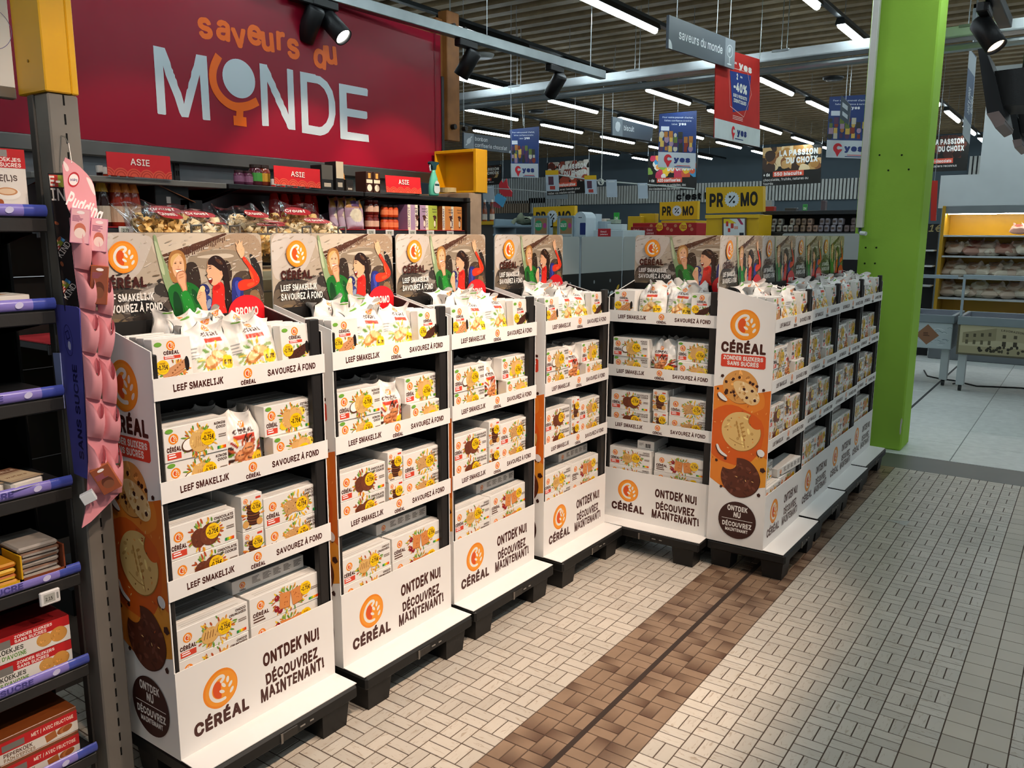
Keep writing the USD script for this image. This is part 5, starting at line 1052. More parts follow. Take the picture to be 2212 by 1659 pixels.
def q3(px, py_): a = at(px, py_, 1, Yb); return (a[0], a[2])
bs = thing('blade_sign', 'lilac blade sign with vertical dark capitals beside the slotted upright', 'sign')
ol = [q3(160, 1023), q3(190, 1036), q3(171, 668), q3(165, 663), q3(117, 657)]
b_ = MB(); b_.prism(Polygon(ol), -.003, 0, H('#5250A0'), frame((0, Yb, 0), (1, 0, 0), (0, 0, 1))); b_.build('panel', 'print', bs)
a, b = q3(182, 995), q3(165, 787); L_ = math.hypot(b[0]-a[0], b[1]-a[1]); an = math.degrees(math.atan2(b[1]-a[1], b[0]-a[0]))
c0 = q3(148, 735); it = [(T('SANS SUCRE', a[0], a[1], .022, L_, 3, 0, 'l', .8, 0, an), H('#1E1C4A')), (ell(*c0, .021, .042, 6, 10).difference(ell(*c0, .0195, .0405, 6, 10)), H('#23205A')), (blob([(c0[0]-.006, c0[1]-.022), (c0[0]+.008, c0[1]-.028), (c0[0]+.011, c0[1]-.006), (c0[0]-.002, c0[1]+.0)], 1), H('#C9C6E6')), (affinity.rotate(sbox(c0[0]-.010, c0[1]+.004, c0[0]+.006, c0[1]+.024), 20, origin='center').boundary.buffer(.0012), H('#23205A'))]
b_ = MB(); b_.prints(it, frame((0, Yb, 0), (1, 0, 0), (0, 0, 1))); b_.build('lettering', 'print', bs)
b_ = MB(); cl_ = [q3(117, 762), q3(132, 762), q3(142, 882), q3(130, 883)]; b_.prism(Polygon(cl_), .001, .004, H('#9AA6D8'), frame((0, Yb-.0, 0), (1, 0, 0), (0, 0, 1))); b_.build('clear_holder', 'gloss_print', bs)
XP = -.12
ps = thing('hanging_strip', 'pink pudding hanging strip with cut-out pockets, on a wire hook', 'hanging display')
PK = H('#E39AA2'); fP = frame((XP, 0, 0), (0, 1, 0), (0, 0, 1)); PQ = lambda L: [q2(x, y, XP) for x, y in L]
hd = Polygon(chaikin(PQ([(133, 336), (165, 352), (196, 384), (205, 405), (213, 480), (165, 470), (148, 458), (140, 420)]), 1, True))
b_ = MB(); b_.prism(hd, -.002, 0, PK, fP); hdp = b_.build('header_card', 'card', ps)
a = q2(141, 440, XP); oq = q2(159, 388, XP)
it = [(blob(PQ([(135, 345), (146, 356), (150, 368), (143, 372), (138, 360)])), H('#F2DDDA')), (blob(PQ([(184, 380), (197, 388), (205, 410), (207, 425), (199, 415), (192, 400)])), H('#F2DDDA')), (ell(*oq, .014, .020, -25, 6), H('#B8242E')), (ell(*oq, .0115, .015, -25, 6), H('#F0E4E2')), (T('pudding', oq[0]-.009, oq[1]-.003, .006, .018, 3, 0, 'l', 2), H('#4A3A7A')), (T('Pudding', a[0], a[1], .033, .098, 4, .9, 'l', .8, 0, -26), H('#F7EDEA'))]
b_ = MB(); b_.prints(it, fP); b_.build('header_print', 'print', hdp)
rows_ = [((152, 462), (215, 490), (160, 575), (232, 590)), ((160, 575), (232, 590), (172, 662), (242, 680)), ((172, 662), (242, 680), (177, 755), (238, 770)), ((177, 755), (238, 770), (185, 855), (250, 870)), ((185, 855), (250, 870), (188, 940), (256, 950)), ((188, 945), (256, 955), (192, 1060), (262, 1060))]
wins = []
for k, (tl, tr_, bl, br) in enumerate(rows_):
    lp = lambda u, v: tuple((1-v)*((1-u)*np.array(tl)+u*np.array(tr_))+v*((1-u)*np.array(bl)+u*np.array(br)))
    def pocket(u0, u1, d_, seed):
        # a folded pocket: bulging front with a scooped mouth, its straps running up to the backing
        b_ = MB(); nu, nt = 9, 9; va = []
        for u in np.linspace(0, 1, nu):
            t0 = .10+.42*math.sin(math.pi*u)**1.5
            for t in np.linspace(t0, 1.03, nt):
                e = min(1, 6*u, 6*(1-u)); dd = .003+d_*(math.sin(math.pi*min(1, .08+t*.86))**.7)*e**.6
                y_, z_ = q2(*lp(u0+(u1-u0)*u, t), XP); va.append((XP+dd, y_, z_))
        va = np.array(va); bk_ = va.copy(); bk_[:, 0] -= .0015
        f_ = [q for i in range(nu-1) for j in range(nt-1) for q in ((i*nt+j, i*nt+j+1, i*nt+j+nt+1), (i*nt+j, i*nt+j+nt+1, i*nt+j+nt))]
        b_.add(va, f_, PK); b_.add(bk_, [t[::-1] for t in f_], PK); return b_.build('pocket', 'card', ps, True)
    if k < 4:
        pocket(.0, .47, .034, k); pocket(.56, 1.0, .030, k)
        wins.append(Polygon([q2(*lp(*w_), XP) for w_ in ((.44, .45), (.58, .40), (.60, .98), (.46, 1.0))]))
    else:
        pocket(.0, .47, .034, k); pocket(.5, 1.0, .03, k)
bq = PQ([(190, 1000), (256, 1005), (262, 1060), (196, 1126), (176, 1140), (186, 1090)])
b_ = MB(); b_.prism(Polygon(bq), .0, .003, H('#D98E98'), fP); b_.build('bottom_flap', 'card', ps)
bkp = PQ([(150, 470), (214, 490), (232, 590), (241, 680), (238, 770), (250, 870), (257, 1000), (192, 1010), (185, 855), (178, 755), (172, 662), (160, 575)])
b_ = MB(); b_.prism(Polygon(bkp).difference(unary_union(wins)), -.002, 0, H('#DB8F99'), fP); b_.build('backing_strip', 'card', ps)
hk = [at(133, 293, 0, -.196), at(140, 296, 0, -.17), at(148, 310, 0, -.14), at(155, 352, 0, -.12)]
b_ = MB(); b_.tube(hk, .0018, H('#A8A49E'), 6); b_.build('hook', 'metal', ps)
for k, (px, py_, wd, ht, col, face, lab) in enumerate(((163, 448, .045, .088, '#D98AA8', '#E8B0B8', 'pink pudding carton in the upper left pocket of the pink strip'), (206, 470, .040, .085, '#D98AA8', '#E8B0B8', 'pink pudding carton in the upper right pocket of the pink strip'), (206, 572, .042, .10, '#A8542A', '#8A4A34', 'brown pudding carton in the middle right pocket of the pink strip'), (202, 1018, .050, .075, '#A85A34', '#8E4A30', 'brown pudding carton tilted in the bottom pocket of the pink strip'), (180, 1072, .034, .028, '#C9CED2', '#D8DADC', 'white end of a carton poking out below the bottom pocket'))):
    q = at(px, py_, 0, XP+.025); p = thing('pudding_carton', lab, 'box', mat4((XP+.004, q[1], q[2]), rx=(-.12 if k < 3 else .42), rz=-.5))
    b_ = MB(); b_.box(0, .024, 0, wd, -ht, 0, H(col), .001); b_.build('carton', 'card', p)
    if k < 4:
        m_ = 1000; it = [(sbox(2, -ht*m_+2, wd*m_-2, -2), H(face)), (ell(wd*500, -10, 9, 4, 0, 4), H('#F0E4E2')), (ell(wd*500, -ht*620, wd*300, ht*210, 0, 5), H('#C9705A' if k < 2 else '#5A2E1E')), (ell(wd*500, -ht*700, wd*280, ht*150, 0, 5), H('#F0D8D0' if k < 2 else '#7A4A34'))]+fine_text(4, -20, wd*600, 5, 1.6, '#8A4A6A', 3+k, 'l')
        b_ = MB(); b_.prints(it, frame((.024, 0, 0), (0, 1, 0), (0, 0, 1)), sc=.001); b_.build('front_print', 'print', p)
        b_ = MB(); b_.prints([(sbox(2, -ht*m_+2, 22, -2), H(col))]+fine_text(3, -12, 18, 12, 1.4, '#8A4A6A' if k < 2 else '#E0B090', 3+k, 'l'), frame((0, 0, 0), (1, 0, 0), (0, 0, 1)), sc=.001); b_.build('side_print', 'print', p)

# ---------------------------------------------------------------- hanging signs
def quad(pts, ax, v): return [np.array(at(*q, ax, v)) for q in pts]
def wires(p, pts, top):
    b_ = MB()
    for q in pts: b_.tube([tuple(q), (q[0], q[1], top)], .003, H('#9AA0A2'), 4)
    b_.build('hanging_wire', 'metal', p)
SL_ = H('#414A54')
def wh(c): return np.linalg.norm(c[1]-c[0]), np.linalg.norm(c[3]-c[0])
c = quad(((1444, 104), (1586, 150), (1588, 88), (1446, 32)), 0, -.5); w, h = wh(c)
it = [(sbox(w*.83, 0, w, h), H('#7E858C')), (ell(0, 0, h*.28, h*.28, 0, 8).intersection(sbox(0, 0, w, h)), H('#C9CED0')), (T('saveurs du monde', w*.13, h*.40, h*.27, w*.66, 2), H('#D5D9DB')), (ell(w*.91, h*.58, w*.05, h*.22, 0, 8).difference(ell(w*.91, h*.58, w*.045, h*.20, 0, 8)), H('#E1E4E6')), (stroke([(w*.91, h*.36), (w*.91, h*.14)], .01, 0), H('#E1E4E6')), (ell(w*.91, h*.12, w*.04, h*.03, 0, 4), H('#E1E4E6')), (blob([(w*.88, h*.5), (w*.92, h*.55), (w*.93, h*.7), (w*.89, h*.72)], 1), H('#B9BFC4'))]
boardm('hanging_sign', 'dark grey hanging blade sign with a globe drawing near the red banner', 'sign', c, .02, SL_, it, extra=lambda p: wires(p, [c[2]-(c[2]-c[3])*.1, c[3]+(c[2]-c[3])*.1], 3.9))
c1 = quad(((1002, 320), (1103, 331), (1103, 300), (1002, 286)), 0, -3.0); w, h = wh(c1)
it = [(sbox(0, 0, w*.2, h), H('#7E868E')), (ell(w*.1, h*.5, w*.05, h*.17, 30, 5), H('#C3C9CD')), (blob([(w*.14, h*.65), (w*.18, h*.85), (w*.12, h*.75)], 1), H('#C3C9CD')), (blob([(w*.06, h*.35), (w*.02, h*.15), (w*.08, h*.25)], 1), H('#C3C9CD')), (T('bonbon', w*.22, h*.58, h*.25, w*.27, 2), H('#C9CED2')), (T('confiserie chocolat', w*.22, h*.17, h*.25, w*.70, 2), H('#C9CED2')), (ell(w, 0, h*.2, h*.2, 0, 6).intersection(sbox(0, 0, w, h)), H('#C9CED0'))]
boardm('hanging_sign', 'dark grey hanging sign with a sweet drawing above the yellow box', 'sign', c1, .02, SL_, it, extra=lambda p: wires(p, [c1[2], c1[3]], 3.9))
c2 = quad(((1323, 292), (1408, 305), (1411, 275), (1323, 252)), 0, -3.3); w, h = wh(c2)
it = [(sbox(0, 0, w*.24, h), H('#6E7880')), (blob([(w*.06, h*.3), (w*.16, h*.2), (w*.2, h*.75), (w*.08, h*.8)], 1), H('#C3C9CD')), (T('biscuit', w*.27, h*.38, h*.27, w*.26, 2), H('#C9CED2')), (ell(w, 0, h*.2, h*.2, 0, 6).intersection(sbox(0, 0, w, h)), H('#C9CED0'))]
boardm('hanging_sign', 'small dark grey hanging sign with a cracker drawing in mid-air', 'sign', c2, .02, SL_, it, extra=lambda p: wires(p, [c2[2], c2[3]], 3.9))
def pin(x, y, s): return [(unary_union([ell(x, y, s*.30, s*.32, 0, 8), Polygon([(x-s*.2, y-s*.2), (x+s*.2, y-s*.2), (x, y-s*.58)])]).difference(unary_union([ell(x+s*.06, y+s*.02, s*.12, s*.12, 0, 5), sbox(x+s*.05, y-s*.07, x+s*.4, y+s*.1)])), H('#D9303A'))]
def yes_blue(c, lab, seed):
    w, h = wh(c); g = np.random.default_rng(seed); it = [(sbox(0, 0, w, h*.29), H('#C9D0D6'))]
    for k, t in enumerate(("Pour votre pouvoir d'achat,", 'faites confiance à notre')): it.append((T(t, w*.5, h*(.925-.06*k), h*.028, w*(.82-.1*k), 2, 0, 'c', 1.5), H('#C9D2E2')))
    it += [(T('label', w*.34, h*.80, h*.028, w*.16, 2, 0, 'l', 1.5), H('#C9D2E2')), (T('yes', w*.53, h*.80, h*.045, w*.2, 6, 0, 'l', 1.5), H('#F0F3F8')), (sbox(w*.06, h*.69, w*.28, h*.77), H('#DCE3EE'))]
    for k in range(26):
        x, y = w*(.08+.13*(k % 7)+g.uniform(-.02, .02)), h*(.36+.085*(k//7)+g.uniform(-.01, .01)); s = w*g.uniform(.05, .085)
        it.append((sbox(x-s*.7, y-s, x+s*.7, y+s) if k % 3 else ell(x, y, s*.8, s, 0, 3), H(('#B5773A', '#6A7A3A', '#D9B45A', '#5A3A5A', '#C9C3B0', '#8A3A2A', '#3A3A34', '#A88AA0')[g.integers(8)])))
    it += pin(w*.27, h*.16, w*.36)+[(T('yes', w*.42, h*.12, h*.085, w*.45, 8), H('#2A3A78')), (sbox(w*.5, h*.045, w*.86, h*.055), H('#D9303A')), (sbox(w*.45, h*.02, w*.88, h*.032), H('#2A3A78'))]
    boardm('promo_banner', lab, 'banner', c, .008, H('#2A4078'), it, group=None, extra=lambda p: wires(p, [(c[2]+c[3])/2], 3.9))
yes_blue(quad(((1104, 383), (1163, 384), (1164, 273), (1101, 280)), 1, 10), 'blue and white promotional banner left of the flat white price cards', 1)
yes_blue(quad(((1421, 361), (1502, 365), (1505, 239), (1424, 246)), 1, 10), 'blue and white promotional banner in front of the sweets picture panel', 2)
yes_blue(quad(((1784, 340), (1876, 343), (1880, 204), (1792, 209)), 1, 9), 'blue and white promotional banner partly hidden by the green pillar', 3)
c = quad(((1543, 297), (1641, 318), (1641, 128), (1547, 100)), 0, -.55); w, h = wh(c)
h2 = h
it = [(sbox(0, 0, w, h*.22), H('#D5DADD')), (T('plus', w*.30, h*.90, h*.03, w*.12, 4, 0, 'l', 1.5), H('#F0D9D6')), (T('yes', w*.46, h*.87, h*.07, w*.3, 7), H('#F3E6E3')), (Polygon([(w*.28, h*.80), (w*.74, h*.84), (w*.70, h*.42), (w*.36, h*.34)]), H('#2A3E86')), (T('2', w*.42, h*.735, h*.06, None, 6), WHITE), (T('ème', w*.50, h*.765, h*.025, None, 4, 0, 'l', 1.5), WHITE), (T('-40%', w*.36, h*.60, h*.09, w*.30, 7), WHITE), (T('SUR 2 PRODUITS', w*.36, h*.525, h*.034, w*.30, 5, .5), WHITE), (T('IDENTIQUES', w*.37, h*.465, h*.036, w*.28, 5, .5), WHITE)]
it += [(LineString([(w*.26, h*.84), (w*.30, h*.40), (w*.6, h*.32), (w*.76, h*.62), (w*.66, h*.86), (w*.26, h*.84)]).buffer(.003), H('#E8A8A2'))]+[(sbox(w*.36, h*(.30-.018*k), w*.58, h*(.307-.018*k)), H('#F0C9C4')) for k in range(3)]+pin(w*.38, h*.12, h*.19)+[(T('yes', w*.46, h*.09, h*.07, w*.22, 8), H('#2A3A78')), (sbox(w*.42, h*.035, w*.6, h*.045), H('#2A3A78'))]
cb = c; boardm('promo_banner', 'large red and white promotional banner behind the globe sign', 'banner', c, .006, H('#C22A24'), it, mat='matte', extra=lambda p: wires(p, [cb[2], cb[3]], 3.9))
def passion(c, lab, sub, hl, lines, cols, seed):
    w, h = wh(c); g = np.random.default_rng(seed); it = []
    for k in range(70): it.append((rough(w*g.uniform(0, 1), h*g.uniform(.38, 1), w*g.uniform(.04, .10), .15, 14, k, 1).intersection(sbox(0, h*.36, w, h)), H(cols[g.integers(len(cols))])))
    it += [(T('LA PASSION', w*.95, h*.76, h*.13, w*.66, 7, .2, 'r'), H('#E9E6E0')), (T('DU CHOIX', w*.95, h*.56, h*.13, w*.54, 7, .2, 'r'), H('#E9E6E0')), (T('+ de', w*.02, h*.25, h*.08, w*.12, 5, 0, 'l', 1.2), H('#E9E6E0')), (sbox(w*.19, h*.22, w*.72, h*.36), H('#E0553A')), (T(hl, w*.21, h*.25, h*.08, w*.48, 5, 0, 'l', 1.2), H('#F6EDE6'))]
    for k, t in enumerate(lines): it.append((T(t, w*.02, h*(.12-.10*k), h*.065, w*(.78 if k == 0 else .66 if len(t) > 10 else .18), 2, 0, 'l', 1.5), H('#D9D6D2')))
    boardm('picture_panel', lab, 'sign', c, .03, H('#15130F'), [(s.intersection(sbox(0, 0, w, h)), k) for s, k in it if not s.is_empty], extra=lambda p: wires(p, [c[2], c[3]], 3.9))
CK = ('#D9B078', '#B5803F', '#E8CDA0', '#8A552A', '#C99A5E', '#3A2416')
passion(quad(((1646, 402), (1772, 395), (1776, 311), (1648, 320)), 1, 16), 'black picture panel of biscuits hanging left of the pillar', '', '550 biscuits', ('chocolatés, fruités, natures ou', 'fourrés'), CK, 3)
passion(quad(((1400, 412), (1503, 410), (1507, 330), (1400, 337)), 1, 16), 'black picture panel of colourful sweets behind a blue banner', '', '420 confiseries', ('douces, sucrées ou acidulées, des', 'plus classiques aux plus originales'), ('#E0603A', '#D93A5A', '#F2C12E', '#4A9AC9', '#8DB04A', '#F0A24E', '#F3E9DD'), 4)
passion(quad(((1182, 422), (1272, 416), (1272, 346), (1182, 352)), 1, 16), 'dark picture panel of baking goods in the centre background', '', '100 produits pour pâtisser', ('dont vous avez besoin pour', 'réaliser vos créations sucrées'), ('#8A3A2A', '#D9CFC4', '#5A2A20', '#B5A89A', '#A8452F'), 5)
passion(quad(((1012, 402), (1082, 398), (1082, 355), (1012, 362)), 1, 16.3), 'dark picture panel of coffee beans right of the yellow box', '', 'cafés', ('des plus doux aux', 'corsés'), ('#2A1A12', '#4A2E1E', '#C9A46A', '#1A1210'), 6)
passion(quad(((1985, 372), (2088, 368), (2096, 290), (1985, 296)), 1, 16), 'dark picture panel of chocolate right of the green pillar', '', '320 chocolats', ('de chocolatiers reconnus', 'artisanaux'), ('#3A1A12', '#5A2A1C', '#7A3E2A', '#241008'), 7)
# narrow blade signs
c = quad(((2078, 285), (2094, 300), (2108, 125), (2095, 108)), 1, 8.0)
c = [np.array(at(2079, 290, 1, 8.0)), np.array(at(2094, 312, 1, 8.0)), np.array(at(2109, 122, 1, 8.0)), np.array(at(2094, 104, 1, 8.0))]; w, h = wh(c)
boardm('hanging_sign', 'tall narrow grey and slate blade sign right of the pillar', 'sign', c, .02, H('#6A7486'), [(sbox(0, h*.78, w, h), H('#AAB2B8')), (sbox(0, 0, w, h*.22), H('#AAB2B8')), (T('viande', w*.75, h*.55, w*.32, h*.2, 2, 0, 'l', 1.2, 0, -88), H('#C9CFD6')), (T('boeuf & porc', w*.35, h*.6, w*.32, h*.3, 2, 0, 'l', 1.2, 0, -88), H('#C9CFD6'))], extra=lambda p: wires(p, [(at(2100, 110, 1, 8.0))], 3.9))
c = [np.array(at(1814, 255, 1, 8.6)), np.array(at(1833, 270, 1, 8.6)), np.array(at(1838, 228, 1, 8.6)), np.array(at(1817, 205, 1, 8.6))]; w, h = wh(c)
boardm('hanging_sign', 'small slate blade sign in front of the rightmost blue banner', 'sign', c, .02, SL_, [(sbox(w*.2, h*.55, w*.8, h*.75), H('#AAB2B8')), (sbox(w*.25, h*.2, w*.85, h*.38), H('#AAB2B8'))], extra=lambda p: wires(p, [at(1827, 215, 1, 8.6)], 3.9))
# rail of clipped price cards and the cord it hangs from
rp = thing('card_rail', 'thin white rail with clips and coiled cord crossing the background', 'rail'); YR = 9.0
b_ = MB(); P_ = [at(x, y, 1, YR) for x, y in ((1042, 406), (1110, 409), (1180, 415))]; b_.tube(P_, .009, H('#A9B0B2'), 6)
P_ = [at(x, y, 1, YR) for x, y in ((1208, 378), (1262, 386), (1300, 391), (1400, 399), (1500, 408))]; b_.tube(P_, .011, H('#C3C9C4'), 6); b_.build('rail', 'paint', rp)
b_ = MB(); b_.tube([(at(1299, 395, 1, YR)[0], YR, 3.9), at(1299, 395, 1, YR)], .006, H('#C9CCC6'), 5); b_.tube([(at(1105, 409, 1, YR)[0], YR, 3.9), at(1105, 409, 1, YR)], .003, H('#9AA0A2'), 4); b_.tube([(at(1240, 383, 1, YR)[0], YR, 3.9), at(1240, 383, 1, YR)], .003, H('#9AA0A2'), 4)
o_ = np.array(at(1298, 393, 1, YR)); tt = np.linspace(0, 6*np.pi, 50); b_.tube(o_+np.c_[.035*np.cos(tt), .02*np.sin(tt/3), .04*np.sin(tt)], .006, H('#D5D7D0'), 5)
b_.tube([at(1128, 220, 1, YR), at(1130, 272, 1, YR)], .004, H('#C9CCC6'), 5); b_.build('cord', 'paint', rp)
for k, (x0, x1, ya, yb_2, yel, lab) in enumerate(((1178, 1207, 372, 413, 1, 'yellow-topped price card at the left end of the thin rail'), (1262, 1289, 383, 419, 1, 'yellow-topped price card beside the coiled cord'), (1309, 1333, 392, 426, 0, 'blank white price card right of the coiled cord'), (1377, 1399, 399, 429, 0, 'blank white price card left of the sweets panel'), (1042, 1068, 405, 436, 0, 'blank white price card above the rosé bottles'))):
    c = quad(((x0+2, yb_2), (x1+1, yb_2), (x1-1, ya-4), (x0, ya-4)), 1, YR-.0115); w, h = wh(c)
    it = [(sbox(0, h*.78, w, h), H('#E0B21A')), (sbox(w*.2, h*.3, w*.6, h*.7), H('#5A3A4A')), (sbox(w*.3, h*.08, w*.7, h*.25), H('#B5423A'))] if yel else [(sbox(w*.2, h*.86, w*.8, h*.9), H('#E9EEF0'))]
    boardm('price_card', lab, 'card', c, .002, H('#B9C6D2'), it)
ca = thing('cutout_sign', 'red and blue cut-out shape sign beside the rosé bottles', 'sign'); Yc = 12.5
fC = frame((0, Yc, 0), (1, 0, 0), (0, 0, 1)); PC = lambda L: [(lambda a: (a[0], a[2]))(at(x, y, 1, Yc)) for x, y in L]
b_ = MB(); b_.prism(Polygon(PC([(1079, 398), (1084, 390), (1088, 396), (1095, 386), (1098, 402), (1107, 415), (1106, 425), (1090, 424), (1080, 416)])), 0, .02, H('#B5242E'), fC); b_.build('red_shape', 'paint', ca)
b_ = MB(); b_.prism(Polygon(PC([(1078, 418), (1096, 428), (1088, 448), (1066, 430)])), .025, .045, H('#4A9AC4'), fC); b_.build('blue_tag', 'paint', ca)
b_ = MB(); b_.prism(Polygon(PC([(1062, 428), (1082, 440), (1078, 450), (1058, 444)])), -.025, -.005, H('#B5434E'), fC); b_.build('pink_shape', 'paint', ca); wires(ca, [at(1086, 400, 1, Yc+.01)], 3.9)

# ---------------------------------------------------------------- grey ice-cream stands behind the corner
def ice(c, name, lab, text, gl=.5):
    c = np.array(c, float); w, h = wh(c); u = (c[1]-c[0])/w; v = np.array([0, 0, 1.0]); n_ = np.cross(u, v); p = thing('freezer_stand', lab, 'stand')
    rr = .02; g_ = sbox(0, 0, w, h).buffer(-rr).buffer(rr, 4)
    b_ = MB(); b_.prism(g_.intersection(sbox(0, h*gl, w, h)), -.006, 0, H('#A9B0AE'), frame(c[0], u, v)); b_.build('grey_panel', 'print', p)
    b_ = MB(); b_.prism(sbox(0, 0, w, h*gl), -.006, 0, H('#14171B'), frame(c[0], u, v)); b_.build('black_panel', 'print', p)
    it = [(ell(w*f, h*(gl-.12), .010, .012, 0, 4), H('#8E979C')) for f in (.3, .7)]+([(T(text, w*.16, h*gl*.36, .052, w*.72, 7, 0, 'l', .8, .25), H('#C9D2D6')), (blob([(w*.86, h*gl*.5), (w*.93, h*gl*.55), (w*.95, h*gl*.68), (w*.88, h*gl*.62)], 1), H('#E0B52A'))] if text else [])
    b_ = MB(); b_.prints(it, frame(c[0], u, v)); b_.build('lettering', 'print', p)
    b_ = MB(); q = c[0]-n_*.01; 
    A = np.eye(4); A[:3, :3] = np.c_[u, -n_, v]; A[:3, 3] = (*q[:2], 0); b_.box(.01, w-.01, 0, .35, 0, q[2]+.02, H('#1A1C1F'), .004, M=A); b_.build('body', 'plastic', p)
def icx(x0, x1, X): a, b = at(x0, 511, 0, X), at(x1, 511, 0, X); return [(X, a[1], 1.13), (X, b[1], 1.13), (X, b[1], a[2]), (X, a[1], a[2])]
ice(icx(1188, 1252, -.72), '', 'grey and black stand header right of the fourth stand card', None, .54)
ice(icx(1258, 1345, -.72), '', 'grey and black stand header with white slanted lettering behind the corner', 'icestar', .54)
ice(icx(1348, 1440, -.72), '', 'grey and black stand header mostly hidden by the corner stand card', 'icestar', .54)
a, b = at(1690, 504, 1, 5.45), at(1857, 503, 1, 5.45)
ice([(a[0], 5.45, 1.1), (b[0], 5.45, 1.1), (b[0], 5.45, a[2]), (a[0], 5.45, a[2])], '', 'wide grey and black stand header between the right stand row and pillar', None, .66)

# ---------------------------------------------------------------- mid-ground fittings (seen only above the stands)
YL = H('#D6A90E')
def promo(c, lab, depth=.1):
    def post_(p):
        if depth != .09: return
        b_ = MB(); q = (c[0]+c[1])/2; b_.box(q[0]-.03, q[0]+.03, q[1]+.03, q[1]+.07, 0, q[2]+.01, H('#8A7A1A')); b_.build('post', 'paint', p)
    c = [np.array(q) for q in c]; w, h = wh(c); it = [(T('PR', w*.06, h*.26, h*.46, w*.26, 5, .3), H('#1A1712')), (T('MO', w*.61, h*.26, h*.46, w*.31, 5, .3), H('#1A1712'))]
    t = np.linspace(0, 2*np.pi, 36, endpoint=False); r = w*.125*(1+.09*np.where(np.arange(36) % 2, 1, -1)); it += [(Polygon(np.c_[w*.465+r*np.cos(t), h*.5+r*np.sin(t)]), H('#C9D3DA')), (stroke([(w*.42, h*.38), (w*.51, h*.62)], w*.02, 0), H('#1A1712')), (ell(w*.43, h*.60, w*.022, w*.022, 0, 4), H('#1A1712')), (ell(w*.50, h*.40, w*.022, w*.022, 0, 4), H('#1A1712'))]
    boardm('promo_sign', lab, 'sign', c, depth, YL, it, extra=post_)
promo(quad(((1525, 461), (1648, 457), (1648, 402), (1525, 405)), 1, 9), 'largest yellow percent sign board on the yellow gondola end')
promo(quad(((1425, 475), (1506, 474), (1507, 434), (1425, 437)), 1, 12), 'middle-sized yellow percent sign board above the red lollipop display')
promo(quad(((1152, 490), (1241, 488), (1241, 444), (1152, 448)), 1, 10), 'yellow percent sign board partly hidden by the grey card frames', .09)
def block(name, lab, cat, pts, Y, depth, col, mat='paint', z0=None, prints=None, group=None, part='body'):
    """a box whose front faces -y: photo pixels of its front corners (lower left, upper right) on the plane y = Y"""
    a, b = at(*pts[0], 1, Y), at(*pts[1], 1, Y); p = thing(name, lab, cat, mat4((a[0], Y, 0)), group)
    b_ = MB(); b_.box(0, b[0]-a[0], 0, depth, a[2] if z0 is None else z0, b[2], col, .004); b_.build(part, mat, p)
    if name == 'red_notice': s_ = MB(); s_.box((b[0]-a[0])/2-.008, (b[0]-a[0])/2+.008, .012, .024, 0, a[2]+.02, H('#3A3A3A')); s_.build('stand_post', 'metal', p)
    if prints: b_ = MB(); b_.prints(prints(b[0]-a[0], b[2]-a[2]), frame((0, 0, a[2]), (1, 0, 0), (0, 0, 1))); b_.build('front_print', 'print', p)
    return p, b[0]-a[0], a[2], b[2]
p, w, za, zb = block('gondola_end', 'yellow gondola end cabinet under the largest percent sign', 'cabinet', ((1524, 512), (1640, 463)), 9, .5, YL, z0=0)
b_ = MB(); b_.box(-.01, w+.01, -.02, 0, zb-.045, zb, H('#E0B51C'), .003); b_.build('top_lip', 'paint', p)
c = quad(((1560, 512), (1612, 512), (1612, 470), (1560, 470)), 1, 8.97); w, h = wh(c)
boardm('price_poster', 'white price poster on a brown clipboard on the yellow cabinet', 'poster', c, .012, H('#5A4A38'), [(sbox(w*.06, 0, w*.94, h*.93), H('#D3D8DA')), (Polygon([(w*.06, h*.7), (w*.6, h*.7), (w*.3, h*.93), (w*.06, h*.93)]), H('#E3C92A')), (Polygon([(w*.62, h*.93), (w*.74, h*.93), (w*.86, h*.7), (w*.88, h*.62), (w*.78, h*.64)]), H('#A8325A')), (sbox(w*.16, h*.55, w*.26, h*.8), H('#C23A34')), (sbox(w*.36, h*.45, w*.48, h*.7), H('#C23A34')), (sbox(w*.24, h*.25, w*.34, h*.45), H('#C23A34')), (sbox(w*.5, h*.4, w*.66, h*.55), H('#D99A8A')), (sbox(w*.72, h*.02, w*.9, h*.22), H('#1A2230'))])
p, w, za, zb = block('shelf_end', 'yellow gondola end under the middle percent sign', 'cabinet', ((1427, 512), (1503, 476)), 12, .5, YL, z0=0)
p, w, za, zb = block('lollipop_display', 'red lollipop display with yellow flower logos under the middle percent sign', 'display', ((1366, 512), (1505, 481)), 11.4, .4, H('#A81E20'), 'print', 0, lambda w, h: [(rough(w*f, h*.72, h*.30, .12, 20, 3), H('#E8C22A')) for f in (.43, .80)]+[(T('Chupa', w*f, h*.74, h*.12, h*.42, 5, .5, 'c', 1.5), H('#C01E24')) for f in (.43, .80)]+[(T('Chups', w*f, h*.58, h*.12, h*.42, 5, .5, 'c', 1.5), H('#C01E24')) for f in (.43, .80)]+[(ell(w*f, h*g_, h*.12, h*.12, 0, 4), H('#C97A5A')) for f, g_ in ((.30, .8), (.52, .85), (.56, .6), (.62, .5), (.68, .8), (.9, .8), (.93, .55))])
for k, (x0, x1) in enumerate(((1362, 1390), (1391, 1418))): block('red_notice', '%s small red slanted notice beside the lollipop display' % ('left', 'right')[k], 'sign', ((x0, 512), (x1, 490)), 11.2, .01, H('#8E1C22'), 'print', None, lambda w, h: [(T('Seul', w*.2, h*.6, h*.2, w*.5, 3, .4, 'l', 1.5), H('#E0A8A8')), (T('paiement', w*.2, h*.3, h*.18, w*.6, 3, .4, 'l', 1.5), H('#E0A8A8'))])
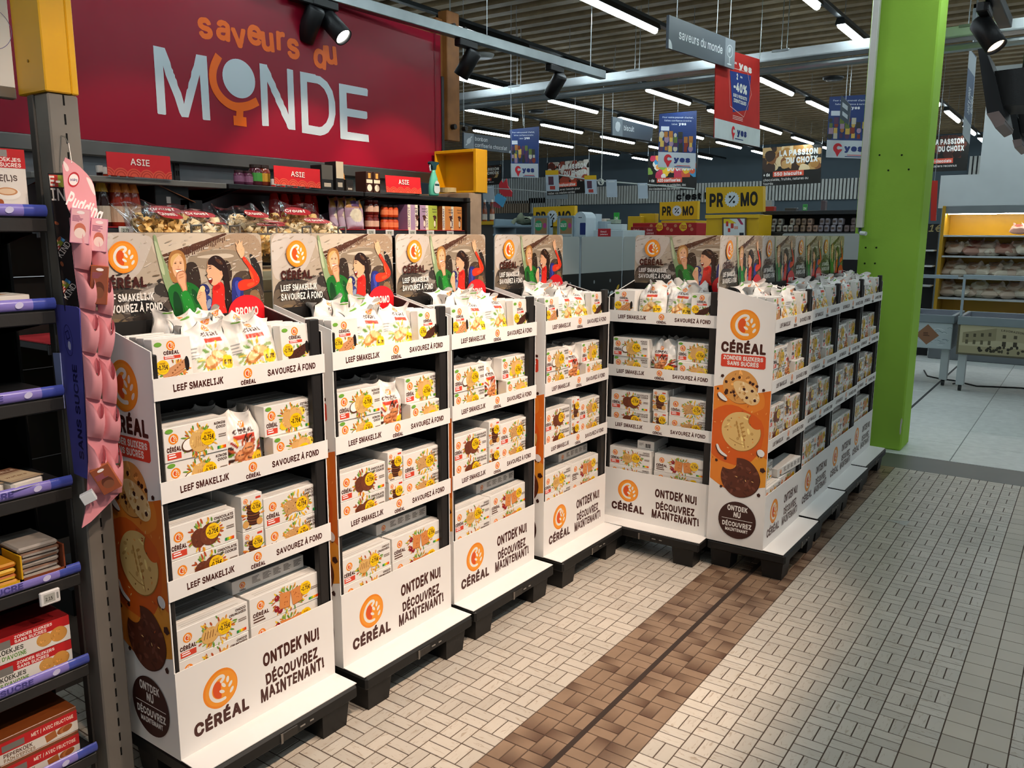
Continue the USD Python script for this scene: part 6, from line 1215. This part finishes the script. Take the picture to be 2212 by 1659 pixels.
block('red_notice', 'small bright red slanted notice on the white counter', 'sign', ((1291, 512), (1319, 494)), 7.3, .01, H('#B5242E'), 'print', None, lambda w, h: [(T('Seul', w*.2, h*.55, h*.2, w*.5, 3, .4, 'l', 1.5), H('#F0D0D0')), (T('paiement', w*.2, h*.25, h*.18, w*.6, 3, .4, 'l', 1.5), H('#F0D0D0'))])
# grey card frames and tray shelving
BG = H('#7E929E')
p = thing('tray_shelf', 'blue-grey open tray shelf with folded bags, behind the fourth stand', 'shelving'); Yt = 7.6
xa, xb = at(1064, 490, 1, Yt)[0], at(1149, 490, 1, Yt)[0]; zt_ = at(1064, 490, 1, Yt)[2]
for z in (zt_+.02, zt_-.09, 1.2):
    b_ = MB(); b_.box(xa, xb, Yt, Yt+.5, z-.03, z, BG, .006); b_.build('tray', 'paint', p)
b_ = MB(); b_.box(xa, xa+.03, Yt+.02, Yt+.5, 0, zt_+.10, BG, .004); b_.box(xb-.03, xb, Yt+.02, Yt+.5, 0, zt_+.10, BG, .004); b_.box(xa, xb, Yt+.47, Yt+.5, zt_, zt_+.10, H('#A9B6BC'), .004); b_.build('side_frame', 'paint', p)
m_ = bag_shape(.34, .22, .1, 77, [], 1.6, H('#8E957E'), 24, 24); gq = thing('folded_bags', 'crumpled olive bags lying on the blue-grey tray shelf', 'bag', mat4(((xa+xb)/2+.05, Yt+.35, zt_+.06), rx=1.35)); m_.build('cloth', 'matte', gq, True)
for k, (x0, x1, lab) in enumerate(((1149, 1186, 'left grey card frame with a green badge behind the fourth stand'), (1203, 1240, 'right grey card frame with a green badge behind the fourth stand'))):
    c = quad(((x0, 522), (x1, 522), (x1, 466), (x0, 466)), 1, 7.4); w, h = wh(c); p = thing('card_stand', lab, 'stand'); lz = c[0][2]
    fr = sbox(0, 0, w, h).buffer(-.02).buffer(.02, 4); b_ = MB(); b_.prism(fr.difference(sbox(.022, .022, w-.022, h-.022)), -.03, 0, BG, frame(c[0], (1, 0, 0), (0, 0, 1))); b_.build('frame', 'paint', p)
    b_ = MB(); b_.box(c[0][0]+.02, c[0][0]+.05, 7.405, 7.43, 0, lz+.01, BG); b_.box(c[1][0]-.05, c[1][0]-.02, 7.405, 7.43, 0, lz+.01, BG); b_.build('legs', 'paint', p)
    b_ = MB(); b_.prism(sbox(.02, .02, w-.02, h-.02), -.012, -.008, H('#B9C3C4'), frame(c[0], (1, 0, 0), (0, 0, 1))); b_.prints([(sbox(w*.16, h*.3, w*.84, h*.9), H('#9A7A54')), (ell(w*.36, h*.62, w*.22, h*.2, 0, 6), H('#2A9A62')), (ell(w*.72, h*.62, w*.1, h*.1, 0, 5), H('#B5428A')), (T('ENCORE', w*.36, h*.66, h*.045, w*.34, 4, 0, 'c', 1.5), WHITE), (T('MIEUX', w*.36, h*.57, h*.07, w*.36, 4, 0, 'c', 1.5), WHITE), (sbox(w*.2, h*.2, w*.8, h*.22), H('#8A9496'))], frame(c[0]+np.array([0, .008, 0]), (1, 0, 0), (0, 0, 1)), z=.001); b_.build('card', 'print', p)
# white counter machines
block('white_counter', 'white counter with small machines behind the grey stand headers', 'counter', ((1238, 530), (1346, 497)), 7.9, .6, H('#B9C6CC'), 'paint', 0)
p = thing('drinks_machine', 'white round-topped machine with a dark blue window on the counter', 'machine'); Ym = 7.7
a, b = at(1240, 512, 1, Ym), at(1266, 456, 1, Ym); w, h = b[0]-a[0], b[2]-a[2]
b_ = MB(); b_.prism(unary_union([sbox(0, 0, w, h*.72), ell(w*.5, h*.70, w*.5, h*.28, 0, 8)]), -.25, 0, H('#B5C2CA'), frame(a, (1, 0, 0), (0, 0, 1))); b_.build('body', 'paint', p)
b_ = MB(); b_.prints([(sbox(w*.56, h*.12, w*.92, h*.52).buffer(.01), H('#1E2E6A')), (sbox(w*.35, h*.74, w*.65, h*.77), H('#4A4A52'))], frame(a, (1, 0, 0), (0, 0, 1))); b_.build('front_print', 'print', p)
for k, (x0, y0_, x1, y1_, col, lab) in enumerate(((1270, 500, 1288, 462, '#A9B6BE', 'tall white box beside the round-topped machine'), (1289, 497, 1308, 478, '#94A2AA', 'grey box left of the small green oval sign'), (1310, 497, 1343, 484, '#B5C0C2', 'long pale box right of the red notice'), (1290, 480, 1306, 472, '#C9B8A8', 'low cream packet on the white counter'), (1311, 483, 1330, 474, '#8E9A8A', 'low green-grey packet on the white counter'))): block('counter_box', lab, 'box', ((x0, y0_), (x1, y1_)), 8.05+.05*k, .15, H(col), 'card', at(x0, 497, 1, 8.05)[2] if k < 3 else None)
p, w, za, zb = block('green_sign', 'small green oval sign standing on the white counter', 'sign', ((1325, 478), (1337, 459)), 8.4, .02, H('#2E9A3A'), 'print', None, lambda w, h: [(T('OM', w*.5, h*.2, h*.3, w*.7, 4, 0, 'c', 1.5), H('#D9E8D0'))])
for k, (x0, y0_, x1, y1_, lab) in enumerate(((1356, 482, 1384, 467, 'flat yellow crate behind the lollipop display'), (1381, 481, 1415, 461, 'taller yellow crate behind the lollipop display'))): block('yellow_crate', lab, 'crate', ((x0, y0_), (x1, y1_)), 11.9+.2*k, .15, H('#C9A41C'), 'paint', 0)
# rosé bottles on a yellow shelf
p = thing('yellow_shelf', 'yellow drink shelf standing right of the wood end panel', 'shelf'); Yb2 = 8.3
a, b = at(1040, 478, 1, Yb2), at(1075, 478, 1, Yb2)
b_ = MB(); b_.box(a[0]-.2, b[0], Yb2, Yb2+.4, a[2]-.05, a[2]-.0, YL, .004); b_.build('top_board', 'paint', p); b_ = MB(); b_.box(a[0]-.2, b[0]-.1, Yb2+.05, Yb2+.38, 0, a[2]-.05, H('#4A4640'), .004); b_.build('body', 'paint', p)
for k, x in enumerate((1047, 1063)):
    q = at(x, 478, 1, Yb2+.1); place('rose', 'rose_bottle', 'amber rosé bottle, %s of two on the yellow shelf' % ('left', 'right')[k], 'bottle', mat4((q[0], Yb2+.1, a[2]), s=1.15), 'rosé bottles', bottle('#8A4426', '#C9BFB4', '#5A3222'))
# long biscuit shelf on the right of the yellow cabinet
p = thing('biscuit_shelf', 'dark long shelf of small packets between yellow cabinet and pillar', 'shelving'); Ys = 9.6
a, b = at(1648, 456, 1, Ys), at(1880, 456, 1, Ys); zt_ = a[2]
zb_ = at(1700, 501, 1, Ys)[2]
b_ = MB(); b_.box(a[0], b[0], Ys, Ys+.55, zt_-.05, zt_, H('#24262A'), .004); b_.build('top_board', 'plastic', p); b_ = MB(); b_.box(a[0], b[0], Ys, Ys+.5, zb_-.06, zb_, H('#1E1F22'), .004); b_.build('shelf', 'plastic', p); b_ = MB(); b_.box(a[0], b[0], Ys+.5, Ys+.55, 0, zt_-.05, H('#15161A')); b_.box(a[0]-.03, a[0], Ys, Ys+.55, 0, zt_, H('#3A4448'), .003); b_.build('back_panel', 'plastic', p)
pk = ('#A8A49C', '#B5B0AA', '#8E7A6A', '#A88A7A', '#8A848E', '#9A96A0', '#7A6A6A', '#4A7A9A')
def packet(col):
    def f(p):
        b_ = MB(); b_.box(-.028, .028, 0, .12, 0, .085, H(col), .012); b_.build('packet', 'film', p); b_ = MB(); b_.prints([(sbox(-.018, .03, .018, .06), H('#5A4A44'))], frame((0, 0, 0), (1, 0, 0), (0, 0, 1))); b_.build('front_print', 'print', p)
    return f
nx = int((b[0]-a[0])/.075)
for r_ in range(2):
    for k in range(nx):
        if r_ and (k % 5 == 3): continue
        ci = min(7, int(k*8/nx)); place('pk%d' % ci, 'biscuit_packet', 'small wrapped packet, %s row, %s from the left on the dark long shelf' % (('lower', 'upper')[r_], ordinal(k)), 'packet', mat4((a[0]+.06+.075*k+jit(.008), Ys+.03+.02*r_, zb_+.0855*r_), rz=jit(.12)), 'packets on the long shelf', packet(pk[ci]))
for k, (x0, y0_, x1, y1_, col, lab) in enumerate(((1650, 455, 1668, 432, '#9AA0A2', 'clear plastic tub on the dark long shelf top'), (1648, 455, 1672, 446, '#A82A28', 'low red tray on the dark long shelf top'), (1772, 458, 1783, 433, '#5A4A4E', 'tall mauve packet on the dark long shelf top'), (1695, 456, 1720, 449, '#3A3C3E', 'small black wire stand on the dark long shelf top'), (1750, 461, 1790, 457, '#8A6A1A', 'flat yellow tray on the dark long shelf top'))): block('shelf_item', lab, 'box', ((x0, y0_), (x1, y1_)), Ys+.1+(.2 if k == 0 else 0), .1, H(col), 'film', zt_)
block('green_sign', 'small green sign on the dark long shelf top', 'sign', ((1733, 458), (1744, 441)), Ys+.1, .02, H('#3E9A4A'), 'print', zt_, lambda w, h: [(T('OM', w*.5, h*.3, h*.3, w*.7, 4, 0, 'c', 1.5), H('#D9E8D0'))])

# ---------------------------------------------------------------- chiller and freezer chests on the right
cf = thing('chiller_cabinet', 'tall open chiller cabinet with yellow inside and lit shelves', 'chiller'); Yv = 12.0-.55
xa, xb = at(2022, 600, 1, Yv)[0], 3.2; zt_ = at(2027, 445, 1, Yv)[2]
b_ = MB(); b_.box(xa, xb, Yv+.02, Yv+.53, zt_-.10, zt_, H('#7A8286'), .006); b_.build('canopy', 'paint', cf)
b_ = MB(); b_.box(xa, xb, Yv+.5, Yv+.53, .3, zt_-.1, H('#D29A10')); b_.build('back_panel', 'paint', cf)
b_ = MB(); b_.box(xa, xa+.04, Yv, Yv+.5, 0, zt_, H('#B98E1A'), .004); b_.build('side_panel', 'paint', cf)
b_ = MB(); b_.box(xa, xb, Yv-.1, Yv+.5, 0, .5, H('#6A7074'), .01); b_.build('base', 'paint', cf)
b_ = MB(); b_.box(xa+.06, xb, Yv+.10, Yv+.14, zt_-.115, zt_-.101, WHITE); b_.build('light_bar', 'case_glow', cf)
zs = [at(2100, y, 1, Yv)[2] for y in (508, 553, 600, 645)]
for z in zs: b_ = MB(); b_.box(xa+.04, xb, Yv+.02, Yv+.5, z-.025, z, H('#B5BCC0'), .003); b_.build('shelf', 'paint', cf)
def meat(col, col2, s):
    def f(p):
        m_ = bag_shape(.17, .15, .09, s, [(ell(85, 75, 50, 40, 0, 5), H(col2))], .9, H(col), 16, 16); m_.build('pack', 'film', p, True)
    return f
tn = (('#B58A78', '#8A4A3A'), ('#C9B4A0', '#A88064'), ('#D3C8B4', '#B59A78'))
for r_, z in enumerate(zs):
    for k in range(13):
        if r_ == 0 and k < 6: continue
        v = (r_+k) % 3 if r_ < 2 else 1+(k % 2)
        for ly in range(1 if r_ in (0,) else 2): place('mt%d' % v, 'meat_pack', 'wrapped meat pack, %s from the left, %s layer, %s chiller shelf from the top' % (ordinal(k), ('front', 'upper')[ly], ordinal(r_)), 'pack', mat4((xa+.14+.125*k+jit(.02), Yv+.14+.10*ly+jit(.03), z+.045+.055*ly), rx=-1.1+jit(.3), rz=jit(.5), s=1.2), 'wrapped meat packs', meat(*tn[v], 90+v))
# black counter rack left of the chiller
p = thing('black_rack', 'black shelf rack between the pillar and the chiller', 'rack'); Yk = 11.3; xk0, xk1 = at(1990, 560, 1, Yk)[0], at(2014, 560, 1, Yk)[0]
b_ = MB(); b_.box(xk0, xk1, Yk+.3, Yk+.33, 0, at(2010, 483, 1, Yk)[2], H('#17181A')); b_.build('back_board', 'plastic', p); b_ = MB(); b_.prints([(T('1€', 0, 0, .09, None, 2, 0, 'l', 1.2, .2), H('#A89A6A'))], frame((xk1-.13, Yk+.3, at(2010, 500, 1, Yk)[2]), (1, 0, 0), (0, 0, 1))); b_.build('lettering', 'print', p)
for y in (540, 574, 617): z = at(2010, y, 1, Yk)[2]; b_ = MB(); b_.box(xk0, xk1, Yk, Yk+.3, z-.02, z, H('#C3C6C6'), .003); b_.build('shelf', 'paint', p)
c = quad(((2010, 477), (2022, 477), (2026, 390), (2012, 390)), 1, 10.8); boardm('red_banner', 'narrow red banner hanging left of the chiller cabinet', 'banner', c, .006, H('#B5281C'), [], extra=lambda p: wires(p, [at(2019, 391, 1, 10.8)], 3.9))
def chest(name, lab, x0, x1, Y, dp, z0, z1, panel_items, base, tub):
    p = thing(name, lab, 'freezer'); b_ = MB(); b_.box(x0, x1, Y, Y+dp, z0, z1-.09, base, .004); b_.build('body', 'paint', p)
    b_ = MB()
    for q in ((x0-.01, x1+.01, Y-.015, Y+.03), (x0-.01, x1+.01, Y+dp-.03, Y+dp+.015), (x0-.01, x0+.03, Y+.03, Y+dp-.03), (x1-.03, x1+.01, Y+.03, Y+dp-.03)): b_.box(*q, z1-.09, z1, H('#7A858C'), .006)
    b_.build('rim', 'paint', p)
    b_ = MB(); b_.box(x0+.03, x1-.03, Y+.03, Y+dp-.03, z1-.09, z1-.07, tub); b_.build('tub', 'paint', p)
    b_ = MB(); b_.prints(panel_items, frame((x0, Y, z0), (1, 0, 0), (0, 0, 1))); b_.build('panel_print', 'print', p)
    for x in (x0+.06, x1-.06):
        b_ = MB(); b_.box(x-.04, x+.04, Y+.05, Y+.13, .07, z0, H('#A9B0B2'), .004); lgp = b_.build('leg', 'paint', p); b_ = MB(); b_.lathe([(0, -.015), (.035, -.015), (.035, .015), (0, .015)], H('#1E1F20'), 12, M=mat4((x, Y+.09, .037), ry=math.pi/2)); b_.build('wheel', 'plastic', lgp)
    b_ = MB(); b_.box(x0+.02, x1-.02, Y+.01, Y+.018, z1, z1+.40, WHITE); b_.build('glass_front', 'clear', p)
    b_ = MB(); b_.box(x0, x1, Y, Y+.03, z1+.40, z1+.44, H('#94A2AC'), .004); b_.box(x0, x0+.025, Y, Y+.03, z1, z1+.4, H('#94A2AC'), .003); b_.build('glass_frame', 'paint', p)
x0, x1, Y, zl, zh = .88, 2.3, 8.75, .41, .82; wp, hp = x1-x0, .32
it = [(sbox(.02, .02, wp-.02, hp), H('#B0A88A')), (Polygon([(.05, .13), (.36, .17), (.36, .30), (.05, .24)]), H('#8A8266')), (Polygon([(.36, .17), (1.3, .14), (1.3, .23), (.8, .27), (.36, .30)]), H('#A0977A')), (sbox(.02, .02, wp-.02, .10), H('#9A9274')), (T('LAVORAZIONE CARNI', .40, .275, .018, .34, 3, 0, 'l', 1.5, 0, -6), H('#4A4434'))]
for k in range(4): it += [(sbox(.08+.07*k, .19+.007*k, .105+.07*k, .225+.008*k), H('#4A4434')), (sbox(.08+.07*k, .12, .105+.07*k, .165), H('#5A5440'))]
for k in range(9): it += [(sbox(.42+.1*k, .20, .45+.1*k, .235), H('#4A4434')), (sbox(.42+.1*k, .115, .455+.1*k, .165), H('#3A3428'))]
g = np.random.default_rng(8)
for k in range(60): it.append((ell(g.uniform(.2, 1.3), g.uniform(.045, .11), g.uniform(.008, .02), g.uniform(.01, .02), 0, 2), H(('#2A261C', '#3A3428')[k % 2])))
chest('freezer_chest', 'freezer chest with a sepia print of an old building on its front', x0, x1, Y, .75, zl, zh, it, H('#55503F'), H('#B9A0BC'))
x0, x1, Y, zl, zh = .30, .80, 9.0, .42, .80; wp, hp = x1-x0, .29
it = [(sbox(.01, .01, wp-.01, hp), H('#AEB9BD'))]
for k in range(40): x, y = g.uniform(.02, wp-.05), g.uniform(.03, .26); it.append((stroke([(x, y), (x+.03, y+g.uniform(-.01, .02)), (x+.06, y+g.uniform(-.02, .01))], .003, 1).intersection(sbox(.01, .01, wp-.01, hp)), H(('#55626A', '#7A878E', '#D3DADC')[k % 3])))
it += [(Polygon([(wp*.5, .04), (wp*.74, .15), (wp*.5, .27), (wp*.26, .15)]), H('#8A6248'))]+fine_text(wp*.42, .17, wp*.14, 3, .008, '#4A2E20', 2, 'l')
chest('freezer_chest', 'freezer chest with fish-pattern front and a brown diamond, beside the pillar', x0, x1, Y, .8, zl, zh, it, H('#9AA4A8'), H('#C0A8C4'))
cb_ = MB(); P_ = [at(x, y, 2, .008) for x, y in ((1996, 800), (2003, 812), (2030, 818), (2062, 822), (2070, 826), (2058, 829), (2076, 826), (2110, 834), (2160, 836), (2205, 838), (2240, 842))]; cb_.tube(chaik3(P_) if False else P_, .008, H('#1E1E1E'), 6); tag(cb_.build('power_cable', 'plastic'), 'black power cable lying across the white floor tiles', 'cable')
# wall-bracket screens at the upper right, seen edge-on
Yq = 5.2
def edge(L, d0, d1, col, nm, p, mat='plastic'): b_ = MB(); b_.prism(Polygon([(lambda a: (a[0], a[2]))(at(x, y, 1, Yq)) for x, y in L]), -d1, -d0, col, frame((0, Yq, 0), (1, 0, 0), (0, 0, 1))); b_.build(nm, mat, p)
for lab, L1, L2, L3, tw, Yq in (('large black hanging screen seen edge-on at the upper right', [(2112, 106), (2127, 103), (2150, 165), (2166, 232), (2172, 262), (2150, 277), (2132, 246)], [(2146, 150), (2240, 138), (2240, 222), (2158, 226)], [(2131, 246), (2158, 240), (2172, 258), (2170, 268), (2151, 277)], 2155, 4.6), ('smaller black hanging screen below and right of the large one', [(2177, 226), (2190, 222), (2205, 300), (2208, 312), (2192, 318), (2186, 290)], [(2196, 230), (2250, 225), (2250, 285), (2204, 286)], [(2187, 303), (2206, 300), (2208, 314), (2192, 320)], 2200, 5.5)):
    p = thing('hanging_screen', lab, 'screen'); edge(L1, 0, .55, H('#12161A'), 'screen', p); edge(L2, .06, .5, H('#0B0B0C'), 'housing', p); edge(L3, -.012, .56, H('#8A7A76'), 'bottom_cap', p)
    b_ = MB(); q = at(tw+60, 160 if tw < 2190 else 240, 1, Yq+.3); b_.tube([tuple(q), (q[0], q[1], 3.9)], .02, H('#1A1B1C'), 8); b_.build('bracket_tube', 'metal', p)
b_ = MB(); a, b = at(2098, 60, 1, 8.6), at(2118, 0, 1, 8.6); b_.box(a[0], b[0], 8.6, 8.8, a[2]-.1, 4.05, H('#A9B3B8'), .004); tag(b_.build('air_duct', 'paint'), 'vertical white duct dropping from the ceiling right of the pillar', 'duct')
for k, (x, y, lab) in enumerate(((1042, 119, 'round white ceiling speaker left of the cable tray'), (1158, 240, 'round dark ceiling vent beyond the cable tray'), (1800, 168, 'round dark ceiling vent left of the pillar'))):
    q = at(x, y, 2, 3.89); b_ = MB(); b_.lathe([(0, -.03), (.13, -.03), (.15, 0), (.15, .012), (0, .012)], H('#8E908E' if k == 0 else '#1E1F20'), 20); tag(b_.build('ceiling_disc', 'paint', None, True), lab, 'vent'); 
    UsdGeom.Xformable(stage.GetPrimAtPath('/World/ceiling_disc'+('' if k == 0 else '_%03d' % k))).AddTranslateOp().Set(Gf.Vec3d(*map(float, q)))
# a scrap of torn film on the tiles
q = at(1942, 1132, 2, .0); b_ = MB(); b_.add([(q[0]-.09, q[1]+.03, .002), (q[0], q[1]-.01, .006), (q[0]+.05, q[1]+.06, .012), (q[0]-.0, q[1]+.02, .014), (q[0]+.04, q[1]-.02, .003)], [(0, 1, 3), (1, 2, 3), (1, 4, 2)], H('#B9B8B0')); tag(b_.build('film_scrap', 'film'), 'scrap of clear torn film lying on the marbled tiles', 'litter')
